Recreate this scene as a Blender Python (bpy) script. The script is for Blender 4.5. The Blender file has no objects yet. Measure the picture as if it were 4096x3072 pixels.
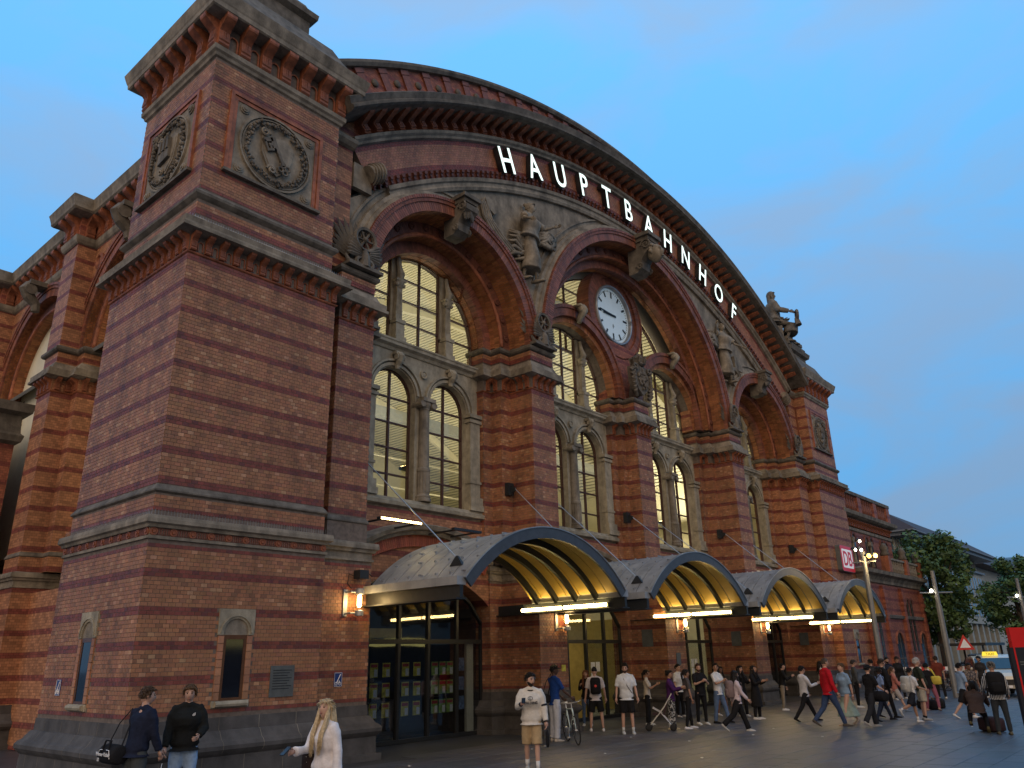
import bpy, math, random
from mathutils import Vector, Matrix, noise
from mathutils.geometry import tessellate_polygon
random.seed(7)
PI = math.pi
sc = bpy.context.scene
COL = sc.collection

# ------------------------------------------------------------------ camera
cam = bpy.data.cameras.new('camera'); camo = bpy.data.objects.new('camera', cam); COL.objects.link(camo)
cam.sensor_width = 36; cam.sensor_fit = 'HORIZONTAL'; cam.lens = 27.3101
cam.clip_start = .1; cam.clip_end = 2000
Rt = Vector((0.65743775, -0.75318698, -0.02202227)); Up = Vector((-0.23691348, -0.23436322, 0.94283927)); Fw = Vector((0.71529547, 0.61464075, 0.33251937))
mw = Matrix((Rt, Up, -Fw)).transposed().to_4x4(); mw.translation = Vector((-6.6765, -14.7947, 2.07))
camo.matrix_world = mw
sc.camera = camo

# ------------------------------------------------------------------ dusk sky, soft low sun, exposure
SUN_AZ = Vector((-0.82, -0.57, 0)).normalized(); SUN_EL = math.radians(26)
w = bpy.data.worlds.new('World'); sc.world = w; w.use_nodes = True
nt = w.node_tree; nt.nodes.clear()
def nn(nt, t, **k):
    n = nt.nodes.new(t)
    for a, b in k.items():
        if a.startswith('i_'):
            key = a[2:]
            key = int(key) if key.isdigit() else key.replace('_', ' ')
            n.inputs[key].default_value = b
        else: setattr(n, a, b)
    return n
out = nn(nt, 'ShaderNodeOutputWorld'); bg = nn(nt, 'ShaderNodeBackground', i_Strength=0.105)
sky = nn(nt, 'ShaderNodeTexSky', sky_type='NISHITA', sun_disc=False, sun_elevation=SUN_EL, sun_rotation=math.atan2(SUN_AZ.x, SUN_AZ.y),
         altitude=20, air_density=1.0, dust_density=1.2, ozone_density=2.4)
tc = nn(nt, 'ShaderNodeTexCoord')
mp = nn(nt, 'ShaderNodeMapping'); mp.inputs['Scale'].default_value = (1.6, 1.6, 3.6)
nt.links.new(tc.outputs['Generated'], mp.inputs['Vector'])
n1 = nn(nt, 'ShaderNodeTexNoise', i_Scale=2.3, i_Detail=6.0, i_Roughness=.52, i_Distortion=.5)
nt.links.new(mp.outputs['Vector'], n1.inputs['Vector'])
rp = nn(nt, 'ShaderNodeValToRGB'); rp.color_ramp.elements[0].position = .40; rp.color_ramp.elements[1].position = .66
SKY = 1 / .105
rp.color_ramp.elements[0].color = (.165, .54, 1.04, 1); rp.color_ramp.elements[1].color = (.27, .48, .78, 1)
nt.links.new(n1.outputs['Fac'], rp.inputs['Fac'])
sep = nn(nt, 'ShaderNodeSeparateXYZ'); nt.links.new(tc.outputs['Generated'], sep.inputs[0])
mr = nn(nt, 'ShaderNodeMapRange', i_1=.0, i_2=.75, i_3=.66 * SKY, i_4=1.22 * SKY); nt.links.new(sep.outputs[2], mr.inputs[0])
sca = nn(nt, 'ShaderNodeVectorMath', operation='SCALE'); nt.links.new(rp.outputs['Color'], sca.inputs[0]); nt.links.new(mr.outputs[0], sca.inputs['Scale'])
mixc = nn(nt, 'ShaderNodeMix', data_type='RGBA'); mixc.inputs['Factor'].default_value = .93      # veil of evening cloud over the clear sky
nt.links.new(sky.outputs['Color'], mixc.inputs['A']); nt.links.new(sca.outputs[0], mixc.inputs['B'])
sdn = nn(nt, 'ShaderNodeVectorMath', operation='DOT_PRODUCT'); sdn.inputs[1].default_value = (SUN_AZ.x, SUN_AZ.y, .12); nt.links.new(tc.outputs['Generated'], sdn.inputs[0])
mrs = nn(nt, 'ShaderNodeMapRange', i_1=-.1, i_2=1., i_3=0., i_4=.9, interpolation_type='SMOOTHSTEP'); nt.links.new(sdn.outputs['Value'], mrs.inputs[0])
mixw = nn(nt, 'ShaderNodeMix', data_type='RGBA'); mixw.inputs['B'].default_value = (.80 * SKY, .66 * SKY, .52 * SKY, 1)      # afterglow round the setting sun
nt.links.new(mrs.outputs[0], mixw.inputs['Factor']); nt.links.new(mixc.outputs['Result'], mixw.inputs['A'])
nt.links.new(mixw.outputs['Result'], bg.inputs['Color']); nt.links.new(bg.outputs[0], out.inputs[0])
sl = bpy.data.lights.new('sun', 'SUN'); sl.energy = .85; sl.angle = math.radians(70); sl.color = (1.0, .64, .36)
so = bpy.data.objects.new('sun', sl); COL.objects.link(so)
sd = Vector((SUN_AZ.x * math.cos(SUN_EL), SUN_AZ.y * math.cos(SUN_EL), math.sin(SUN_EL)))
so.rotation_euler = sd.to_track_quat('Z', 'Y').to_euler(); so.location = (-40, -30, 30)
vs = sc.view_settings; vs.view_transform = 'Standard'; vs.look = 'None'; vs.gamma = 1; vs.exposure = 0.0; vs.use_curve_mapping = False
sc.render.engine = 'CYCLES'; sc.cycles.use_denoising = True; sc.cycles.max_bounces = 8; sc.cycles.transparent_max_bounces = 12
sc.cycles.sample_clamp_indirect = 4

# ------------------------------------------------------------------ materials
MATS = {}
def mat(name, col, rough=.7, var=.25, scale=6., bump=.0, bscale=60., metal=0., emit=None, es=0., attr=None, dirt=0., spec=.4, coat=0., trans=0.):
    m = bpy.data.materials.new(name); m.use_nodes = True; nt = m.node_tree; b = nt.nodes['Principled BSDF']; MATS[name] = m
    b.inputs['Roughness'].default_value = rough; b.inputs['Metallic'].default_value = metal; b.inputs['Specular IOR Level'].default_value = spec
    b.inputs['Coat Weight'].default_value = coat
    if trans: b.inputs['Transmission Weight'].default_value = trans
    tc = nn(nt, 'ShaderNodeTexCoord')
    if attr:
        src = nn(nt, 'ShaderNodeAttribute', attribute_name=attr).outputs['Color']
    else:
        rgb = nn(nt, 'ShaderNodeRGB'); rgb.outputs[0].default_value = (*col, 1); src = rgb.outputs[0]
    if var:
        no = nn(nt, 'ShaderNodeTexNoise', i_Scale=scale, i_Detail=6., i_Roughness=.6)
        nt.links.new(tc.outputs['Object'], no.inputs['Vector'])
        mr = nn(nt, 'ShaderNodeMapRange', i_1=.3, i_2=.7, i_3=1 - var, i_4=1 + var)
        nt.links.new(no.outputs['Fac'], mr.inputs[0])
        mx = nn(nt, 'ShaderNodeVectorMath', operation='SCALE'); nt.links.new(src, mx.inputs[0]); nt.links.new(mr.outputs[0], mx.inputs['Scale']); src = mx.outputs[0]
    if dirt:      # soot and weather streaks, a pattern of their own stretched down the wall
        mp = nn(nt, 'ShaderNodeMapping'); mp.inputs['Scale'].default_value = (1.2, 1.2, .35); nt.links.new(tc.outputs['Object'], mp.inputs[0])
        n2 = nn(nt, 'ShaderNodeTexNoise', i_Scale=1.6, i_Detail=8., i_Roughness=.65); nt.links.new(mp.outputs[0], n2.inputs['Vector'])
        m2 = nn(nt, 'ShaderNodeMapRange', i_1=.42, i_2=.66, i_3=1., i_4=1 - dirt); nt.links.new(n2.outputs['Fac'], m2.inputs[0])
        mx = nn(nt, 'ShaderNodeVectorMath', operation='SCALE'); nt.links.new(src, mx.inputs[0]); nt.links.new(m2.outputs[0], mx.inputs['Scale']); src = mx.outputs[0]
    nt.links.new(src, b.inputs['Base Color'])
    if bump:
        n3 = nn(nt, 'ShaderNodeTexNoise', i_Scale=bscale, i_Detail=4.); nt.links.new(tc.outputs['Object'], n3.inputs['Vector'])
        bp = nn(nt, 'ShaderNodeBump', i_Strength=bump, i_Distance=.02); nt.links.new(n3.outputs['Fac'], bp.inputs['Height']); nt.links.new(bp.outputs[0], b.inputs['Normal'])
    if emit:
        b.inputs['Emission Color'].default_value = (*emit, 1); b.inputs['Emission Strength'].default_value = es
    return m
def glassmat(name, tint, refl=.12, rough=.02):
    m = bpy.data.materials.new(name); m.use_nodes = True; nt = m.node_tree; nt.nodes.clear(); MATS[name] = m
    o = nn(nt, 'ShaderNodeOutputMaterial'); t = nn(nt, 'ShaderNodeBsdfTransparent', i_Color=(*tint, 1)); g = nn(nt, 'ShaderNodeBsdfGlossy', i_Roughness=rough)
    fr = nn(nt, 'ShaderNodeLayerWeight', i_Blend=.5); pw = nn(nt, 'ShaderNodeMath', operation='POWER', i_1=4.5); mu = nn(nt, 'ShaderNodeMath', operation='MULTIPLY_ADD', i_1=.95, i_2=refl + .045)
    nt.links.new(fr.outputs['Facing'], pw.inputs[0]); nt.links.new(pw.outputs[0], mu.inputs[0])
    tc = nn(nt, 'ShaderNodeTexCoord'); no = nn(nt, 'ShaderNodeTexNoise', i_Scale=.7, i_Detail=2.); nt.links.new(tc.outputs['Object'], no.inputs['Vector'])
    bp = nn(nt, 'ShaderNodeBump', i_Strength=.05, i_Distance=.05); nt.links.new(no.outputs['Fac'], bp.inputs['Height']); nt.links.new(bp.outputs[0], g.inputs['Normal'])
    mx = nn(nt, 'ShaderNodeMixShader'); nt.links.new(mu.outputs[0], mx.inputs[0]); nt.links.new(t.outputs[0], mx.inputs[1]); nt.links.new(g.outputs[0], mx.inputs[2]); nt.links.new(mx.outputs[0], o.inputs[0])
    return m
def brickmat(name, light, dark, bw=.132, bh=.0759, z0=9.813, per=.6073, dk=.152, var=.22, mortar=(.10, .085, .075)):
    m = bpy.data.materials.new(name); m.use_nodes = True; nt = m.node_tree; b = nt.nodes['Principled BSDF']; MATS[name] = m; L = nt.links.new
    b.inputs['Roughness'].default_value = .62; b.inputs['Specular IOR Level'].default_value = .35
    ge = nn(nt, 'ShaderNodeNewGeometry'); sp = nn(nt, 'ShaderNodeSeparateXYZ'); L(ge.outputs['Position'], sp.inputs[0])
    sn = nn(nt, 'ShaderNodeSeparateXYZ'); L(ge.outputs['True Normal'], sn.inputs[0])
    ax = nn(nt, 'ShaderNodeMath', operation='ABSOLUTE'); L(sn.outputs[0], ax.inputs[0])
    gt = nn(nt, 'ShaderNodeMath', operation='GREATER_THAN', i_1=.7); L(ax.outputs[0], gt.inputs[0])
    mu = nn(nt, 'ShaderNodeMix', data_type='FLOAT'); L(gt.outputs[0], mu.inputs['Factor']); L(sp.outputs[0], mu.inputs['A']); L(sp.outputs[1], mu.inputs['B'])
    cv = nn(nt, 'ShaderNodeCombineXYZ'); L(mu.outputs['Result'], cv.inputs[0])
    zz = nn(nt, 'ShaderNodeMath', operation='SUBTRACT', i_1=z0 - 40 * bh); L(sp.outputs[2], zz.inputs[0]); L(zz.outputs[0], cv.inputs[1])
    bt = nn(nt, 'ShaderNodeTexBrick', i_Scale=1., i_Brick_Width=bw, i_Row_Height=bh, i_Mortar_Size=.005, i_Mortar_Smooth=.3, i_Bias=0.)
    bt.inputs['Color1'].default_value = (1 - var * 1.3,) * 3 + (1,); bt.inputs['Color2'].default_value = (1 + var * 1.3,) * 3 + (1,); bt.inputs['Mortar'].default_value = (.5, .5, .5, 1); L(cv.outputs[0], bt.inputs['Vector'])
    s1 = nn(nt, 'ShaderNodeMath', operation='SUBTRACT', i_0=z0 + 40 * per); L(sp.outputs[2], s1.inputs[1])
    s2 = nn(nt, 'ShaderNodeMath', operation='MODULO', i_1=per); L(s1.outputs[0], s2.inputs[0])
    s3 = nn(nt, 'ShaderNodeMath', operation='LESS_THAN', i_1=dk); L(s2.outputs[0], s3.inputs[0])
    mc = nn(nt, 'ShaderNodeMix', data_type='RGBA'); L(s3.outputs[0], mc.inputs['Factor']); mc.inputs['A'].default_value = (*light, 1); mc.inputs['B'].default_value = (*dark, 1)
    mm = nn(nt, 'ShaderNodeMix', data_type='RGBA', blend_type='MULTIPLY'); mm.inputs['Factor'].default_value = 1; L(mc.outputs['Result'], mm.inputs['A']); L(bt.outputs['Color'], mm.inputs['B'])
    no = nn(nt, 'ShaderNodeTexNoise', i_Scale=.8, i_Detail=7., i_Roughness=.65); L(ge.outputs['Position'], no.inputs['Vector'])
    mr = nn(nt, 'ShaderNodeMapRange', i_1=.3, i_2=.7, i_3=.72, i_4=1.22); L(no.outputs['Fac'], mr.inputs[0])
    vm = nn(nt, 'ShaderNodeVectorMath', operation='SCALE'); L(mm.outputs['Result'], vm.inputs[0]); L(mr.outputs[0], vm.inputs['Scale']); L(vm.outputs[0], b.inputs['Base Color'])
    bp = nn(nt, 'ShaderNodeBump', i_Strength=.4, i_Distance=.01, invert=True); L(bt.outputs['Fac'], bp.inputs['Height']); L(bp.outputs[0], b.inputs['Normal'])
    return m
LIGHT = (.365, .168, .085); DARK = (.205, .058, .042)
mat('brick', (.3, .15, .1), rough=.58, var=.12, scale=25, attr='bc', dirt=.38, bump=.15, bscale=90)
mat('mortar', (.15, .12, .10), rough=.9, var=.3, scale=9)
brickmat('brick_far', LIGHT, DARK)
brickmat('brick_red', (.31, .105, .06), (.20, .055, .04))
mat('terracotta', (.34, .115, .055), rough=.6, var=.35, scale=7, dirt=.55, bump=.2, bscale=40)
mat('terracotta_dark', (.20, .07, .045), rough=.6, var=.35, scale=7, dirt=.5, bump=.2, bscale=40)
mat('stone', (.26, .225, .175), rough=.85, var=.3, scale=4, dirt=.55, bump=.3, bscale=30)
mat('stone_dark', (.15, .132, .108), rough=.85, var=.35, scale=4, dirt=.5, bump=.3, bscale=30)
mat('stone_light', (.36, .32, .24), rough=.85, var=.25, scale=5, dirt=.4, bump=.25, bscale=30)
mat('plinth_stone', (.085, .08, .078), rough=.8, var=.3, scale=3, dirt=.3, bump=.3, bscale=45)
mat('dark_metal', (.028, .032, .036), rough=.45, var=.15, metal=.3)
mat('window_bar', (.075, .035, .03), rough=.5, var=.1)
mat('zinc', (.36, .38, .40), rough=.45, var=.2, scale=3, metal=.6, dirt=.25)
mat('rim_metal', (.075, .085, .10), rough=.45, var=.15, metal=.3)
mat('tubelit_lining', (.74, .50, .10), rough=.5, var=.08, scale=2)  # pale metal lining, the tubes' warm yellow light put into its colour
mat('tube_glow', (1, .9, .6), emit=(1., .70, .26), es=30, var=0)
mat('lamp_glow', (1, .8, .5), emit=(1., .66, .25), es=26, var=0)
mat('letter_glow', (.9, 1, .97), emit=(.80, 1., .93), es=1.25, var=0)
mat('letter_side', (.03, .03, .032), rough=.5, var=.1)
mat('hall_cream', (.70, .66, .50), rough=.7, var=.08, scale=2)
mat('hall_grey', (.30, .31, .30), rough=.6, var=.1)
mat('steel', (.5, .5, .5), rough=.35, metal=.9, var=.1)
mat('clock_face', (.62, .72, .78), rough=.25, var=.03, emit=(.55, .75, .85), es=.12)
mat('black', (.012, .012, .014), rough=.5, var=.1)
mat('white_paint', (.8, .8, .8), rough=.5, var=.06)
mat('shop_dark', (.02, .022, .03), rough=.7, var=.3)
glassmat('glass', (.93, .95, .90), .0)
glassmat('shop_glass', (.74, .78, .82), .05)
glassmat('lamp_glass', (.98, .96, .9), .02)

# ------------------------------------------------------------------ mesh helpers
class MB:
    def __init__(s, T=None): s.v = []; s.f = []; s.c = []; s.m = []; s.T = T; s.col = None; s.mi = 0
    def add(s, vs, fs):
        o = len(s.v)
        s.v += [tuple(s.T(p)) for p in vs] if s.T else [tuple(p) for p in vs]
        for q in fs: s.f.append([i + o for i in q]); s.c.append(s.col); s.m.append(s.mi)
    def box(s, x0, y0, z0, x1, y1, z1):
        s.add([(x0, y0, z0), (x1, y0, z0), (x1, y1, z0), (x0, y1, z0), (x0, y0, z1), (x1, y0, z1), (x1, y1, z1), (x0, y1, z1)],
              [(0, 3, 2, 1), (4, 5, 6, 7), (0, 1, 5, 4), (1, 2, 6, 5), (2, 3, 7, 6), (3, 0, 4, 7)])
    def loft(s, rings, cap0=True, cap1=True, closed=True):
        n = len(rings[0]); vs = [p for r in rings for p in r]; fs = []
        for i in range(len(rings) - 1):
            for j in range(n if closed else n - 1):
                k = (j + 1) % n; fs.append((i * n + j, i * n + k, (i + 1) * n + k, (i + 1) * n + j))
        if cap0: fs.append(tuple(range(n - 1, -1, -1)))
        if cap1: fs.append(tuple((len(rings) - 1) * n + j for j in range(n)))
        s.add(vs, fs)
    def tube(s, pts, rad, n=8, cap=True, flat=1.0):
        P = [Vector(p) for p in pts]; rad = [rad] * len(P) if not hasattr(rad, '__len__') else rad
        rings = []; prev = None
        for i, p in enumerate(P):
            d = (P[min(i + 1, len(P) - 1)] - P[max(i - 1, 0)]).normalized()
            a = prev if prev is not None else (Vector((0, 0, 1)) if abs(d.z) < .9 else Vector((1, 0, 0)))
            a = (a - d * a.dot(d)).normalized(); prev = a; b = d.cross(a)
            rings.append([p + (a * math.cos(2 * PI * k / n) + b * math.sin(2 * PI * k / n) * flat) * rad[i] for k in range(n)])
        s.loft(rings, cap, cap)
    def lathe(s, c, prof, n=16, axis='Z'):
        rings = []
        for r, h in prof:
            R = []
            for k in range(n):
                a = 2 * PI * k / n; u, v = r * math.cos(a), r * math.sin(a)
                R.append((c[0] + u, c[1] + v, c[2] + h) if axis == 'Z' else ((c[0] + u, c[1] + h, c[2] + v) if axis == 'Y' else (c[0] + h, c[1] + u, c[2] + v)))
            rings.append(R)
        s.loft(rings)
    def ball(s, c, rx, ry, rz, n=8, m=6):
        rings = []
        for i in range(m + 1):
            t = -PI / 2 + PI * i / m; q = max(math.cos(t), .02)
            rings.append([(c[0] + rx * q * math.cos(2 * PI * k / n), c[1] + ry * q * math.sin(2 * PI * k / n), c[2] + rz * math.sin(t)) for k in range(n)])
        s.loft(rings)
    def poly(s, pts, y0, y1=None):                       # (x,z) outline at depth y0, optionally extruded to y1
        tri = tessellate_polygon([[Vector((p[0], p[1], 0)) for p in pts]])
        vs = [(p[0], y0, p[1]) for p in pts]; fs = [tuple(t) for t in tri]; s.add(vs, fs)
        if y1 is not None:
            n = len(pts); s.add(vs + [(p[0], y1, p[1]) for p in pts], [(i, (i + 1) % n, n + (i + 1) % n, n + i) for i in range(n)] + [tuple(n + k for k in t) for t in tri])
    def rect(s, x0, x1, y0, y1, prof):                   # profile (outset, z) carried round a rectangle
        s.loft([[(x0 - d, y0 - d, z), (x1 + d, y0 - d, z), (x1 + d, y1 + d, z), (x0 - d, y1 + d, z)] for d, z in prof], False, True)
    def sweep(s, path, prof):                            # profile (outset, z) along an open plan path, mitred
        n = len(path); off = []
        for i in range(n):
            ns = []
            for a, b in ((i - 1, i), (i, i + 1)):
                if 0 <= a and b < n:
                    dx, dy = path[b][0] - path[a][0], path[b][1] - path[a][1]; l = math.hypot(dx, dy); ns.append((dy / l, -dx / l))
            if len(ns) == 1: off.append(ns[0])
            else:
                k = 1 + ns[0][0] * ns[1][0] + ns[0][1] * ns[1][1]; off.append(((ns[0][0] + ns[1][0]) / k, (ns[0][1] + ns[1][1]) / k))
        s.loft([[(path[i][0] + off[i][0] * d, path[i][1] + off[i][1] * d, z) for i in range(n)] for d, z in prof], False, False, False)
        d, z = prof[-1]; m = [(path[i][0] + off[i][0] * d, path[i][1] + off[i][1] * d) for i in range(n)]
        s.add([(p[0], p[1], z) for p in m], [tuple(t) for t in tessellate_polygon([[Vector((p[0], p[1], 0)) for p in m]])])
    def arc(s, cx, cz, prof, a0=0., a1=PI, n=40, closed=True):   # profile (radius, y) turned about (cx,cz)
        rings = [[(cx + R * math.cos(a0 + (a1 - a0) * i / n), y, cz + R * math.sin(a0 + (a1 - a0) * i / n)) for R, y in prof] for i in range(n + 1)]
        s.loft(rings, closed, closed, closed)
    def vous(s, cx, cz, R0, R1, Y0, Y1, a0, a1, n, gap=.12, sh=0., cols=None):
        for i in range(n):
            b0 = a0 + (a1 - a0) * (i + gap / 2 + sh) / n; b1 = a0 + (a1 - a0) * (i + 1 - gap / 2 + sh) / n
            if b1 > a1: b1 = a1
            if b1 - b0 < .002: continue
            s.col = (cols or ringcol)()
            q = [(cx + R * math.cos(b), cz + R * math.sin(b)) for b in (b0, b1) for R in (R0, R1)]
            s.add([(q[0][0], Y0, q[0][1]), (q[1][0], Y0, q[1][1]), (q[3][0], Y0, q[3][1]), (q[2][0], Y0, q[2][1]), (q[0][0], Y1, q[0][1]), (q[1][0], Y1, q[1][1]), (q[3][0], Y1, q[3][1]), (q[2][0], Y1, q[2][1])],
                  [(0, 1, 2, 3), (0, 4, 5, 1), (1, 5, 6, 2), (2, 6, 7, 3), (3, 7, 4, 0)])
    def mesh(s, name, mats, smooth=False):
        me = bpy.data.meshes.new(name); me.from_pydata(s.v, [], s.f)
        for m in (mats if isinstance(mats, (list, tuple)) else [mats]): me.materials.append(MATS[m] if isinstance(m, str) else m)
        if any(s.m): me.polygons.foreach_set('material_index', s.m)
        if any(c is not None for c in s.c):
            at = me.attributes.new('bc', 'FLOAT_COLOR', 'FACE'); at.data.foreach_set('color', [x for c in s.c for x in (*(c or LIGHT), 1)])
        if smooth: me.polygons.foreach_set('use_smooth', [True] * len(s.f))
        me.update(); return me
    def build(s, name, mats, parent=None, smooth=False, **props):
        return obj(name, s.mesh(name, mats, smooth), parent, **props)
def obj(name, data, parent=None, loc=None, rot=None, **props):
    o = bpy.data.objects.new(name, data); COL.objects.link(o)
    if parent is not None: o.parent = parent
    if loc is not None: o.location = loc
    if rot is not None: o.rotation_euler = rot
    for k, v in props.items(): o[k] = v
    return o
def empty(name, loc, label, cat, group=None, rz=0.):
    o = obj(name, None, None, loc, (0, 0, rz), label=label, category=cat); o.empty_display_size = .2
    if group: o['group'] = group
    return o
def copies(name, me, parent, mats4):
    for M in mats4: o = obj(name, me, parent); o.matrix_local = M
def textmesh(txt, size, ext, font_w=1.0, bold=0.):
    cu = bpy.data.curves.new('t', 'FONT'); cu.body = txt; cu.size = size; cu.extrude = ext; cu.align_x = 'CENTER'; cu.offset = bold; cu.resolution_u = 4
    o = bpy.data.objects.new('t', cu); COL.objects.link(o); dg = bpy.context.evaluated_depsgraph_get(); dg.update()
    me = bpy.data.meshes.new_from_object(o.evaluated_get(dg)); bpy.data.objects.remove(o); bpy.data.curves.remove(cu)
    return me
def jit(c, a): 
    k = 1 + random.uniform(-a, a); return tuple(max(.005, x * k * (1 + random.uniform(-.05, .05))) for x in c)
def ringcol(): return jit((.26, .095, .058), .28)
def soffcol(): return jit((.36, .145, .06), .3)
LOWS = (4.36, 3.797, 3.14, 2.488, 1.905, 1.27)
def isdark(z):
    if z > 4.8: return ((9.813 + 24 * .6073 - z) % .6073) < .152
    return any(t - .15 < z < t for t in LOWS)
def bcol(z):
    if isdark(z): return jit((.215, .060, .043) if random.random() < .8 else (.16, .05, .045), .18)
    r = random.random()
    if r < .08: return jit((.46, .25, .14), .12)
    if r < .25: return jit((.29, .135, .075), .18)
    return jit(LIGHT, .12)
BR = []                                                  # every brick of the tower, kept to pick the largest in view
def bricks(mb, O, U, N, u0, u1, z0, z1, pitch=.132, mask=None, keep=None, h=None, anchor=None, colf=bcol):
    h = h or .0759; anchor = anchor if anchor is not None else 9.813
    k0 = math.ceil((anchor - z1) / h - .02); k1 = math.floor((anchor - z0) / h + .02); p = .007; g = .0045
    for k in range(k0, k1):
        zt = anchor - k * h - g; zb = zt - h + 2 * g; off = (k % 2) * pitch / 2
        i = math.floor((u0 + off) / pitch) - 1
        while i * pitch - off < u1:
            a = max(i * pitch - off + g, u0); b = min((i + 1) * pitch - off - g, u1); i += 1
            if b - a < .02: continue
            um = (a + b) / 2; zm = (zt + zb) / 2
            if mask and mask(um, zm): continue
            c = colf(zm)
            if keep is not None and keep(um, zm) and b - a > pitch * .9: BR.append((O, U, N, a, b, zb, zt, c)); continue
            P = lambda u, d, z: (O[0] + U[0] * u + N[0] * d, O[1] + U[1] * u + N[1] * d, z)
            mb.col = c
            mb.add([P(a, 0, zb), P(b, 0, zb), P(b, 0, zt), P(a, 0, zt), P(a, p, zb), P(b, p, zb), P(b, p, zt), P(a, p, zt)],
                   [(4, 5, 6, 7), (0, 1, 5, 4), (1, 2, 6, 5), (2, 3, 7, 6), (3, 0, 4, 7)])
# ------------------------------------------------------------------ ground
def gmat():
    m = mat('ground_asphalt', (.042, .046, .053), rough=.5, var=.35, scale=1.2, bump=.35, bscale=25, spec=.5); return m
gmat(); mat('paver', (.062, .066, .074), rough=.42, var=.3, scale=2.5, attr='bc', bump=.3, bscale=40, spec=.5)
mb = MB(); mb.box(-300, -300, -.5, 500, 400, -.012)
ground = mb.build('ground', 'ground_asphalt', kind='structure')
slabs = []
y = -13.2; row = 0
while y < -.2:
    x = -3.0 - (row % 2) * .55; dy = .55
    while x < 40:
        lx = 1.1
        if not (x < 5.7 and y > -.9) and not (y > -.55 and (x % 7.4) > 9):
            c = jit((.060, .067, .080), .16)
            if row % 7 == 3: c = jit((.078, .084, .094), .12)
            slabs.append((x, y, x + lx, y + dy, c))
        x += lx
    y += dy; row += 1
cx, cy = camo.location.x if False else -6.68, -14.79
def slabsize(s): return 1 / ((s[0] - cx) ** 2 + (s[1] - cy) ** 2)
def inview(x, y, z=0.):
    d = Vector((x, y, z)) - mw.translation; f = d.dot(Fw)
    if f < .3: return False
    return abs(d.dot(Rt) / f) < .68 and abs(d.dot(Up) / f) < .51
slabs.sort(key=lambda s: -slabsize(s) if inview((s[0] + s[2]) / 2, (s[1] + s[3]) / 2) else 0)
rest = MB(); meshes = []
def slabgeo(mb, x0, y0, x1, y1, z0=-.02, z1=.0, g=.006, b=.006):
    x0 += g; x1 -= g; y0 += g; y1 -= g
    mb.loft([[(x0, y0, z0), (x1, y0, z0), (x1, y1, z0), (x0, y1, z0)], [(x0, y0, z1 - b), (x1, y0, z1 - b), (x1, y1, z1 - b), (x0, y1, z1 - b)],
             [(x0 + b, y0 + b, z1), (x1 - b, y0 + b, z1), (x1 - b, y1 - b, z1), (x0 + b, y1 - b, z1)]], False, True)
for i in range(10):
    t = MB(); t.col = jit((.060, .067, .080), .2); slabgeo(t, 0, 0, 1.1, .55); meshes.append(t.mesh('paving_slab', 'paver'))
for i, s in enumerate(slabs):
    if i < 300: obj('paving_slab', meshes[random.randrange(10)], ground, (s[0], s[1], random.uniform(-.002, .001)))
    else: rest.col = s[4]; slabgeo(rest, *s[:4], z1=random.uniform(-.002, .001))
rest.build('paving_slabs', 'paver', ground, kind='stuff')

# ------------------------------------------------------------------ the station
ST = empty('station_building', (0, 0, 0), 'red and buff striped brick railway station with big arched gable and corner towers', 'building')
L = 39.93; ZS = 12.02; GC = (19.965, -4.7)
WT = 3.835
flip = lambda path: [(L - x, y) for x, y in reversed(path)]
PLINTH = [(.34, -.02), (.34, .12), (.25, .13), (.24, .47), (.29, .52), (.335, .58), (.34, .65), (.30, .71), (.235, .75), (.14, .90), (.10, .905), (.09, 1.13), (.02, 1.135)]
FRIEZE = [(.06, 4.33), (.11, 4.335), (.11, 4.39), (.075, 4.40), (.075, 4.54), (.13, 4.545), (.15, 4.60), (.20, 4.63), (.20, 4.70), (.185, 4.765), (.02, 4.80)]
CORN = [(.0, 10.43), (.035, 10.44), (.035, 10.48), (.0, 10.49), (.0, 10.88), (.20, 10.90), (.30, 10.915), (.305, 10.99), (.25, 11.0), (.26, 11.16), (.14, 11.2), (.02, 11.42)]
def mirY(f, X0=.93): return lambda p: (X0 + p[1], p[0], p[2])

def console(name, wd, h, out, m='terracotta'):             # scrolled corbel, back at y=0, standing on z=0, projecting to -y
    prof = [(0, 0), (.26, .0), (.34, .06), (.30, .16), (.36, .2), (.30, .55), (.42, .62), (.62, .7), (.95, .84), (1, .9), (1, 1), (0, 1)]
    b = MB(); P = [(-d * out, z * h) for d, z in prof]; n = len(P)
    tri = tessellate_polygon([[Vector((p[0], p[1], 0)) for p in P]])
    vs = [(-wd / 2, *p) for p in P] + [(wd / 2, *p) for p in P]
    b.add(vs, [tuple(t) for t in tri] + [tuple(n + k for k in t) for t in tri] + [(i, (i + 1) % n, n + (i + 1) % n, n + i) for i in range(n)])
    for fx in (-.22, .0, .22): b.box(fx * wd - .07 * wd, -out * .36, h * .22, fx * wd + .07 * wd, -out * .30, h * .52)     # fluting
    return b.mesh(name, m)
con_big = console('cornice_console', .26, .76, .42); con_small = console('small_console', .13, .40, .22); con_side = con_big
con_gab = console('cornice_console', .24, .56, .75)
RZ = lambda a: Matrix.Rotation(a, 4, 'Z')
T4 = lambda x, y, z: Matrix.Translation((x, y, z))
def niche_mesh(wd, h):                                    # small blind arch between two consoles
    b = MB(); b.arc(0, h * .62, [(wd * .5, -.03), (wd * .5, .0), (wd * .36, .0), (wd * .36, -.03)], 0, PI, 8)
    for s in (-1, 1): b.box(s * wd * .43 - wd * .07, -.03, 0, s * wd * .43 + wd * .07, 0, h * .62)
    return b.mesh('blind_arch', 'terracotta')
nic_big = niche_mesh(.26, .55); nic_small = niche_mesh(.13, .26)

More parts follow.
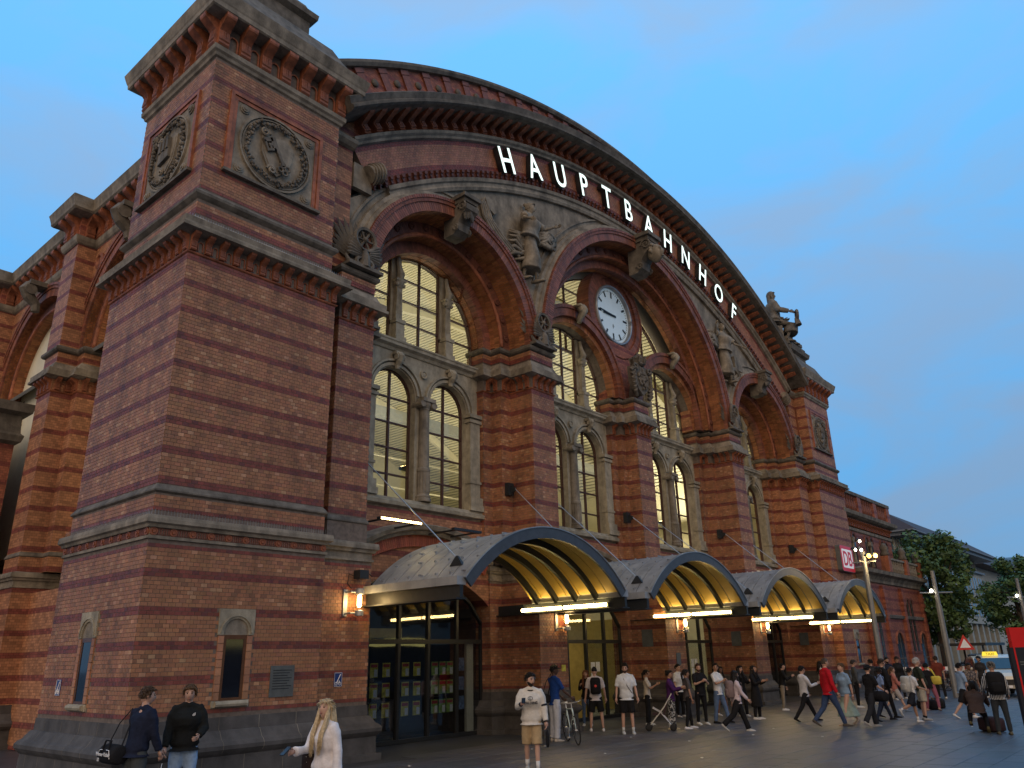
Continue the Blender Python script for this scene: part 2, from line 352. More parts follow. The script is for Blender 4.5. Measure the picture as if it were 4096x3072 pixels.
def disc_mesh():
    b = MB(); b.lathe((0, 0, 0), [(.075, 0), (.075, -.03), (.05, -.03), (.05, -.02), (.03, -.02), (.03, -.045), (.001, -.045)], 12, 'Y'); return b.mesh('frieze_disc', 'terracotta')
discm = disc_mesh()
def dart_mesh():
    b = MB()
    for i in range(5): b.box(-.11 + i * .05, -.02, -.05, -.085 + i * .05, 0, .05)
    b.box(-.13, -.012, -.065, .13, 0, -.055); b.box(-.13, -.012, .055, .13, 0, .065); return b.mesh('frieze_flutes', 'terracotta_dark')
dartm = dart_mesh()

def leafring(b, c, R, th, n, T, seed=1):
    rnd = random.Random(seed)
    for i in range(n):
        a = 2 * PI * i / n + rnd.uniform(-.05, .05); r = R + rnd.uniform(-th, th); s = rnd.uniform(.03, .055)
        p = T(c[0] + r * math.cos(a), c[1] + r * math.sin(a), .06 + rnd.uniform(0, .05)); b.ball(p, s * 1.1, s * .9, s, 5, 4)
def medallion(parent, O, U, N, zc, kind, R=1.0):
    """square stone panel with moulded circle, oak wreath and a coat of arms; U along the wall, N outward"""
    T = lambda u, z, d: (O[0] + U[0] * u + N[0] * d, O[1] + U[1] * u + N[1] * d, zc + z)
    W = 1.11
    b = MB()
    def slab(b, pts, d0, d1):
        tri = tessellate_polygon([[Vector((p[0], p[1], 0)) for p in pts]]); n = len(pts)
        b.add([T(p[0], p[1], d1) for p in pts] + [T(p[0], p[1], d0) for p in pts], [tuple(t) for t in tri] + [(i, (i + 1) % n, n + (i + 1) % n, n + i) for i in range(n)])
    sq = lambda w, h=None: [(-w, -(h or w)), (w, -(h or w)), (w, h or w), (-w, h or w)]
    slab(b, sq(W, 1.01), -.06, .01)
    pn = b.build('relief_panel', 'stone', parent)
    b = MB()
    for k, (r0, r1, d) in enumerate(((1.0, .95, .07), (.92, .89, .05))):
        n = 40
        rings = [[T(r * math.cos(2 * PI * i / n), r * math.sin(2 * PI * i / n), dd) for r, dd in ((r0, .01), (r0, d), (r1, d), (r1, .01))] for i in range(n)]
        b.loft(rings + [rings[0]], False, False, True)
    for sx in (-1, 1):
        for sz in (-1, 1):
            cxx, czz = sx * .92, sz * .83
            for r, d in ((.13, .04), (.09, .07), (.04, .09)): slab(b, [(cxx + r * math.cos(2 * PI * i / 10), czz + r * math.sin(2 * PI * i / 10)) for i in range(10)], 0, d)
    b.build('roundel_moulding', 'stone', pn)
    b = MB(); leafring(b, (0, 0), .80, .07, 130, T, 3); b.build('oak_wreath', 'stone_dark', pn, True, kind='stuff')
    b = MB()
    sh = [(-.42, .42), (-.2, .5), (0, .44), (.2, .5), (.46, .36), (.44, .0), (.34, -.34), (.05, -.62), (-.22, -.44), (-.40, -.1)]
    slab(b, sh, .0, .07); slab(b, [(x * .86, z * .88) for x, z in sh], .06, .085)
    def spiral(cx_, cz_, r, s=1):
        pts = [T(cx_ + s * r * (1 - t / 22) * math.cos(t * .5), cz_ + r * (1 - t / 22) * math.sin(t * .5), .09 + t * .002) for t in range(20)]; b.tube(pts, [.035] * 20, 5)
    spiral(-.36, .44, .13); spiral(-.12, -.52, .12, -1)
    b.build('shield', 'stone', pn)
    b = MB()
    if kind == 'key':
        ca, sa = math.cos(math.radians(62)), math.sin(math.radians(62))
        def rb(u0, u1, v0, v1, d=.15):
            slab(b, [(-(u * sa - v * ca) * .0 + (u * ca + v * sa) * -1 + .02, u * sa - v * ca + .02) for u, v in ((u0, v0), (u1, v0), (u1, v1), (u0, v1))], .06, d)
        rb(-.34, .40, -.04, .04)
        for v0 in (.06,):
            rb(.06, .40, .04, .10); rb(.06, .12, .04, .30); rb(.12, .34, .25, .30); rb(.30, .40, .04, .30); rb(.19, .26, .10, .20); rb(.12, .20, .14, .19)
        for i in range(4):
            a = i * PI / 2 + .4; cx_, cz_ = .21 + .10 * math.cos(a), -.36 + .10 * math.sin(a)
            b.tube([T(cx_ + .07 * math.cos(t), cz_ + .07 * math.sin(t), .12) for t in [2 * PI * j / 8 for j in range(9)]], .028, 5)
    else:
        slab(b, [(-.26, -.3), (.24, -.22), (.24, .08), (-.26, .02)], .06, .16)
        for x in (-.2, .0, .18): slab(b, [(x - .05, .02), (x + .05, .02), (x + .05, .30), (x, .38), (x - .05, .30)], .06, .19)
        slab(b, [(-.08, -.28), (.06, -.27), (.06, -.1), (-.01, -.05), (-.08, -.1)], .16, .165)
        for i in range(5): slab(b, [(-.25 + i * .1, .06), (-.2 + i * .1, .06), (-.2 + i * .1, .11), (-.25 + i * .1, .11)], .06, .17)
    b.build('shield_charge', 'stone_dark', pn)
    b = MB()                                              # brick frame, two steps, and stone sill
    for w0, h0, t, d in ((W + .1, 1.08, .10, .035), (W + .2, 1.18, .09, .065)):
        for q in ([(-w0, h0 - t), (w0, h0 - t), (w0, h0), (-w0, h0)], [(-w0, -1.01), (-w0 + t, -1.01), (-w0 + t, h0 - t), (-w0, h0 - t)], [(w0 - t, -1.01), (w0, -1.01), (w0, h0 - t), (w0 - t, h0 - t)]): slab(b, q, -.05, d)
    b.build('panel_frame', 'terracotta', pn)
    b = MB(); slab(b, [(-1.33, -1.10), (1.33, -1.10), (1.33, -1.03), (-1.33, -1.03)], -.05, .12); b.build('panel_sill', 'stone_dark', pn)

LW = (1.89, 2.02)                                         # slit window on the two faces of the near tower
def tower(x0, near):
    x1 = x0 + WT; y0, y1 = 0., WT
    b = MB()
    b.rect(x0, x1, y0, y1, [(.07, 1.1), (.07, 4.34)]); b.rect(x0, x1, y0, y1, [(.03, 4.79), (.03, 5.27)]); b.rect(x0, x1, y0, y1, [(0, 5.25), (0, 10.9)])
    b.rect(x0, x1, y0, y1, [(-.10, 11.1), (-.10, 11.9)]); b.rect(x0, x1, y0, y1, [(-.12, 12.0), (-.12, 16.9)])
    tw = b.build('corner_tower', 'mortar' if near else 'brick_far', ST)
    b = MB(); b.rect(x0, x1, y0, y1, PLINTH); b.build('plinth', 'plinth_stone', tw)
    if near:                                              # joints of the plinth blocks
        b = MB()
        for i, xx in enumerate((.55, 1.35, 2.2, 3.05, 3.7)):
            for hi in (0, 1):
                pr3 = [p for p in PLINTH if (p[1] > .5) == bool(hi)]; x3 = xx + hi * .35; q3 = [(-(d + .003), z) for d, z in pr3]; n = len(q3)
                b.loft([[(x3, y, z) for y, z in q3], [(x3 + .010, y, z) for y, z in q3]], False, False, False); b.loft([[(y, x3, z) for y, z in q3], [(y, x3 + .010, z) for y, z in q3]], False, False, False)
        b.build('plinth_joints', 'stone', tw, kind='stuff')
    b = MB(); b.rect(x0, x1, y0, y1, [(.0, 4.3)] + FRIEZE); b.build('string_cornice', 'stone', tw)
    b = MB(); b.rect(x0, x1, y0, y1, [(.03, 5.22), (.08, 5.255), (.08, 5.285), (.0, 5.40)]); b.build('brick_ledge', 'stone_dark', tw)
    b = MB(); b.rect(x0, x1, y0, y1, [(0, 10.42), (.035, 10.44), (.05, 10.47), (0, 10.49)]); b.build('bed_moulding', 'terracotta', tw)
    b = MB(); b.rect(x0, x1, y0, y1, [(0, 10.86), (.2, 10.89), (.30, 10.91), (.305, 10.98), (.26, 10.99), (.25, 11.05), (.27, 11.16), (.14, 11.19), (-.08, 11.40)]); b.build('main_cornice', 'stone', tw)
    b = MB(); b.rect(x0, x1, y0, y1, [(-.1, 11.86), (-.06, 11.89), (.0, 11.95), (.01, 12.01), (-.03, 12.07), (-.10, 12.10), (-.12, 12.14)]); b.build('torus_course', 'stone_dark', tw)
    b = MB(); b.rect(x0, x1, y0, y1, [(-.12, 15.80), (-.07, 15.83), (-.05, 15.90), (.0, 15.95), (.01, 16.07), (-.1, 16.09)]); b.build('necking', 'stone', tw)
    b = MB(); b.rect(x0, x1, y0, y1, [(-.1, 16.80), (.30, 16.83), (.34, 16.86), (.35, 16.98), (.37, 17.02), (.42, 17.2), (.44, 17.29), (.40, 17.33), (.1, 17.45)]); b.build('crown_cornice', 'stone', tw)
    b = MB(); b.rect(x0, x1, y0, y1, [(.10, 17.44), (.08, 17.6), (-.15, 18.0), (-.35, 18.42), (-.42, 18.45), (-.80, 18.5), (-.84, 18.55), (-.84, 19.35), (-.68, 19.45), (-.66, 19.62), (-.8, 19.66), (-.95, 20.0)]); b.build('tower_cap', 'stone_dark', tw)
    M = []; Mn = []
    for i in range(7):
        u = x0 + .18 + i * (WT - .36) / 6; M.append(T4(u, .1, 16.08)); 
        if i < 6: Mn.append(T4(u + (WT - .36) / 12, .1, 16.1))
        v = y0 + .18 + i * (WT - .36) / 6; M.append(T4(x0 + .1, v, 16.08) @ RZ(-PI / 2))
        if i < 6: Mn.append(T4(x0 + .1, v + (WT - .36) / 12, 16.1) @ RZ(-PI / 2))
    copies('cornice_console', con_big, tw, M); copies('blind_arch', nic_big, tw, Mn)
    M = []; Mn = []
    for i in range(12):
        u = .08 + i * (WT - .16) / 11
        M += [T4(x0 + u, 0, 10.50), T4(x0, y0 + u, 10.50) @ RZ(-PI / 2)]
        if i < 11: du = (WT - .16) / 22; Mn += [T4(x0 + u + du, 0, 10.52), T4(x0, y0 + u + du, 10.52) @ RZ(-PI / 2)]
    copies('small_console', con_small, tw, M); copies('blind_arch', nic_small, tw, Mn)
    M = []; Md = []
    for i in range(11):
        u = i * .3835; M += [T4(x0 + u, -.075, 4.47), T4(x0 - .075, u, 4.47) @ RZ(-PI / 2)]
        if i < 10: Md += [T4(x0 + u + .19, -.075, 4.47), T4(x0 - .075, u + .19, 4.47) @ RZ(-PI / 2)]
    copies('frieze_disc', discm, tw, M); copies('frieze_flutes', dartm, tw, Md)
    medallion(tw, (x0 + 1.88, .115), (1, 0), (0, -1), 13.92, 'key' if near else 'castle')
    if near: medallion(tw, (x0 + .115, 1.95), (0, -1), (-1, 0), 13.92, 'castle')
    if not near: medallion(tw, (x0 + .115, 1.95), (0, -1), (-1, 0), 13.92, 'key')
    return tw
TL = tower(0, True); TR = tower(L - WT, False)
# bricks of the near tower, one by one
bk = MB()
slit = lambda u, z: 1.5 < u < 2.29 and 1.27 < z < 3.12
slitl = lambda u, z: 1.56 < u < 2.38 and 1.27 < z < 3.12
def quoin(z): return bcol(z)
bricks(bk, (0, -.07), (1, 0), (0, -1), -.07, WT + .07, 1.135, 4.33, .132, lambda u, z: slit(u, z), keep=lambda u, z: u > .9 and 1.9 < z < 3.2, h=.0763, anchor=4.335)
bricks(bk, (-.07, 0), (0, 1), (-1, 0), -.07, WT + .07, 1.135, 4.33, .132, slitl, h=.0763, anchor=4.335)
for (d, za, zb) in ((.03, 4.81, 5.24), (0., 5.40, 10.42), (-.1, 11.41, 11.86), (-.12, 12.14, 15.80)):
    panel = (lambda u, z: .60 < u < 3.16 and 12.8 < z < 15.12) if za > 12 else None
    panl = (lambda u, z: .67 < u < 3.23 and 12.8 < z < 15.12) if za > 12 else None
    bricks(bk, (0, -d), (1, 0), (0, -1), -d, WT + d, za, zb, .132, panel)
    bricks(bk, (-d, 0), (0, 1), (-1, 0), -d, WT + d, za, zb, .132, panl)
bk.build('brick_courses', 'brick', TL, kind='stuff')
def bdist(q): 
    O, U, N, a, b_, zb, zt, c = q; x = O[0] + U[0] * (a + b_) / 2; y = O[1] + U[1] * (a + b_) / 2
    return -((x + 6.68) ** 2 + (y + 14.79) ** 2)
BR.sort(key=bdist, reverse=True)
single = MB()
def brickmesh(c):
    t = MB(); t.col = c; t.box(-.0615, -.007, -.0336, .0615, .0, .0336); return t.mesh('brick', 'brick')
pal = {}
for i, q in enumerate(BR):
    O, U, N, a, b_, zb, zt, c = q; x = O[0] + U[0] * (a + b_) / 2; y = O[1] + U[1] * (a + b_) / 2
    if i < 300:
        key = (isdark((zb + zt) / 2), random.randrange(8))
        if key not in pal: pal[key] = brickmesh(c)
        obj('brick', pal[key], TL, (x, y, (zb + zt) / 2))
    else:
        single.col = c; single.box(O[0] + a, O[1] - .007, zb, O[0] + b_, O[1], zt)
single.build('brick_courses', 'brick', TL, kind='stuff')
# slit windows of the near tower
mat('window_wood', (.10, .045, .02), rough=.4, var=.2); mat('pane_dark', (.01, .012, .018), rough=.06, var=.1, spec=.6)
def slitwin(T, parent, c):
    b = MB(T)
    R = .27; out_ = [(-.39, 2.64), (-.39, 3.11), (.39, 3.11), (.39, 2.64)] 
    arcp = [(R * math.cos(t), 2.66 + R * math.sin(t)) for t in [PI * i / 14 for i in range(15)]]
    b.poly([(-.39, 2.62), (-.39, 3.11), (.39, 3.11), (.39, 2.62), (R, 2.62)] + arcp + [(-R, 2.62)], -.035, .1)
    b.arc(0, 2.66, [(R + .075, -.035), (R + .075, -.06), (R + .045, -.06), (R + .045, -.035)], 0, PI, 14)
    hd = b.build('slit_window', 'stone_light', parent)
    b = MB(T); b.poly([(R, 2.62)] + arcp + [(-R, 2.62)], -.005); b.build('tympanum', 'stone', hd)
    b = MB(T); b.box(-.25, -.016, 1.40, -.19, .03, 2.62); b.box(.19, -.016, 1.40, .25, .03, 2.62); b.box(-.19, -.016, 1.40, .19, .03, 1.47); b.box(-.19, -.016, 2.54, .19, .03, 2.62); b.build('frame', 'window_wood', hd)
    b = MB(T); b.box(-.19, -.004, 1.47, .19, 0, 2.54); b.build('pane', 'pane_dark', hd)
    b = MB(T); b.box(-.39, -.04, 1.30, .39, 0, 1.42); b.tube([(-.34, -.06, 1.36), (.34, -.06, 1.36)], .055, 8); b.build('sill', 'stone_light', hd)
    b = MB(T)
    for s in (-1, 1):
        for i in range(8): b.col = jit((.42, .2, .11), .15); b.box(s * .25 if s > 0 else -.25 - .12, -.03, 1.43 + i * .148, .25 + .12 if s > 0 else -.25, 0, 1.43 + i * .148 + .138)
    b.build('brick_jamb', 'brick', hd)
slitwin(lambda p: (1.89 + p[0], -.07 + p[1], p[2]), TL, 0)
slitwin(lambda p: (-.07 + p[1], 1.97 - p[0], p[2]), TL, 0)
slitwin(lambda p: (L - WT + 1.95 + p[0], -.07 + p[1], p[2]), TR, 0)
# bird spikes on ledges
b = MB()
for i in range(64): b.box(-.1 + i * .0625, -.13, 4.77, -.097 + i * .0625, -.127, 4.88); b.box(-.13, -.1 + i * .0625, 4.77, -.127, -.097 + i * .0625, 4.88)
for i in range(70): b.box(-.15 + i * .06, -.18, 11.16, -.147 + i * .06, -.177, 11.27)
b.build('bird_spikes', 'steel', TL, kind='stuff')

# ------------------------------------------------------------------ piers
PA_U = [(11.22, 2.6), (11.22, 1.85), (11.614, 1.85), (11.614, 1.42), (12.1, 1.42), (12.1, .5), (13.28, .5), (13.28, 1.42), (13.545, 1.42), (13.545, 1.85), (13.935, 1.85), (13.935, 2.6)]
PA_L = [(11.48, 2.6), (11.48, 1.9), (12.03, 1.9), (12.03, .43), (13.35, .43), (13.35, 1.9), (13.68, 1.9), (13.68, 2.6)]
PM_U = [(18.815, 2.6), (18.815, 1.9), (19.15, 1.9), (19.15, 1.65), (19.42, 1.65), (19.42, 1.1), (20.51, 1.1), (20.51, 1.65), (20.78, 1.65), (20.78, 1.9), (21.115, 1.9), (21.115, 2.6)]
PM_L = [(19.08, 2.6), (19.08, 1.9), (19.30, 1.9), (19.30, .43), (20.63, .43), (20.63, 1.9), (20.85, 1.9), (20.85, 2.6)]
SL_U = [(4.32, 2.6), (4.32, .48), (5.46, .48), (5.46, 1.42), (5.95, 1.42), (5.95, 1.85), (6.34, 1.85), (6.34, 2.6)]
SL_L = [(3.95, 2.6), (3.95, .41), (5.62, .41), (5.62, 1.9), (6.08, 1.9), (6.08, 2.6)]
def pier(upath, lpath, parent, near, T=None, name='pier', fr=None, lowz=0.):
    b = MB(T)
    if lpath: b.sweep(lpath, [(0, 1.1), (0, 4.34)])
    b.sweep(upath, [(.02, 4.79), (.02, 5.27)]); b.sweep(upath, [(0, 5.25 + lowz), (0, 11.0)]); b.sweep(upath, [(-.02, 11.3), (-.02, ZS - .02)])
    pr_ = b.build(name, 'mortar' if near else 'brick_far', parent)
    if lpath:
        b = MB(T); b.sweep(lpath, [(d - .07, z) for d, z in PLINTH]); b.build('plinth', 'plinth_stone', pr_)
        b = MB(T); b.sweep(lpath, [(-.08, 4.3)] + [(d - .07, z) for d, z in FRIEZE]); b.build('string_cornice', 'stone', pr_)
    b = MB(T); b.sweep(upath, [(0, 5.22), (.05, 5.255), (.05, 5.285), (0, 5.38)]); b.build('brick_ledge', 'stone_dark', pr_)
    b = MB(T); b.sweep(upath, [(0, 10.86)] + [(d * .9, z) for d, z in CORN[5:]]); b.build('main_cornice', 'stone', pr_)
    b = MB(T); b.sweep(upath, [(0, 10.42), (.035, 10.44), (.05, 10.47), (0, 10.49)]); b.build('bed_moulding', 'terracotta', pr_)
    b = MB(T); b.sweep(upath, [(-.02, 11.80), (.05, 11.83), (.09, 11.88), (.09, 11.96), (.04, 12.0), (-.02, 12.04)]); b.build('impost_moulding', 'stone_dark', pr_)
    # consoles under the cornice along the front
    M = []; Mn = []
    segs = [(upath[i], upath[i + 1]) for i in range(len(upath) - 1)]
    for (a, c) in segs:
        l = math.hypot(c[0] - a[0], c[1] - a[1]); 
        if l < .3 or max(a[1], c[1]) > 2.5: continue
        n = max(1, round(l / .3)); ang = math.atan2(c[1] - a[1], c[0] - a[0])
        for i in range(n):
            t = (i + .5) / n; M.append(T4(a[0] + (c[0] - a[0]) * t, a[1] + (c[1] - a[1]) * t, 10.5) @ RZ(ang))
            t = (i + 1.) / n
            if i < n - 1: Mn.append(T4(a[0] + (c[0] - a[0]) * t, a[1] + (c[1] - a[1]) * t, 10.52) @ RZ(ang))
    if T: 
        def TM(m): 
            p = m.translation; q = T(p); m2 = Matrix(((0, 1, 0, 0), (1, 0, 0, 0), (0, 0, 1, 0), (0, 0, 0, 1))) @ m; m2.translation = Vector(q); return m2
        M = [TM(m) for m in M]; Mn = [TM(m) for m in Mn]
    copies('small_console', con_small, pr_, M); copies('blind_arch', nic_small, pr_, Mn)
    if near:
        bk = MB(T)
        for path, za, zb in ((lpath, 1.14, 4.33), (upath, 5.385, 10.42), (upath, 11.43, 11.80)):
            if not path: continue
            for a, c in zip(path[:-1], path[1:]):
                l = math.hypot(c[0] - a[0], c[1] - a[1]); U = ((c[0] - a[0]) / l, (c[1] - a[1]) / l); N = (U[1], -U[0])
                if N[0] > .5 and not T: continue          # faces turned from the photograph
                kw = dict(h=.0763, anchor=4.335) if za < 4 else {}
                bricks(bk, a, U, N, 0, l, za, zb, .132, **kw)
        bk.build('brick_courses', 'brick', pr_, kind='stuff')
    return pr_
PIERS = [pier(SL_U, SL_L, ST, True), pier(PA_U, PA_L, ST, True), pier(PM_U, PM_L, ST, True), pier(flip(PA_U), flip(PA_L), ST, True), pier(flip(SL_U), flip(SL_L), ST, False)]
b = MB(); b.box(3.7, 1.0, 0, 4.4, 2.8, 16.2); b.box(L - 4.4, 1.0, 0, L - 3.7, 2.8, 16.2); b.build('groove_wall', 'brick_far', ST)

# ------------------------------------------------------------------ arches with their windows
def rosette_mesh():
    b = MB(); b.lathe((0, 0, 0), [(.115, 0), (.115, -.05), (.085, -.05), (.08, -.02), (.05, -.02), (.035, -.05), (.001, -.055)], 10, 'Y')
    for i in range(6): a = i * PI / 3; b.ball((.07 * math.cos(a), -.04, .07 * math.sin(a)), .028, .03, .028, 5, 4)
    return b.mesh('rosette', 'terracotta_dark', True)
rosm = rosette_mesh()
def archorders(c, parent, T, R, Ys, nv, nros, name):
    R1, R2, R3, R4 = R; Y1, Y2, Y3, Y4 = Ys
    b = MB(T)
    ny = 4
    for j in range(ny): b.vous(c, ZS, R1, R1 + .3, Y1 + (Y2 - Y1) * j / ny + .004, Y1 + (Y2 - Y1) * (j + 1) / ny - .004, 0, PI, nv, sh=(j % 2) * .5, cols=soffcol if j else ringcol)
    ar = b.build(name, 'brick', parent)
    b = MB(T); b.vous(c, ZS, R1 + .3, R1 + .42, Y1 - .04, Y1 + .2, 0, PI, nv * 2, .25); b.vous(c, ZS, R1 + .42, R1 + .52, Y1 - .07, Y1 + .2, 0, PI, nv, .15); b.build('brick_hood', 'brick', ar)
    b = MB(T); b.arc(c, ZS, [(R1 + .02, Y1 + .02), (R1 + .5, Y1 + .02), (R1 + .5, Y2 + .1), (R1 + .02, Y2 + .1)], 0, PI, 48); b.build('arch_core', 'mortar', ar)
    b = MB(T); b.vous(c, ZS, R2 + .12, R1 + .05, Y2, Y2 + .1, 0, PI, nv, .1, cols=lambda: jit((.22, .085, .055), .2)); b.build('rosette_band', 'brick', ar)
    b = MB(T); b.arc(c, ZS, [(R2 + .06 + .07 * math.cos(t), Y2 - .01 + .07 * math.sin(t)) for t in [2 * PI * i / 8 for i in range(8)]], 0, PI, 48); b.build('roll_moulding', 'terracotta', ar, True)
    b = MB(T); b.arc(c, ZS, [(R2 + .1, Y2 + .05), (R1 + .3, Y2 + .08), (R1 + .3, Y4), (R3 + .1, Y4), (R3 + .1, Y3 + .05), (R2 + .1, Y3 + .05)], 0, PI, 48); b.build('arch_core', 'mortar', ar)
    b = MB(T)
    for j in range(2): b.vous(c, ZS, R2, R2 + .12, Y2 + .03 + (Y3 - Y2) * j / 2, Y2 + .025 + (Y3 - Y2) * (j + 1) / 2, 0, PI, nv, .12, sh=j * .5, cols=soffcol)
    b.vous(c, ZS, R3 + .1, R2 + .03, Y3, Y3 + .06, 0, PI, nv, .12)
    b.vous(c, ZS, R3, R3 + .1, Y3 - .03, Y3 + .22, 0, PI, nv, .12, cols=ringcol); b.vous(c, ZS, R3, R3 + .1, Y3 + .24, Y4, 0, PI, nv, .12, sh=.5, cols=soffcol)
    b.build('inner_order', 'brick', ar)
    M = []
    rr = (R2 + .12 + R1) / 2 + .02
    for i in range(nros):
        a = PI * (i + .6) / (nros + .2); p = (c + rr * math.cos(a), Y2, ZS + rr * math.sin(a))
        if T:
            m = Matrix(((0, 1, 0, 0), (1, 0, 0, 0), (0, 0, 1, 0), (0, 0, 0, 1))) @ Matrix.Rotation(-a, 4, 'Y'); m.translation = Vector(T(p)); M.append(m)
        else: M.append(T4(*p) @ Matrix.Rotation(-a, 4, 'Y'))
    copies('rosette', rosm, ar, M)
    return ar
def clip(poly, x0, x1, z0, z1):
    for ax, val, sg in ((0, x0, 1), (0, x1, -1), (1, z0, 1), (1, z1, -1)):
        o = []; n = len(poly)
        for i in range(n):
            a, b2 = poly[i], poly[(i + 1) % n]; ia, ib = (a[ax] - val) * sg >= 0, (b2[ax] - val) * sg >= 0
            if ia: o.append(a)
            if ia != ib:
                t = (val - a[ax]) / (b2[ax] - a[ax]); o.append((a[0] + t * (b2[0] - a[0]), a[1] + t * (b2[1] - a[1])))
        poly = o
        if not poly: return []
    return poly
def glaze(outline, xs, zs, Y, T, parent, barw=.028, gl='glass'):
    b = MB(T); lo = [min(p[i] for p in outline) for i in (0, 1)]; hi = [max(p[i] for p in outline) for i in (0, 1)]
    X = [lo[0]] + xs + [hi[0]]; Z = [lo[1]] + zs + [hi[1]]
    for i in range(len(X) - 1):
        for j in range(len(Z) - 1):
            q = clip(outline, X[i] + .012, X[i + 1] - .012, Z[j] + .012, Z[j + 1] - .012)
            if len(q) > 2 and (max(p[0] for p in q) - min(p[0] for p in q)) > .05:
                t = MB(T); t.poly(q, Y); t.build('pane', gl, parent)
    for x in xs:
        q = clip(outline, x - barw, x + barw, -99, 99)
        if q: b.box(min(p[0] for p in q), Y - .05, min(p[1] for p in q), max(p[0] for p in q), Y + .04, max(p[1] for p in q))
    for z in zs:
        q = clip(outline, -99, 199, z - barw * .8, z + barw * .8)
        if q: b.box(min(p[0] for p in q), Y - .045, min(p[1] for p in q), max(p[0] for p in q), Y + .035, max(p[1] for p in q))
    n = len(outline); m = ((lo[0] + hi[0]) / 2, (lo[1] + hi[1]) / 2)
    ins = [(m[0] + (p[0] - m[0]) * .955, m[1] + (p[1] - m[1]) * .98) for p in outline]
    b.add([(p[0], Y - .06, p[1]) for p in outline] + [(p[0], Y - .06, p[1]) for p in ins] + [(p[0], Y + .05, p[1]) for p in ins], [(i, (i + 1) % n, n + (i + 1) % n, n + i) for i in range(n)] + [(n + i, n + (i + 1) % n, 2 * n + (i + 1) % n, 2 * n + i) for i in range(n)])
    b.build('glazing_bars', 'window_bar', parent)
def column(b, x, y, z0, z1, r, fl=True):
    h = z1 - z0
    b.lathe((x, y, z0), [(r * 1.45, 0), (r * 1.45, .08), (r * 1.3, .1), (r * 1.4, .15), (r * 1.15, .2), (r * 1.1, .24), (r * 1.08, h * .28), (r * 1.2, h * .285), (r * 1.2, h * .31), (r * 1.02, h * .32), (r * .9, h - .36), (r * 1.0, h - .35), (r * .95, h - .3), (r * 1.25, h - .2), (r * 1.3, h - .12)], 16)
    b.box(x - r * 1.5, y - r * 1.5, z0 + h - .12, x + r * 1.5, y + r * 1.5, z0 + h)
    for s in (-1, 1): b.lathe((x + s * r * 1.35, y - r * 1.35, z0 + h - .2), [(.001, 0), (.11, 0), (.11, r * 2.6), (.001, r * 2.6)], 10, 'Y')
    if fl:
        for i in range(14): a = 2 * PI * i / 14; b.box(x + r * 1.1 * math.cos(a) - .014, y + r * 1.1 * math.sin(a) - .014, z0 + .26, x + r * 1.1 * math.cos(a) + .014, y + r * 1.1 * math.sin(a) + .014, z0 + h * .28)
def scroll(b, x, y, z, wd, h, dp):                         # small keystone scroll
    b.box(x - wd * .62, y - dp, z + h * .85, x + wd * .62, y, z + h)
    b.tube([(x, y - dp * .8 + .02, z + h * .85), (x, y - dp, z + h * .7), (x, y - dp * .8, z + h * .5), (x, y - dp * .35, z + h * .28), (x, y - dp * .3, z + h * .05)], [wd * .5, wd * .52, wd * .45, wd * .36, wd * .3], 8)
    for s in (-1, 1): b.lathe((x + s * wd * .5 - .02, y - dp * .85, z + h * .68), [(.001, 0), (h * .17, 0), (h * .17, .04), (.001, .04)], 10, 'X')
HW = .82; SP = 9.58
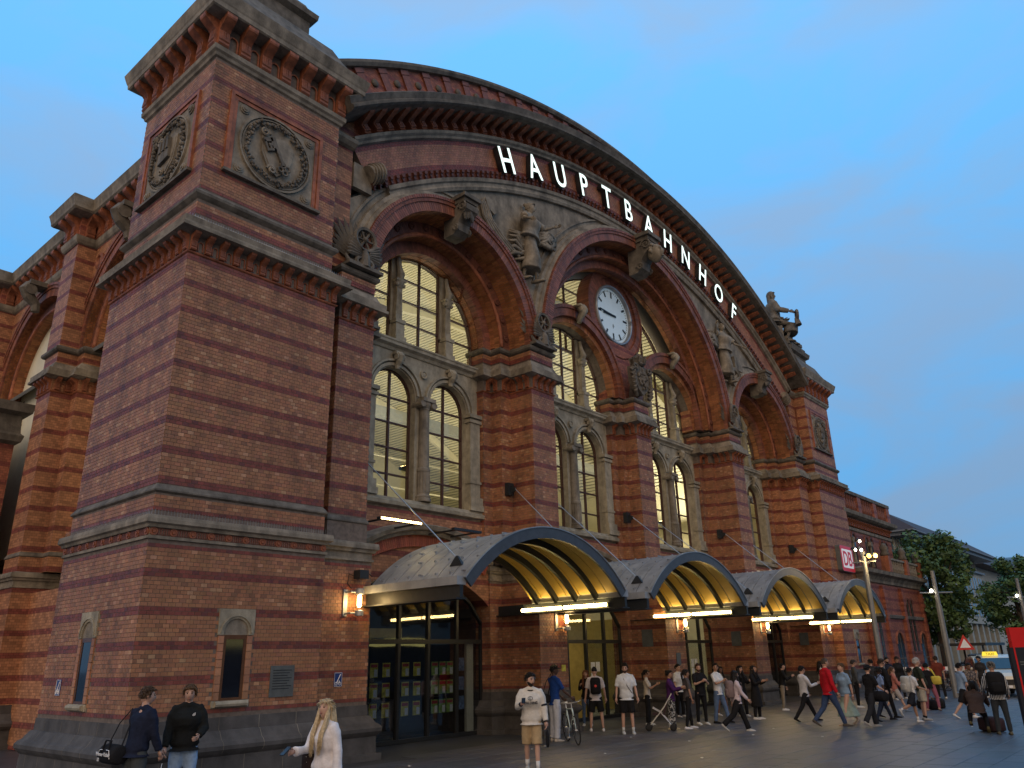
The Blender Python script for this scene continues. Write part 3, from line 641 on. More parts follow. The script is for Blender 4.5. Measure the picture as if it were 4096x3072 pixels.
def bay_window(c, parent, T, lower=True):
    wn = obj('tall_window', MB(T).mesh('tall_window', 'stone_light'), parent)
    arcs = lambda x0, r, z, n=14: [(x0 + r * math.cos(PI - PI * i / n), z + r * math.sin(PI - PI * i / n)) for i in range(n + 1)]
    b = MB(T)                                             # twin arched stone screen
    pts = [(c - 2.44, 6.42), (c - 2.44, 10.95), (c + 2.44, 10.95), (c + 2.44, 6.42)]
    for q in (1.12, -1.12): pts += [(c + q + HW, 6.42)] + list(reversed(arcs(c + q, HW, SP))) + [(c + q - HW, 6.42)]
    b.poly(pts, 2.14, 2.36)
    for q in (-1.12, 1.12):
        for r0, r1, dp in ((.86, .95, .06), (1.0, 1.06, .10)):
            b.arc(c + q, SP, [(r0, 2.14), (r0, 2.14 - dp), (r1, 2.14 - dp), (r1, 2.14)], 0 if q > 0 else .12, PI - .12 if q > 0 else PI, 20)
    b.lathe((c, 2.10, 10.45), [(.13, .04), (.13, -.03), (.1, -.03), (.08, 0), (.03, -.02), (.001, -.02)], 12, 'Y')
    b.build('stone_screen', 'stone_light', wn)
    b = MB(T); column(b, c, 2.06, 6.45, 9.62, .17); b.build('column', 'stone', wn)
    for s in (-1, 1):
        b = MB(T); x = c + s * 2.17
        b.box(x - .22, 1.98, 6.42, x + .22, 2.2, 9.45); b.box(x - .28, 1.93, 9.30, x + .28, 2.2, 9.40); b.box(x - .30, 1.90, 9.46, x + .30, 2.2, 9.58); b.box(x - .26, 1.95, 7.3, x + .26, 2.2, 7.38); b.box(x - .28, 1.9, 6.42, x + .28, 2.2, 6.85)
        b.box(x - .32, 1.86, 6.42, x + .32, 2.2, 6.6); b.build('pilaster', 'stone_light', wn)
    b = MB(T); b.sweep([(c - 2.44, 2.14), (c + 2.44, 2.14)], [(0, 6.05), (.08, 6.08), (.12, 6.16), (.28, 6.2), (.30, 6.30), (.22, 6.34), (.2, 6.42), (-.3, 6.43)]); b.build('sill', 'stone_light', wn)
    b = MB(T); b.sweep([(c - 2.44, 2.14), (c + 2.44, 2.14)], [(0, 10.9), (.05, 10.92), (.09, 11.0), (.2, 11.06), (.21, 11.14), (.24, 11.17), (.24, 11.22), (-.3, 11.26)]); b.build('transom_entablature', 'stone_light', wn)
    for q in (-1.12, 1.12): b = MB(T); scroll(b, c + q, 2.12, 10.30, .26, .56, .2); b.build('keystone', 'stone_light', wn)
    for q in (-1.12, 1.12):
        glaze(arcs(c + q, HW, SP) + [(c + q + HW, 6.43), (c + q - HW, 6.43)], [c + q], [7.19, 7.98, 8.75, 9.53], 2.42, T, wn)
    # lunette: three lights between two carved mullions
    R = 2.42; full = [(c + R * math.cos(PI * (1 - i / 28)), ZS + R * math.sin(PI * (1 - i / 28))) for i in range(29)] + [(c + R, 11.26), (c - R, 11.26)]
    for x0, x1, xs in ((c - R, c - 1.25, []), (c - .86, c + .86, [c]), (c + 1.25, c + R, [])):
        glaze(clip(full, x0, x1, 0, 99), xs, [12.12, 12.87, 13.62], 2.42, T, wn)
    for s in (-1, 1):
        b = MB(T); x = c + s * 1.055
        ht = ZS + math.sqrt(R * R - 1.055 ** 2)
        b.box(x - .2, 2.30, 11.24, x + .2, 2.5, ht + .05)
        b.box(x - .17, 2.05, 11.24, x + .17, 2.4, 11.9); b.box(x - .21, 2.0, 11.24, x + .21, 2.4, 11.4); b.box(x - .20, 2.02, 11.86, x + .20, 2.4, 11.98)
        b.loft([[(x - w_, 2.12 + e, z), (x + w_, 2.12 + e, z), (x + w_, 2.4, z), (x - w_, 2.4, z)] for w_, e, z in ((.13, 0, 11.98), (.10, 0, 13.0), (.12, 0, 13.1))])
        for k in (-1, 0, 1): b.box(x + k * .055 - .012, 2.105, 12.2, x + k * .055 + .012, 2.13, 12.95)
        b.box(x - .19, 2.04, 13.3, x + .19, 2.4, 13.38); b.lathe((x, 2.2, 13.08), [(.12, 0), (.17, .1), (.19, .24)], 10)
        b.tube([(x, 2.16, 13.35), (x, 2.08, 13.55), (x, 2.14, 13.75), (x, 2.2, 13.95), (x, 2.22, min(ht, 14.2))], [.11, .13, .09, .08, .06], 8)
        for k in (-1, 1): b.ball((x + k * .13, 2.1, 13.18), .07, .07, .07, 7, 5)
        b.build('carved_mullion', 'stone_light', wn)
    return wn
def bay_low(c, parent, T=None, glassy=True):               # wall over the niche with its curved string course
    b = MB(T); N_ = 20; h = 2.70
    seg = [(c - h + 2 * h * i / N_, 3.55 + .95 * math.sin(PI * i / N_) ** .8) for i in range(N_ + 1)]
    b.poly([(c - 2.76, 3.55), (c - 2.76, 6.1), (c + 2.76, 6.1), (c + 2.76, 3.55)] + list(reversed(seg)), 1.95, 2.5)
    o = b.build('bay_wall', 'brick_far', parent)
    r_ = 5.2; cz = 5.45 - r_; a = math.asin(2.6 / r_)
    b = MB(T); b.arc(c, cz, [(r_, 1.97), (r_, 1.72), (r_ + .1, 1.66), (r_ + .12, 1.55), (r_ + .24, 1.50), (r_ + .27, 1.55), (r_ + .34, 1.97)], PI / 2 - a, PI / 2 + a, 24); b.build('curved_string_course', 'stone', o)
    b = MB(T); b.vous(c, cz, r_ - .32, r_, 1.86, 1.97, PI / 2 - a, PI / 2 + a, 70, .14, cols=lambda: jit((.38, .10, .05), .15)); b.build('brick_arch', 'brick', o)
    return o
BAYS = [8.78, 16.375, L - 16.375, L - 8.78]
ARCH_R = (3.32, 2.83, 2.44, 2.3); ARCH_Y = (.5, 1.42, 1.85, 2.45)
for c in BAYS: bay_window(c, ST, None); bay_low(c, ST)
for c in (BAYS[0], BAYS[3]): archorders(c, ST, None, ARCH_R, ARCH_Y, 112, 15, 'side_arch')
AC = archorders(19.965, ST, None, (6.69, 6.2, 5.85, 5.7), (.5, 1.25, 1.55, 2.0), 230, 30, 'great_arch')
for c in BAYS[1:3]:                                        # the two smaller arches under the great arch
    b = MB(); b.vous(c, ZS, 2.66, 2.98, 1.55, 1.9, 0, PI, 96); b.vous(c, ZS, 2.44, 2.66, 1.72, 2.0, 0, PI, 96, cols=soffcol); b.vous(c, ZS, 2.98, 3.12, 1.5, 1.7, 0, PI, 180, .2)
    sa = b.build('inner_arch', 'brick', ST)
    b = MB(); b.arc(c, ZS, [(2.47, 1.74), (3.10, 1.74), (3.10, 2.5), (2.42, 2.5)], 0, PI, 40); b.build('arch_core', 'mortar', sa)
    b = MB(); scroll(b, c, 1.55, ZS + 2.4, .34, .75, .35); b.build('keystone', 'stone_light', sa, True)
# tympanum: lunette glazing, brick spandrel, ringed clock
R = 5.72; lun = [(19.965 + R * math.cos(PI * (1 - i / 40)), ZS + R * math.sin(PI * (1 - i / 40))) for i in range(41)]
tl_ = obj('lunette_window', MB().mesh('lunette_window', 'glass'), ST)
glaze([p for p in lun if p[1] > 13.5], [17.0, 19.965, 22.93], [15.2, 16.6], 2.62, None, tl_)
b = MB()
spn = [(19.965 - 1.7, 12.02)] + [(BAYS[1] + 3.05 * math.cos(t), ZS + 3.05 * math.sin(t)) for t in [i * .11 for i in range(3, 12)]]
spn = [(19.965 - 1.2, 12.0), (18.9, 13.72), (18.55, 14.25), (18.2, 14.75), (21.73, 14.75), (21.38, 14.25), (21.03, 13.72), (19.965 + 1.2, 12.0)]
b.poly(spn, 1.98, 2.5); b.build('clock_spandrel', 'brick_red', ST)
for c in (BAYS[1], BAYS[2]):
    s = -1 if c < 20 else 1; b = MB(); b.poly([(19.965 + s * 5.75, 12.02), (19.965 + s * 5.72, 13.0), (c + s * 2.55, 13.3), (c + s * 2.98, 12.02)], 1.9, 2.4); b.build('haunch_wall', 'brick_far', ST)
CK = (19.965, 2.34, 16.17)
b = MB(); b.vous(CK[0], CK[2], 1.70, 2.0, 2.02, 2.6, 0, 2 * PI, 120, .12, cols=ringcol); b.vous(CK[0], CK[2], 1.40, 1.70, 2.12, 2.6, 0, 2 * PI, 100, .12, cols=ringcol); b.vous(CK[0], CK[2], 2.0, 2.08, 1.98, 2.6, 0, 2 * PI, 200, .25)
ck = b.build('station_clock', 'brick', ST)
b = MB(); b.arc(CK[0], CK[2], [(1.27, 2.5), (1.27, 2.06), (1.33, 2.02), (1.39, 2.06), (1.39, 2.5)], 0, 2 * PI, 48); b.build('clock_bezel', 'zinc', ck, True)
b = MB(); b.lathe((CK[0], 2.20, CK[2]), [(1.29, .1), (1.29, 0), (.001, 0)], 48, 'Y'); b.build('clock_dial', 'clock_face', ck)
b = MB()
def radial(b, ang, r0, r1, wd, y):                        # ang clockwise from twelve
    s_, c_ = math.sin(ang), math.cos(ang); P = lambda r, w_: (CK[0] + r * s_ + w_ * c_, CK[2] + r * c_ - w_ * s_)
    b.poly([P(r0, -wd), P(r1, -wd), P(r1, wd), P(r0, wd)], y, y + .008)
for i in range(60):
    if i % 5: radial(b, i * PI / 30, 1.10, 1.17, .012, 2.185)
    else: radial(b, i * PI / 30, .88 if i % 15 else .84, 1.15, .048, 2.185)
b.build('hour_marks', 'black', ck)
b = MB(); radial(b, math.radians(268), -.25, .72, .055, 2.16); b.build('hour_hand', 'black', ck)
b = MB(); radial(b, math.radians(272), -.2, 1.02, .036, 2.14); b.build('minute_hand', 'black', ck)
b = MB(); b.tube([(CK[0] + x * .08, 2.185, CK[2] - .48 + z * .12) for x, z in ((0, -1), (1, 0), (0, 1), (-1, 0), (0, -1))], .01, 4); b.tube([(CK[0], 2.185, CK[2] - .54), (CK[0], 2.185, CK[2] - .42)], .012, 4); b.build('dial_emblem', 'black', ck)

# ------------------------------------------------------------------ gable over the arches
def arcpt(R, a): return (GC[0] + R * math.sin(a), GC[1] + R * math.cos(a))
A0 = math.asin((19.965 - 4.5) / 25.7)
gx = lambda R, x: math.asin((x - 19.965) / R)
Rb = 24.42
top = [arcpt(Rb, t) for t in [gx(Rb, 4.0) + (gx(Rb, L - 4.0) - gx(Rb, 4.0)) * i / 60 for i in range(61)]]
def half(c, r, n=30): return [(c + r * math.cos(PI * i / n), 12.0 + r * math.sin(PI * i / n)) for i in range(n + 1)]
outl = top + [(L - 4.0, 12.0)] + half(BAYS[3], 3.80) + half(19.965, 7.17, 48) + half(BAYS[0], 3.80) + [(4.0, 12.0)]
b = MB(); b.poly(outl, .86); gb = b.build('gable_wall', 'stone', ST)
def garc(b, prof, x0, x1, n=64):                          # profile (radius, y) along the gable curve
    rings = []
    a0, a1 = gx(25.7, x0), gx(25.7, x1)
    for i in range(n + 1):
        a = a0 + (a1 - a0) * i / n; rings.append([(GC[0] + R_ * math.sin(a), y_, GC[1] + R_ * math.cos(a)) for R_, y_ in prof])
    b.loft(rings, True, True, True)
XA, XB = 4.65, L - 4.65
b = MB(); garc(b, [(24.62, .72), (25.72, .72), (25.72, 1.6), (24.62, 1.6)], XA, XB); b.build('name_band_core', 'mortar', gb)
b = MB()
for k in range(14):                                       # curved brick courses of the name band
    r0 = 24.64 + k * .0765; dk_ = k < 3 or k > 11; n = 240
    a0, a1 = gx(25.7, XA), gx(25.7, XB)
    b.vous(GC[0], GC[1], r0, r0 + .068, .712, .74, PI / 2 - a1, PI / 2 - a0, n, .08, sh=(k % 2) * .5, cols=(lambda: jit((.22, .055, .04), .2)) if dk_ else (lambda: jit((.40, .18, .11), .18)))
b.build('name_band_bricks', 'brick', gb, kind='stuff')
b = MB(); garc(b, [(24.0, .86), (24.0, .74), (24.1, .70), (24.16, .74), (24.26, .74), (24.3, .68), (24.42, .66), (24.42, .86)], 5.2, L - 5.2); b.build('stone_archivolt', 'stone', gb)
b = MB(); garc(b, [(25.70, .72), (25.73, .60), (25.80, .58), (25.86, .50), (25.95, .48), (25.98, .74)], XA, XB); b.build('gable_necking', 'stone', gb)
b = MB(); garc(b, [(25.95, .76), (26.5, .76), (26.5, 1.6), (25.95, 1.6)], XA, XB); b.build('console_band', 'brick_red', gb)
b = MB(); garc(b, [(26.44, .80), (26.46, -.20), (26.50, -.30), (26.58, -.31), (26.62, -.25), (26.70, -.28), (26.80, -.32), (26.84, -.26), (26.95, .9), (26.9, 1.6), (26.5, 1.6)], XA - .3, XB + .3); b.build('gable_cornice', 'stone_dark', gb)
b = MB(); garc(b, [(26.8, .92), (28.2, .92), (28.2, 1.8), (26.8, 1.8)], 4.3, L - 4.3); at = b.build('attic', 'brick_red', gb)
b = MB(); garc(b, [(28.14, .9), (28.14, .78), (28.24, .72), (28.33, .72), (28.36, .9), (28.36, 2.0), (28.14, 2.0)], 4.0, L - 4.0); b.build('attic_coping', 'stone_dark', at)
b = MB(); garc(b, [(26.9, .93), (26.9, .80), (27.05, .80), (27.08, .93)], 4.3, L - 4.3); b.build('attic_base', 'stone_dark', at)
b = MB(); b.box(-.15, -.06, 0, .15, 0, 1.06); b.box(-.18, -.08, .9, .18, 0, 1.06); pilm = b.mesh('attic_pilaster', 'terracotta_dark')
b = MB(); b.lathe((0, 0, 0), [(.13, 0), (.13, -.05), (.08, -.07), (.001, -.09)], 10, 'Y'); knobm = b.mesh('attic_boss', 'stone_dark', True)
M = []; Mb = []; Mg = []; Md = []
for i in range(34):
    a = gx(26.9, 4.6) + (gx(26.9, L - 4.6) - gx(26.9, 4.6)) * i / 33; p = arcpt(27.06, a); M.append(T4(p[0], .92, p[1]) @ Matrix.Rotation(a, 4, 'Y'))
    if i < 33: a += (gx(26.9, L - 4.6) - gx(26.9, 4.6)) / 66; p = arcpt(27.65, a); Mb.append(T4(p[0], .92, p[1]))
copies('attic_pilaster', pilm, at, M); copies('attic_boss', knobm, at, Mb)
for i in range(62):
    a = gx(26, 5.0) + (gx(26, L - 5.0) - gx(26, 5.0)) * i / 61; p = arcpt(25.95, a); Mg.append(T4(p[0], .76, p[1]) @ Matrix.Rotation(a, 4, 'Y'))
copies('cornice_console', con_gab, gb, Mg)
b = MB(); b.box(-.06, -.16, 0, .06, 0, .10); b.box(-.045, -.10, -.10, .045, 0, 0.02); b.box(-.03, -.06, -.17, .03, 0, -.08); dentm = b.mesh('dentil', 'terracotta_dark')
nd = 118
for i in range(nd):
    a = gx(24.6, 5.35) + (gx(24.6, L - 5.35) - gx(24.6, 5.35)) * i / (nd - 1); p = arcpt(24.56, a); Md.append(T4(p[0], .74, p[1]) @ Matrix.Rotation(a, 4, 'Y'))
copies('dentil', dentm, gb, Md)
b = MB(); garc(b, [(24.44, .86), (24.44, .72), (24.68, .66), (24.70, .72), (24.70, .86)], 5.2, L - 5.2); b.build('dentil_band', 'terracotta_dark', gb)
for s, x in ((1, 4.65), (-1, L - 4.65)):                    # short level returns against the towers
    q = sorted((x, x - s * .95)); b = MB(); b.box(q[0], .72, 12.0, q[1], 1.6, 16.0); b.box(q[0], .74, 16.0, q[1], 1.6, 17.0)
    b.build('gable_shoulder', 'brick_far', gb)
    b = MB(); b.sweep([(q[0], .72), (q[1], .72)], [(.02, 15.80), (.12, 15.84), (.22, 15.94), (.24, 16.05), (0, 16.1)]); b.build('shoulder_moulding', 'stone', gb)
for c, r in ((BAYS[0], 3.84), (19.965, 7.21), (BAYS[3], 3.84)):   # stone hood mouldings
    b = MB(); b.arc(c, ZS, [(r, .87), (r, .56), (r + .1, .60), (r + .12, .68), (r + .24, .72), (r + .26, .87)], 0, PI, 48); b.build('hood_moulding', 'stone', gb)
    b = MB(); b.arc(c, ZS, [(r + .42, .87), (r + .42, .80), (r + .5, .80), (r + .5, .87)], .35, PI - .35, 48); b.build('panel_moulding', 'stone', gb)
# backing of the whole front, with the openings left free
holes = []
for c in BAYS:
    holes.append([(c - 2.43, 6.45), (c - 2.43, 10.9), (c + 2.43, 10.9), (c + 2.43, 6.45)])
    holes.append([(c - 2.69, -.1 + .11), (c - 2.69, 3.9), (c + 2.69, 3.9), (c + 2.69, .01)])
for c in (BAYS[0], BAYS[3]): holes.append([(c - 2.4, 11.3)] + [(c - 2.4 * math.cos(PI * i / 20), ZS + 2.4 * math.sin(PI * i / 20)) for i in range(21)] + [(c + 2.4, 11.3)])
holes.append([(19.965 - 5.7, 11.3)] + [(19.965 - 5.7 * math.cos(PI * i / 30), ZS + 5.7 * math.sin(PI * i / 30)) for i in range(31)] + [(19.965 + 5.7, 11.3)])
outer = [(3.0, -.1), (L - 3.0, -.1), (L - 3.0, 16.5)] + [arcpt(26.8, gx(26.8, L - 3.4) + (gx(26.8, 3.4) - gx(26.8, L - 3.4)) * i / 40) for i in range(41)] + [(3.0, 16.5)]
loops = [[Vector((p[0], p[1], 0)) for p in q] for q in [outer] + holes]
tri = tessellate_polygon(loops); flat = [p for q in loops for p in q]
b = MB(); b.add([(p.x, 2.52, p.y) for p in flat], [tuple(t) for t in tri]); b.build('inner_wall', 'hall_cream', ST)
# ------------------------------------------------------------------ people (and statues): one skinned-over body each, clothes as children
SKIN = {'fair': (.46, .28, .21), 'tan': (.34, .19, .12), 'brown': (.19, .10, .065), 'dark': (.07, .036, .025)}
for k, v in SKIN.items(): mat('skin_' + k, v, rough=.55, var=.08, scale=14, bump=.05)
mat('eye', (.02, .015, .012), rough=.2, var=0); mat('lip', (.30, .11, .09), rough=.5, var=.05)
CL = {}
def cloth(c, pat=None):
    key = (c, pat)
    if key not in CL:
        m = mat('cloth_%d' % len(CL), c, rough=.88, var=.16, scale=9, bump=.35, bscale=38, spec=.15); CL[key] = m
        if pat:                                           # second colour woven or printed in
            nt = m.node_tree; b = nt.nodes['Principled BSDF']; tc = nn(nt, 'ShaderNodeTexCoord')
            if pat[0] == 'spots': t = nn(nt, 'ShaderNodeTexVoronoi', i_Scale=pat[2]); th = .34
            elif pat[0] == 'stripes': t = nn(nt, 'ShaderNodeTexWave', i_Scale=pat[2], i_Distortion=.6, bands_direction='X'); th = .5
            else: t = nn(nt, 'ShaderNodeTexNoise', i_Scale=pat[2], i_Detail=3.); th = .5
            nt.links.new(tc.outputs['Object'], t.inputs['Vector'])
            s = nn(nt, 'ShaderNodeMath', operation='GREATER_THAN', i_1=th); nt.links.new(t.outputs[0], s.inputs[0])
            mx = nn(nt, 'ShaderNodeMix', data_type='RGBA'); mx.inputs['A'].default_value = (*pat[1], 1)
            nt.links.new(s.outputs[0], mx.inputs['Factor']); nt.links.new(b.inputs['Base Color'].links[0].from_socket, mx.inputs['B']); nt.links.new(mx.outputs['Result'], b.inputs['Base Color'])
    return CL[key]
HAIRM = {}
def hairmat(c):
    if c not in HAIRM:
        m = mat('hair_%d' % len(HAIRM), c, rough=.5, var=.35, scale=30, bump=.6, bscale=110, spec=.3); HAIRM[c] = m
    return HAIRM[c]
V = Vector
REM = []                                                  # (object, voxel, extra mesh, fold strength)
ftex = bpy.data.textures.new('folds', 'CLOUDS'); ftex.noise_scale = .085; ftex.noise_depth = 2
def ell(c, ax, ay, n=12): return [c + ax * math.cos(2 * PI * k / n) + ay * math.sin(2 * PI * k / n) for k in range(n)]
def dirv(f, a, s): return V((s * math.sin(a), math.sin(f) * math.cos(a), -math.cos(f) * math.cos(a)))
def seg(b, pts, rad, n=10): b.tube(pts, rad, n)
def joints(S):
    H = S['H']; D = math.radians; J = {}
    fem = S.get('sex') == 'f'; lean = D(S.get('lean', 0)); side = D(S.get('side', 0))
    hipz = S.get('hip', .525) * H
    J['hip'] = V((0, 0, hipz)); up = V((math.sin(side), math.sin(lean), math.cos(lean))).normalized(); J['up'] = up
    J['neck'] = J['hip'] + up * (.308 * H); J['chest'] = J['hip'] + up * (.20 * H)
    sw = (.095 if fem else .110) * H * S.get('wide', 1)
    tw = D(S.get('twist', 0)); rx = V((math.cos(tw), math.sin(tw), 0)); J['rx'] = rx; J['fy'] = V((-math.sin(tw), math.cos(tw), 0)); J['sw'] = sw
    low = 9
    for i, s in enumerate((-1, 1)):
        f, a, k = [D(x) for x in S['legs'][i]]
        h = J['hip'] + V((s * .05 * H, 0, -.01 * H)); kn = h + dirv(f, a, s) * .245 * H; an = kn + dirv(f - k, a * .5, s) * .235 * H
        J['leg', s] = (h, kn, an, f - k); low = min(low, an.z - (.045 + .06 * max(0, math.sin(k - f - .25))) * H)
    for i, s in enumerate((-1, 1)):
        f, a, e, inw = [D(x) for x in S['arms'][i]]
        sh = J['neck'] - up * .028 * H + rx * s * sw
        d1 = dirv(f, a, s); d1 = rx * d1.x + J['fy'] * d1.y + V((0, 0, d1.z)); el = sh + d1 * .17 * H
        d2 = dirv(f + e, a * .6, s); d2 = (rx * (d2.x - s * math.sin(inw)) + J['fy'] * d2.y * math.cos(inw * .6) + V((0, 0, d2.z))).normalized(); wr = el + d2 * .145 * H
        J['arm', s] = (sh, el, wr, d1, d2)
    J['low'] = low
    return J
def headgeo(b, c, S, yaw, tilt):
    H = S['H'] / 1.75 * 1.06; rx, ry, rz = .073 * H, .094 * H, .116 * H; n, m = 20, 14; Rm = Matrix.Rotation(yaw, 3, 'Z') @ Matrix.Rotation(-tilt, 3, 'X')
    def pt(x, y, z):
        w = 1.; 
        if z < 0: w = 1 - .34 * (-z) ** 1.6
        X, Y, Z = x * rx * w, y * ry * (1 if z > -.2 or y < 0 else 1 - .10 * (-z)), z * rz
        if z < -.35 and y < 0: Y *= 1 - .45 * (-z - .35)
        if y > 0:
            q = lambda cx_, cz_, sx, sz: math.exp(-((X / H - cx_) / sx) ** 2 - ((Z / H - cz_) / sz) ** 2)
            Y += H * (.022 * q(0, -.022, .013, .020) + .010 * q(0, .005, .009, .02) + .006 * q(0, -.095, .022, .014) - .009 * (q(.031, .014, .014, .011) + q(-.031, .014, .014, .011)) + .005 * q(0, .035, .05, .01) + .006 * q(0, -.060, .02, .008))
        return V((X, Y, Z))
    W = lambda p: c + Rm @ p
    rings = []
    for i in range(m + 1):
        t = -PI / 2 + PI * i / m; q = max(math.cos(t), .03)
        rings.append([W(pt(q * math.cos(2 * PI * k / n), q * math.sin(2 * PI * k / n), math.sin(t))) for k in range(n)])
    b.mi = 0; b.loft(rings)
    for s in (-1, 1):
        b.mi = 1; b.ball(W(V((s * .031, .083, .013)) * H), .014 * H, .009 * H, .0085 * H, 7, 5)
        b.mi = 3; b.tube([W(V((s * .014, .086, .032)) * H), W(V((s * .033, .086, .036)) * H), W(V((s * .048, .074, .030)) * H)], .0055 * H, 5)
        b.mi = 0; b.tube([W(V((s * .070, -.005, .022)) * H), W(V((s * .078, -.012, .008)) * H), W(V((s * .072, -.004, -.022)) * H)], [.012 * H, .017 * H, .009 * H], 6)
    b.mi = 2; b.tube([W(V((-.021, .080, -.062)) * H), W(V((0, .090, -.060)) * H), W(V((.021, .080, -.062)) * H)], [.004 * H, .008 * H, .004 * H], 6)
    b.mi = 0
    return W, pt, H
def handgeo(b, wr, d, s, S, inn, grip=.5):
    H = S['H'] / 1.75; d = d.normalized(); w_ = (inn - d * inn.dot(d)).normalized(); u_ = d.cross(w_) * s; pn = w_      # pn palm inward, u_ across the knuckles toward thumb
    b.tube([wr - d * .01, wr + d * .03 * H, wr + d * .085 * H], [.024 * H, .036 * H, .036 * H], 8, True, .5)
    ln = (.062, .075, .080, .070)
    for i in range(4):
        o = wr + d * .082 * H + u_ * (i - 1.5) * .0185 * H; l = ln[i] * H; g = grip * (1 + .08 * i)
        k1 = o + (d * math.cos(g * .7) + pn * math.sin(g * .7)) * l * .5; k2 = k1 + (d * math.cos(g * 1.7) + pn * math.sin(g * 1.7)) * l * .35; k3 = k2 + (d * math.cos(g * 2.3) + pn * math.sin(g * 2.3)) * l * .25
        b.tube([o, k1, k2, k3], [.0095 * H, .009 * H, .008 * H, .006 * H], 6)
    o = wr + d * .028 * H + u_ * .030 * H; k1 = o + (d * .75 + u_ * .55 + pn * .3).normalized() * .036 * H; k2 = k1 + (d * .9 + u_ * .1 + pn * .35).normalized() * .030 * H
    b.tube([wr + d * .01, o, k1, k2], [.012 * H, .0125 * H, .010 * H, .008 * H], 6)
def torso(b, J, S, g=1.0, zlo=-.02, zhi=.30, flare=0., hem=None):
    H = S['H']; up = J['up']; fem = S.get('sex') == 'f'; bl = S.get('belly', 0.)
    sec = [(-.03, .070, .055), (.0, .088 if not fem else .094, .062), (.05, .080 if not fem else .076, .056), (.10, .076 if not fem else .066, .052), (.16, .088 if not fem else .076, .062), (.21, .098 if not fem else .082, .064 if not fem else .070), (.255, .094 if not fem else .080, .052), (.285, .060, .042), (.305, .034, .034)]
    R = []
    pts = [q for q in sec if zlo <= q[0] <= zhi]
    if zlo < -.03: pts = [(zlo, pts[0][1] * (1 + flare), pts[0][2] * (1 + flare * 1.2))] + pts
    for z, a, d in pts:
        t = min(1, max(0, z / .25)); rx = V((1, 0, 0)).lerp(J['rx'], t).normalized(); fy = V((0, 0, 1)).cross(rx); gg = g if z < .27 else 1 + (g - 1) * .4
        c = J['hip'] + up * z * H + fy * (.012 * H if .12 < z < .25 else 0) + fy * bl * (.05 * H if .02 < z < .14 else .01)
        R.append(ell(c, rx * a * H * gg * S.get('wide', 1), fy * (d + bl * .03 * (.02 < z < .14)) * H * gg, 14))
    b.loft(R)
def make(name, b, m, parent, vox=.02, fold=0., extra=None, smooth=2, **pr):
    o = obj(name, b.mesh(name, m, True), parent, **pr); REM.append((o, vox, extra, fold, smooth)); return o
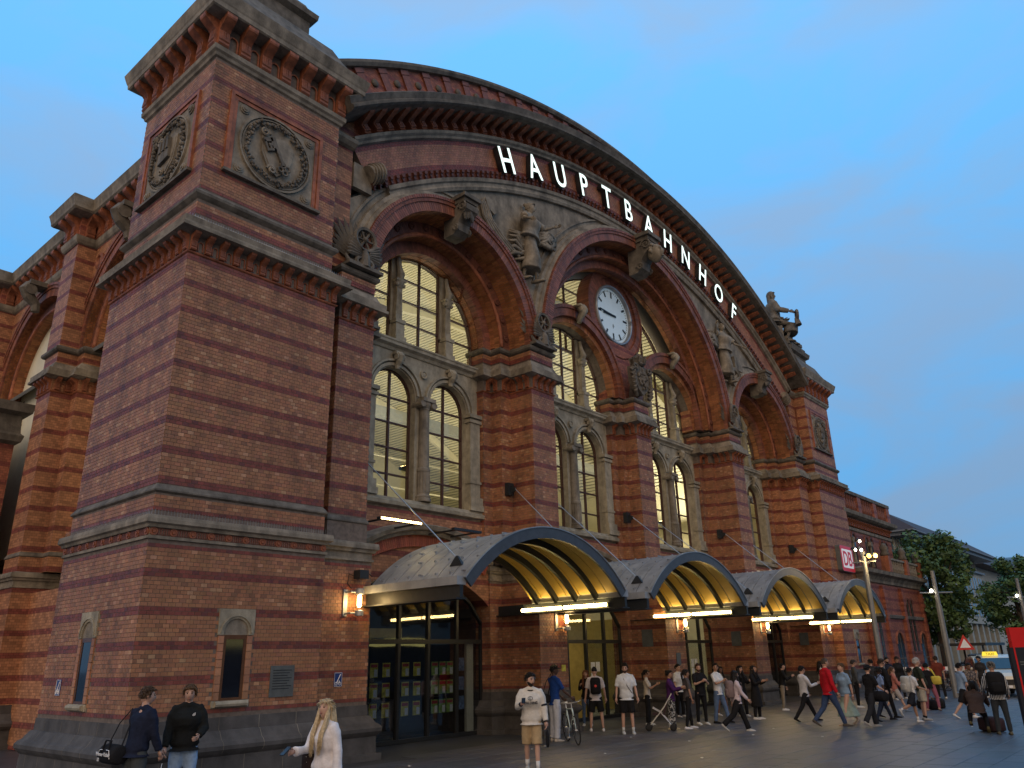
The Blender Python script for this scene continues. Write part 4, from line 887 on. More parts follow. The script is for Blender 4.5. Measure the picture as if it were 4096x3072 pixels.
def person(S):
    H = S['H']; J = joints(S); dz = -J['low']; h75 = H / 1.75
    for k in list(J):
        if k in ('hip', 'neck', 'chest'): J[k] = J[k] + V((0, 0, dz))
        elif isinstance(k, tuple): J[k] = tuple((q + V((0, 0, dz)) if i < 3 else q) for i, q in enumerate(J[k]))
    R = S.get('root')
    if R is None:
        R = empty('person', (S['x'], S['y'], 0), S['label'], 'person', S.get('group'), math.radians(S['face'] - 90))
    st = S.get('mat')                                     # statue: one material for everything
    vx = S.get('vox', .019)
    sk = [st] * 4 if st else ['skin_' + S.get('skin', 'fair'), 'eye', 'lip', hairmat(S.get('hair', ('short', (.03, .02, .015)))[1])]
    yaw = math.radians(S.get('look', 0)); tilt = math.radians(S.get('tilt', 0))
    up = J['up']; nk = J['neck']; hc = nk + up * .040 * H + V((0, .012 * H, .060 * H)) + V((0, math.sin(-tilt) * .0, 0))
    # body
    b = MB(); torso(b, J, S, .93)
    seg(b, [nk - up * .03 * H, nk + up * .03 * H, hc + V((0, -.012, -.03)) * h75], [.040 * H, .031 * H, .031 * H])
    for s in (-1, 1):
        sh, el, wr, d1, d2 = J['arm', s]; lh, kn, an, ang = J['leg', s]
        seg(b, [nk + up * .025 * H, nk.lerp(sh, .45) + up * .008 * H, sh], [.026 * H, .021 * H, .02 * H])
        seg(b, [nk - up * .05 * H, sh, sh + d1 * .05 * H, sh.lerp(el, .6), el, el.lerp(wr, .3), wr], [.035 * H, .030 * H, .028 * H, .024 * H, .020 * H, .022 * H, .014 * H])
        seg(b, [lh + V((0, 0, .02 * H)), lh.lerp(kn, .35), lh.lerp(kn, .8), kn, kn.lerp(an, .3) - V((0, .006, 0)), kn.lerp(an, .7), an], [.052 * H, .046 * H, .033 * H, .029 * H, .031 * H, .024 * H, .019 * H])
    x = MB(); Wf, pf, hh = headgeo(x, hc, S, yaw, tilt)
    for s in (-1, 1):
        sh, el, wr, d1, d2 = J['arm', s]
        inn = (J['rx'] * -s + V((0, .25, 0))).normalized() if abs(d2.x) < .8 else V((0, 0, 1)); g = S.get('grip', (.45, .45))[0 if s < 0 else 1]
        if S.get('hands', (1, 1))[0 if s < 0 else 1]: handgeo(x, wr, d2, s, S, inn, g)
        S.setdefault('_h', {})[s] = wr + d2 * .09 * H
    body = make('body', b, sk, R, vx * .9, 0, x.mesh('x', sk, True))
    # hair
    ht, hcol = S.get('hair', ('short', (.03, .02, .015))); hm = st or hairmat(hcol); rnd = random.Random(S.get('seed', 1))
    def skull(b, g, zmin, ymax=.55, lump=0., back=0.):
        n, m = 20, 10; rings = []
        for i in range(m + 1):
            t = PI / 2 - (PI / 2 - math.asin(zmin)) * i / m; q = max(math.cos(t), .03); ring = []
            for k in range(n):
                a = 2 * PI * k / n; X, Y, Z = q * math.cos(a), q * math.sin(a), math.sin(t)
                lim = .30 + .5 * max(0, -Y) ; Z2 = Z
                if Y > .12 and Z < .66: Z2 = max(Z, .60 + .10 * Y - 1.1 * max(0, .45 - Y))      # hairline over the brow
                l = 1 + lump * rnd.uniform(-1, 1)
                p = pf(X, Y, Z2); p = V((p.x * g * l, p.y * g * l - (back if Y < 0 else 0), p.z * (g if Z > 0 else 1) * l)); ring.append(Wf(p))
            rings.append(ring)
        b.loft(rings, True, True)
    if ht != 'none':
        b = MB()
        if ht in ('short', 'curly', 'buzz'): skull(b, {'short': 1.07, 'curly': 1.14, 'buzz': 1.035}[ht], -.25 if ht != 'curly' else -.1, lump=.07 if ht == 'curly' else .02)
        else:
            skull(b, 1.12, -.3)
            if ht == 'long':
                ll = S.get('hairlen', .42) * h75; rg = []
                for t, wv, th in ((.02, .08, .05), (-.08, .088, .05), (-.18, .095, .045), (-.28, .09, .035), (-ll, .06, .02)):
                    c = Wf(V((0, -.055, t)) * hh); c = V((c.x, c.y, hc.z + t * hh)); rg.append(ell(c, V((wv * hh, 0, 0)), V((0, th * hh, 0)), 12))
                b.loft(rg)
                for s in (-1, 1): b.tube([Wf(V((s * .055, .04, .07)) * hh), Wf(V((s * .08, .02, -.03)) * hh), hc + V((s * .085, .05, -.16)) * hh, hc + V((s * .08, .12, -.28)) * hh, hc + V((s * .07, .13, -ll)) * hh], [.018 * hh, .022 * hh, .026 * hh, .026 * hh, .012 * hh], 7)
            if ht == 'bun': b.ball(Wf(V((0, -.09, .085)) * hh), .045 * hh, .045 * hh, .042 * hh)
            if ht == 'tail': b.tube([Wf(V((0, -.09, .05)) * hh), Wf(V((0, -.14, .0)) * hh), Wf(V((0, -.13, -.14)) * hh), Wf(V((0, -.11, -.24)) * hh)], [.02, .035, .03, .01], 7)
        xt = MB(); nt_ = S.get('tufts', 130)
        for i in range(nt_):                              # loose locks over the scalp
            z = rnd.uniform(.0, .98) ** .8; a = rnd.uniform(0, 2 * PI); q = math.sqrt(max(0, 1 - z * z)); X, Y = q * math.cos(a), q * math.sin(a)
            if Y > .3 and z < .62: continue
            p = Wf(pf(X, Y, z) * 1.06); nrm = (p - hc).normalized(); dn = V((rnd.uniform(-.4, .4), rnd.uniform(-.6, .2), -1.0 if ht != 'short' else rnd.uniform(-.9, .2))); l = {'curly': .045, 'short': .038, 'buzz': .012}.get(ht, .07) * hh * rnd.uniform(.6, 1.3)
            t = (dn - nrm * dn.dot(nrm)).normalized(); k = .75 if ht in ('curly', 'short') else .06
            xt.tube([p - nrm * .012, p + (t * .5 + nrm * k) * l * .6, p + (t + nrm * k * (.6 if ht != 'curly' else -.1)) * l], [.012 * hh, .009 * hh, .002 * hh], 4)
        if ht == 'long':
            for i in range(nt_):
                sd_ = rnd.choice((-1, 1)); fr_ = rnd.random() < .4; x0 = sd_ * rnd.uniform(.05, .085); y0 = .03 if fr_ else rnd.uniform(-.09, .0); l2 = S.get('hairlen', .42) * rnd.uniform(.75, 1.12)
                xt.tube([Wf(V((x0, y0, .03)) * hh), hc + V((x0 * 1.2, y0 + (.05 if fr_ else -.02), -.15)) * hh, hc + V((x0 * 1.15 + rnd.uniform(-.02, .02), y0 + (.105 if fr_ else -.05), -.28)) * hh, hc + V((x0 + rnd.uniform(-.03, .03), y0 + (.12 if fr_ else -.05), -l2)) * hh], [.010 * hh, .011 * hh, .010 * hh, .002 * hh], 4)
        make('hair', b, hm, R, .011, .012 if ht == 'curly' else .004, xt.mesh('x', hm, True) if not st else None, smooth=1)
    if S.get('beard'):
        b = MB(); n = 17; rings = []
        for i in range(7):
            ring = []
            for k in range(n):
                a = PI * k / (n - 1); zs = -.60 + .42 * abs(math.cos(a)) ** 1.5; z = zs + (-.97 - zs) * i / 6; q = math.sqrt(max(.02, 1 - z * z)); p = pf(math.cos(a) * q, math.sin(a) * q, z)
                ring.append(Wf(V((p.x * (1.03 if i == 0 else 1.09), p.y * (1.01 if i == 0 else 1.06), p.z * (1.0 if i == 0 else 1.05)))))
            rings.append(ring)
        b.tube([Wf(V((x_ * .026, .094 - abs(x_) * .010, -.049 - abs(x_) * .006)) * hh) for x_ in (-1, -.5, 0, .5, 1)], [.004 * hh, .006 * hh, .006 * hh, .006 * hh, .004 * hh], 6)
        b.loft(rings, False, True, False); obj('beard', b.mesh('beard', hairmat(hcol), True), R)
    if S.get('hat'):
        hk, hcl = S['hat']; b = MB(); skull(b, 1.17, .02); make(hk, b, st or cloth(hcl), R, .013, 0, smooth=2)
        if hk == 'cap':
            bb = MB(); hy = math.radians(S.get('capyaw', 0)); P_ = lambda a, r, z: Wf(Matrix.Rotation(hy, 3, 'Z') @ (V((math.sin(a) * r * .8, math.cos(a) * r, z)) * hh))
            top_ = [P_(-1.1 + 2.2 * i / 8, .095, .062) for i in range(9)] + [P_(1.0 - 2.0 * i / 8, .165, .045) for i in range(9)]
            bb.add(top_ + [p - V((0, 0, .008)) for p in top_], [tuple(range(18)), tuple(range(35, 17, -1))] + [(i, (i + 1) % 18, 18 + (i + 1) % 18, 18 + i) for i in range(18)])
            bb.build('cap_peak', st or cloth(hcl), R)
    # clothes
    tt, tcol = S['top'][0], S['top'][1]; tm = st or cloth(tcol, S['top'][2] if len(S['top']) > 2 else None); lg = S.get('loose', 1.0)
    b = MB(); long_ = tt in ('long', 'hoodie', 'jacket', 'coat', 'blouse')
    torso(b, J, S, 1.14 * lg if tt == 'tee' else 1.22 * lg, -.055 if tt != 'crop' else .0, .29, .38)
    for s in (-1, 1):
        sh, el, wr, d1, d2 = J['arm', s]; k = (1.25 if tt == 'tee' else 1.45) * (1 + (lg - 1) * .8)
        seg(b, [nk + up * .008 * H, nk.lerp(sh, .5) + up * .004 * H, sh], [.040 * H, .034 * H, .031 * H])
        a0 = [nk - up * .045 * H, sh, sh + d1 * .05 * H, sh.lerp(el, .55)]; r0 = [.036 * H, .032 * H * min(k, 1.35), .029 * H * k, .026 * H * k]
        if long_: a0 += [el, el.lerp(wr, .5), wr - d2 * .005 * H]; r0 += [.024 * H * k, .022 * H * k, (.018 if tt != 'blouse' else .026) * H * k]
        else: a0 += [sh.lerp(el, .82)]; r0 += [.029 * H * k]
        seg(b, a0, r0)
    if tt == 'hoodie' or tt == 'jacket':
        b.tube([nk + V((math.cos(t) * .062, math.sin(t) * .062 - .012, .012)) * h75 for t in [2 * PI * i / 12 for i in range(13)]], .026 * h75, 7)
        if S.get('hood'): b.ball(nk + V((0, -.085, -.01)) * h75, .085 * h75, .05 * h75, .075 * h75)
    if tt == 'coat':
        rg = [ell(J['hip'] + up * z * H, V((a * H, 0, 0)), V((0, d * H, 0)), 14) for z, a, d in ((.06, .095, .075), (-.05, .115, .09), (-.18, .125, .105), (-.30, .13, .115))]; b.loft(rg)
    shirt = make({'tee': 'shirt', 'long': 'sweater', 'hoodie': 'hoodie', 'jacket': 'jacket', 'coat': 'coat', 'blouse': 'blouse', 'crop': 'top'}[tt], b, tm, R, vx * 1.05, .022 if long_ else .016)
    bt, bc_ = S['bottom'][0], S['bottom'][1]; bm_ = st or cloth(bc_, S['bottom'][2] if len(S['bottom']) > 2 else None)
    b = MB(); wl = {'trousers': 1.22, 'slim': 1.1, 'wide': 1.5, 'shorts': 1.42, 'skirt': 1}[bt]
    Rg = [ell(J['hip'] + up * z * H, V((a * H, 0, 0)), V((0, d * H, 0)), 14) for z, a, d in ((.045, .074, .052), (.0, .088, .062), (-.04, .09, .064))]
    if bt == 'skirt':
        sk_ = [(J['leg', s][1] + J['leg', s][2]) / 2 for s in (-1, 1)]; c2 = (sk_[0] + sk_[1]) / 2; wx = abs(sk_[0].x - sk_[1].x) / 2 + .07 * H; wy = abs(sk_[0].y - sk_[1].y) / 2 + .08 * H
        c1 = (J['leg', -1][1] + J['leg', 1][1]) / 2; Rg += [ell(c1.lerp(J['hip'], .5), V((.095 * H, 0, 0)), V((0, .085 * H, 0)), 14), ell(c1, V((.1 * H, 0, 0)), V((0, .5 * wy + .05 * H, 0)), 14), ell(c2 - V((0, 0, .03 * H)), V((wx, 0, 0)), V((0, wy, 0)), 14)]; b.loft(Rg)
    else:
        b.loft(Rg)
        for s in (-1, 1):
            lh, kn, an, ang = J['leg', s]
            p = [lh + V((0, 0, .03 * H)), lh.lerp(kn, .35), lh.lerp(kn, .85)]; r = [.054 * H, .048 * H * (1 + (wl - 1) * .7), .036 * H * wl]
            if bt == 'shorts': p[-1] = lh.lerp(kn, S.get('shortlen', .92)); r[-1] = .042 * H * wl
            else: p += [kn, kn.lerp(an, .5), an + V((0, -.004, -.012)) * h75]; r += [.033 * H * wl, .030 * H * wl, .026 * H * wl * (1.25 if bt == 'wide' else 1)]
            seg(b, p, r)
    make({'skirt': 'skirt', 'shorts': 'shorts'}.get(bt, 'trousers'), b, bm_, R, vx * 1.05, .016 if bt != 'skirt' else .03)
    # shoes
    scol = S.get('shoes', (.5, .5, .5))
    for s in (-1, 1):
        lh, kn, an, ang = J['leg', s]; rise = max(0, -ang - .25); c_, s_ = math.cos(rise), math.sin(rise)
        Y = lambda l, h, w_: an + V((w_, l * c_ + (h) * s_ * .0, h - max(0, l) * s_ + (-l * s_ if l < 0 else 0))) * h75
        b = MB(); rr = []
        for l, wd, hh2 in ((-.075, .026, .05), (-.05, .036, .075), (.0, .038, .085), (.06, .040, .06), (.12, .046, .045), (.165, .040, .035), (.195, .022, .02)):
            base = -.079
            rr.append([Y(l, base, -wd), Y(l, base, wd), Y(l, base + hh2 * .6, wd * 1.02), Y(l, base + hh2, wd * .6), Y(l, base + hh2, -wd * .6), Y(l, base + hh2 * .6, -wd * 1.02)])
        b.loft(rr); b.build('shoe', st or cloth(scol), R, True)
        if S.get('socks'):
            b = MB(); b.tube([an + V((0, 0, -.02)) * h75, an.lerp(kn, S['socks'][0])], [.036 * h75, .042 * h75], 10); b.build('sock', cloth(S['socks'][1]), R, True)
    S['_J'] = J; S['_R'] = R
    return R
def bake():
    for o, vx, ex, fold, sm in REM:
        m = o.modifiers.new('r', 'REMESH'); m.mode = 'VOXEL'; m.voxel_size = vx; m.use_smooth_shade = True
        if sm: m = o.modifiers.new('s', 'SMOOTH'); m.iterations = sm; m.factor = .5
        if fold:
            m = o.modifiers.new('d', 'DISPLACE'); m.texture = ftex; m.strength = fold; m.mid_level = .5; m.texture_coords = 'LOCAL'
    dg = bpy.context.evaluated_depsgraph_get(); dg.update()
    import bmesh
    done = []
    for o, vx, ex, fold, sm in REM: done.append(bpy.data.meshes.new_from_object(o.evaluated_get(dg)))
    for (o, vx, ex, fold, sm), me in zip(REM, done):
        o.modifiers.clear(); old = o.data
        if ex is not None:
            bm = bmesh.new(); bm.from_mesh(me); bm.from_mesh(ex); bm.to_mesh(me); bm.free()
            bpy.data.meshes.remove(ex)
        nm = old.name; o.data = me; bpy.data.meshes.remove(old); me.name = nm
    REM.clear()
def at_person(S, p):                                      # local point of a person to the world
    return S['_R'].matrix_basis @ V(p)
# ------------------------------------------------------------------ hall behind the windows
HALL = obj('hall_interior', MB().mesh('hall_interior', 'hall_cream'), ST)
b = MB(); b.box(3.0, 2.53, -.01, L - 3.0, 30, .02); b.build('hall_floor', 'hall_grey', HALL)
b = MB(); b.poly([(3, 0), (L - 3, 0)] + [(19.965 + 24.9 * math.sin(t), -5.6 + 24.9 * math.cos(t)) for t in [.74 - 1.48 * i / 30 for i in range(31)]], 30, 30.3); b.box(2.7, 2.6, 0, 3.0, 30, 17.4); b.box(L - 3.0, 2.6, 0, L - 2.7, 30, 17.4); b.build('hall_wall', 'hall_cream', HALL)
b = MB()
for z, d in ((12.2, .3), (12.5, .5), (11.2, .2)): b.box(3.0, 30 - d - .3, z, L - 3, 30, z + .25)
for i in range(40): b.box(3.2 + i * .85, 29.2, 11.5, 3.5 + i * .85, 30, 12.2)
for c in (8.8, 16.4, 23.6, 31.1):
    b.arc(c, 7.5, [(2.3, 29.95), (2.3, 29.6), (2.7, 29.5), (2.9, 29.95)], 0, PI, 24)
    for s in (-1, 1): b.box(c + s * 3.3 - .25, 29.5, 0, c + s * 3.3 + .25, 30, 11.2); b.box(c + s * 2.6 - .3, 29.6, 0, c + s * 2.6 + .3, 30, 7.5)
b.build('hall_cornice', 'hall_cream', HALL)
b = MB()                                                  # slatted vault
CR = 24.6; CZ = -5.6
for i in range(150):
    a = -.76 + 1.52 * i / 149; c_, s_ = math.cos(a), math.sin(a); x, z = 19.965 + CR * s_, CZ + CR * c_
    u, v = (c_ * .085, -s_ * .085), (s_ * .05, c_ * .05)
    b.loft([[(x - u[0], y_, z - u[1]), (x + u[0], y_, z + u[1]), (x + u[0] + v[0], y_, z + u[1] + v[1]), (x - u[0] + v[0], y_, z - u[1] + v[1])] for y_ in (2.55, 30)])
b.build('ceiling_slat', 'hall_cream', HALL, kind='stuff')
b = MB(); b.arc(19.965, CZ, [(CR + .25, 2.55), (CR + .35, 2.55), (CR + .35, 30.2), (CR + .25, 30.2)], PI / 2 - .79, PI / 2 + .79, 40); b.build('ceiling_vault', 'hall_grey', HALL)
for j, y_ in enumerate((6.5, 12, 18, 24)):
    b = MB(); b.arc(19.965, CZ, [(CR - .45, y_ - .12), (CR - .05, y_ - .2), (CR - .05, y_ + .2), (CR - .45, y_ + .12)], PI / 2 - .76, PI / 2 + .76, 40); b.build('roof_rib', 'hall_cream', HALL)
    b = MB(); b.box(3.0, y_ - .2, 12.6, L - 3, y_ + .2, 13.1) if j == 1 else b.tube([(3.0, y_, 12.8), (L - 3, y_, 12.8)], .06, 6); b.build('tie_beam', 'hall_grey' if j == 1 else 'hall_cream', HALL)
# flood lamps of the hall
for i, (x, y_) in enumerate(((7.5, 9), (14.5, 9), (22, 9), (29, 9), (35, 9), (11, 20), (20, 20), (29, 20))):
    t = obj('hall_floodlight', None, HALL, (x, y_, 9.5)); b = MB()
    b.box(-.45, -.3, .0, .45, .3, .12); b.build('lamp_housing', 'dark_metal', t)
    b = MB()
    for k in range(8): q = ((k % 4) * .22 - .33, (k // 4) * .26 - .13); b.box(q[0] - .08, q[1] - .08, .12, q[0] + .08, q[1] + .08, .14)
    b.build('lamp_lens', 'lamp_glow', t)
    ld = bpy.data.lights.new('hall_flood', 'AREA'); ld.energy = 250; ld.color = (1., .90, .66); ld.size = 1.6; ld.shape = 'DISK'
    lo = bpy.data.objects.new('flood_beam', ld); COL.objects.link(lo); lo.parent = t; lo.location = (0, 0, .3); lo.rotation_euler = (PI, 0, 0)
    ld2 = bpy.data.lights.new('hall_down', 'AREA'); ld2.energy = 90; ld2.color = (1., .82, .5); ld2.size = 1.2; ld2.shape = 'DISK'
    lo2 = bpy.data.objects.new('down_beam', ld2); COL.objects.link(lo2); lo2.parent = t; lo2.location = (0, 0, -.1)

# ------------------------------------------------------------------ shop front and entrances in the four niches
mat('shop_frame', (.018, .020, .022), rough=.4, var=.1)
mat('poster_yellow', (.55, .50, .06), rough=.5, var=.5, scale=9); mat('poster_green', (.22, .36, .08), rough=.5, var=.5, scale=11); mat('poster_red', (.36, .05, .05), rough=.5, var=.3); mat('poster_blue', (.12, .20, .34), rough=.5, var=.6, scale=14); mat('paper', (.62, .64, .64), rough=.7, var=.15, scale=20)
mat('shop_yellow', (.46, .37, .13), rough=.5, var=.15)
def front(c, kind):
    hw = 2.70; F = obj('entrance_front', MB().mesh('entrance_front', 'shop_frame'), ST)
    xs = [c - hw, c - 1.70, c - .60, c + .50, c + 1.64, c + hw]
    tp = lambda x: 3.95 - max(0, abs(x - c) - 1.9) * 1.15
    b = MB()
    for i, x in enumerate(xs): b.box(x - .045, 2.24, .0, x + .045, 2.36, tp(x))
    for z in (.0, 2.50): b.box(c - hw, 2.23, z, c + hw, 2.37, z + (.12 if z else .10))
    for i in range(5):
        p, q = xs[i], xs[i + 1]; b.loft([[(x, 2.24, tp(x)), (x, 2.36, tp(x)), (x, 2.36, tp(x) + .1), (x, 2.24, tp(x) + .1)] for x in (p, (p + q) / 2, q)])
    b.build('frame', 'shop_frame', F)
    for i in range(5):
        p, q = xs[i] + .045, xs[i + 1] - .045
        if not (kind == 'door' and i in (1, 2)):
            b = MB(); b.box(p, 2.30, .1, q, 2.31, 2.50); b.build('pane', 'shop_glass', F)
        b = MB(); b.poly([(p, 2.62), (p, tp(p)), ((p + q) / 2, tp((p + q) / 2)), (q, tp(q)), (q, 2.62)], 2.30); b.build('pane', 'shop_glass', F)
    if kind == 'door':                                     # sliding leaves pushed aside
        for x in (xs[1] + .02,):
            b = MB(); b.box(x, 2.40, .03, x + .06, 2.46, 2.48); b.box(x + .49, 2.40, .03, x + .55, 2.46, 2.48); b.box(x + .06, 2.40, .03, x + .49, 2.46, .12); b.box(x + .06, 2.40, 2.40, x + .49, 2.46, 2.48); b.build('door_leaf', 'shop_frame', F)
            b = MB(); b.box(x + .06, 2.425, .12, x + .49, 2.435, 2.4); b.build('door_glass', 'shop_glass', F)
        b = MB(); b.box(c - 1.85, 2.5, 0, c - 1.75, 6.6, 3.5); b.box(c + .75, 2.5, 0, c + .85, 6.6, 3.5); b.build('vestibule_wall', 'shop_yellow', F)
        for k, (dx, z) in enumerate(((.75, 1.55), (1.05, 1.55), (.75, 1.2))): b = MB(); b.box(c + dx, 2.285, z, c + dx + .24, 2.292, z + .32); b.build('notice', 'paper', F)
    else:
        b = MB(); b.box(c - hw, 3.6, 0, c + hw, 3.65, 4.0); b.box(c - hw, 2.5, 0, c - hw + .05, 3.6, 4); b.box(c + hw - .05, 2.5, 0, c + hw, 3.6, 4); b.box(c - hw, 2.5, 4.0, c + hw, 3.65, 4.05); b.box(c - hw, 2.5, .0, c + hw, 3.6, .03)
        b.build('shop_box', 'shop_dark' if kind == 'shop' else 'shop_dark', F)
        if kind == 'shop':
            for i in range(4):
                for k in range(3):
                    for j in range(3 if i == 3 else 2):
                        if i == 4: continue
                        x = xs[i] + .18 + j * (.30 if i == 3 else .42); z = 1.66 - k * .50
                        b = MB(); b.box(x, 2.325, z, x + .26, 2.33, z + .36); ps = b.build('window_poster', 'poster_green' if i >= 3 else 'poster_yellow', F)
                        b = MB(); b.box(x + .02, 2.318, z + .25, x + .24, 2.322, z + .33); b.build('poster_heading', 'poster_red', ps)
                        b = MB(); b.box(x + .13, 2.318, z + .02, x + .24, 2.322, z + .2); b.build('poster_figure', 'paper', ps)
            for k in range(3): b = MB(); z = 1.75 - k * .52; b.box(xs[4] + .14, 2.325, z, xs[4] + .36, 2.33, z + .36); b.build('window_poster', 'poster_blue', F)
            b = MB(); b.box(xs[4] + .5, 2.36, 0.1, xs[4] + .78, 2.45, 2.5); b.build('blind', 'hall_cream', F)
            b = MB(); b.box(xs[1] - .7, 3.3, 2.7, xs[3] - .1, 3.4, 2.95); b.build('shop_fascia', 'shop_yellow', F)
    return F
front(BAYS[0], 'shop'); front(BAYS[1], 'door'); front(BAYS[2], 'door'); front(BAYS[3], 'dark')
for c in BAYS[1:3]:
    ld = bpy.data.lights.new('vestibule_lamp', 'AREA'); ld.energy = 6; ld.color = (1, .78, .38); ld.size = 1.0
    lo = bpy.data.objects.new('vestibule_lamp', ld); COL.objects.link(lo); lo.parent = ST; lo.location = (c - .5, 4.4, 3.4)
    b = MB(); b.box(c - 1.8, 6.6, 0, c + .8, 6.7, 3.5); b.build('vestibule_back', 'shop_yellow', ST)
def plate(name, x0, z0, x1, z1, y, m, parent, T=None): b = MB(T); b.box(x0, y - .02, z0, x1, y, z1); return b.build(name, m, parent)
mat('plate_grey', (.10, .11, .11), rough=.4, var=.2)
for c, s in ((BAYS[0], 1), (BAYS[1], 1), (BAYS[2], 1), (BAYS[3], 1)):          # grey glass plates on the jamb faces
    b = MB(); x = c + 3.33 - .02 if c in (BAYS[0], ) else (19.28 if c == BAYS[1] else c + 2.99)
    b.box(x - .02 if c != BAYS[1] else 19.27, 1.0, 2.35, x if c != BAYS[1] else 19.295, 1.45, 2.95); b.build('name_plate', 'plate_grey', ST)

# ------------------------------------------------------------------ barrel canopies
CW = 3.1; CRr = 4.19; CCZ = 5.08 - CRr; CA = math.asin(CW / CRr)
mat('canopy_zinc', (.30, .32, .34), rough=.5, var=.2, scale=2.2, metal=.25, dirt=.22, bump=.1, bscale=8)
WORDS = ['leftmost', 'second', 'third', 'fourth']
def canopy(c, k):
    lab = ['largest in view, wide barrel canopy over the dark shop front', 'grey barrel canopy over the doors beside the white shirted crowd', 'third barrel canopy along the front, between two others', 'smallest in view, barrel canopy at the far end below the red sign'][k]
    E = empty('barrel_canopy', (c, 0, 0), lab, 'canopy', 'arched canopies over the station doors')
    a0, a1 = PI / 2 - CA, PI / 2 + CA; ys = [-2.72 + i * .46 for i in range(8)]
    for i in range(7):
        b = MB(); b.arc(0, CCZ, [(CRr - .05, ys[i] + .012), (CRr, ys[i] + .012), (CRr, ys[i + 1] - .012), (CRr - .05, ys[i + 1] - .012)], a0, a1, 28); pn = b.build('roof_panel', 'canopy_zinc', E)
        b = MB(); b.arc(0, CCZ, [(CRr - .09, ys[i] + .02), (CRr - .055, ys[i] + .02), (CRr - .055, ys[i + 1] - .02), (CRr - .09, ys[i + 1] - .02)], a0 + .02, a1 - .02, 28); b.build('lining', 'tubelit_lining', pn)
        b = MB()
        for j in range(13):
            a = a0 + .06 + (a1 - a0 - .12) * j / 12
            for q in ((-.02, .02) if (i + j) % 3 else (-.10, -.05, 0, .05, .10)): b.box(CRr * math.cos(a) + q - .014, ys[i] + .1, CCZ + CRr * math.sin(a) - .01, CRr * math.cos(a) + q + .014, ys[i] + .125, CCZ + CRr * math.sin(a) + .028)
        b.build('snow_clip', 'steel', pn, kind='stuff')
    for y_ in (-1.95, -1.25, -.55, .15):
        b = MB(); b.arc(0, CCZ, [(CRr - .28, y_ - .05), (CRr - .28, y_ + .05), (CRr - .25, y_ + .05), (CRr - .25, y_ + .015), (CRr - .09, y_ + .015), (CRr - .09, y_ - .015), (CRr - .25, y_ - .015), (CRr - .25, y_ - .05)], a0, a1, 28); b.build('rib', 'dark_metal', E)
    b = MB(); b.arc(0, CCZ, [(CRr - .24, -2.80), (CRr + .02, -2.80), (CRr + .03, -2.72), (CRr - .24, -2.74)], a0, a1, 32); b.build('front_rim', 'rim_metal', E)
    b = MB(); b.arc(0, CCZ, [(CRr + .02, -2.82), (CRr + .045, -2.82), (CRr + .045, -2.70), (CRr + .02, -2.70)], a0, a1, 32); b.build('rim_edge', 'zinc', E)
    for s in (-1, 1):
        x = s * (CW + .08)
        b = MB(); b.box(x - .14, -2.74, 3.58, x + .14, .48, 3.76); b.build('gutter', 'canopy_zinc', E)
        b = MB(); b.box(x - .05, -2.74, 3.30, x + .05, 1.9, 3.575); b.box(x - .16, -2.74, 3.28, x + .16, 1.9, 3.31); b.build('edge_beam', 'dark_metal', E)
        b = MB(); q = s * (CW - .38); zz = CCZ + math.sqrt(CRr ** 2 - q ** 2); b.loft([[(q - .05, -2.35, zz - .02), (q + .05, -2.35, zz - .02), (q + .05, -1.95, zz - .02), (q - .05, -1.95, zz - .02)], [(q - .02, -2.18, zz + .2), (q + .02, -2.18, zz + .2), (q + .02, -2.12, zz + .2), (q - .02, -2.12, zz + .2)]]); b.build('anchor_plate', 'dark_metal', E)
        # stay cable up to a bracket on the pier
        far = [(5.62, 1.2, 7.15), (11.84, 1.25, 7.15), (13.62, 1.25, 7.15), (19.05, 1.5, 7.1), (20.88, 1.5, 7.1), (26.31, 1.25, 7.15), (28.09, 1.25, 7.15), (34.31, 1.2, 7.15)][2 * k + (s > 0)]
        b = MB(); b.tube([(q, -2.15, zz + .14), (far[0] - c, far[1] - .15, far[2])], .016, 6); b.build('stay_cable', 'steel', E)
        b = MB(); b.box(far[0] - c - .13, far[1] + .0, far[2] - .2, far[0] - c + .13, far[1] + .17, far[2] + .2); b.loft([[(far[0] - c - .03, far[1], far[2] - .18), (far[0] - c + .03, far[1], far[2] - .18), (far[0] - c + .03, far[1], far[2] + .1), (far[0] - c - .03, far[1], far[2] + .1)], [(far[0] - c - .03, far[1] - .18, far[2] - .06), (far[0] - c + .03, far[1] - .18, far[2] - .06), (far[0] - c + .03, far[1] - .18, far[2] + .03), (far[0] - c - .03, far[1] - .18, far[2] + .03)]]); b.build('cable_bracket', 'dark_metal', E)
    for y0, y1 in ((-2.2, -.72), (-.62, .86)):
        b = MB(); b.tube([(CW - .06, y0, 3.40), (CW - .06, y1, 3.40)], .045, 8); b.build('light_tube', 'tube_glow', E)
    b = MB()
    for y_ in (-2.22, -.67, .88): b.box(CW - .06, y_ - .03, 3.34, CW + .06, y_ + .03, 3.46)
    b.build('tube_holder', 'dark_metal', E)
    return E
CANC = [8.72, 16.22, 23.62, 31.2]
for k, c in enumerate(CANC): canopy(c, k)
# light bars over the first canopy
for i, (x0, x1, lit) in enumerate(((5.95, 7.4, True), (8.6, 9.7, False))):
    E = empty('light_bar', (x0, .6, 5.45), 'lit light bar over the first canopy beside the tower' if lit else 'dark unlit light bar above the first canopy', 'lamp')
    b = MB(); b.box(0, -.05, 0, x1 - x0, .07, .07); b.box(.1, .07, .0, .16, 1.3, .04); b.box(x1 - x0 - .16, .07, 0, x1 - x0 - .1, 1.3, .04); b.build('housing', 'dark_metal', E)
    if lit:
        for j in range(16): b = MB(); b.box(.05 + j * .087, -.056, .01, .11 + j * .087, -.05, .06); b.build('lens', 'tube_glow', E)

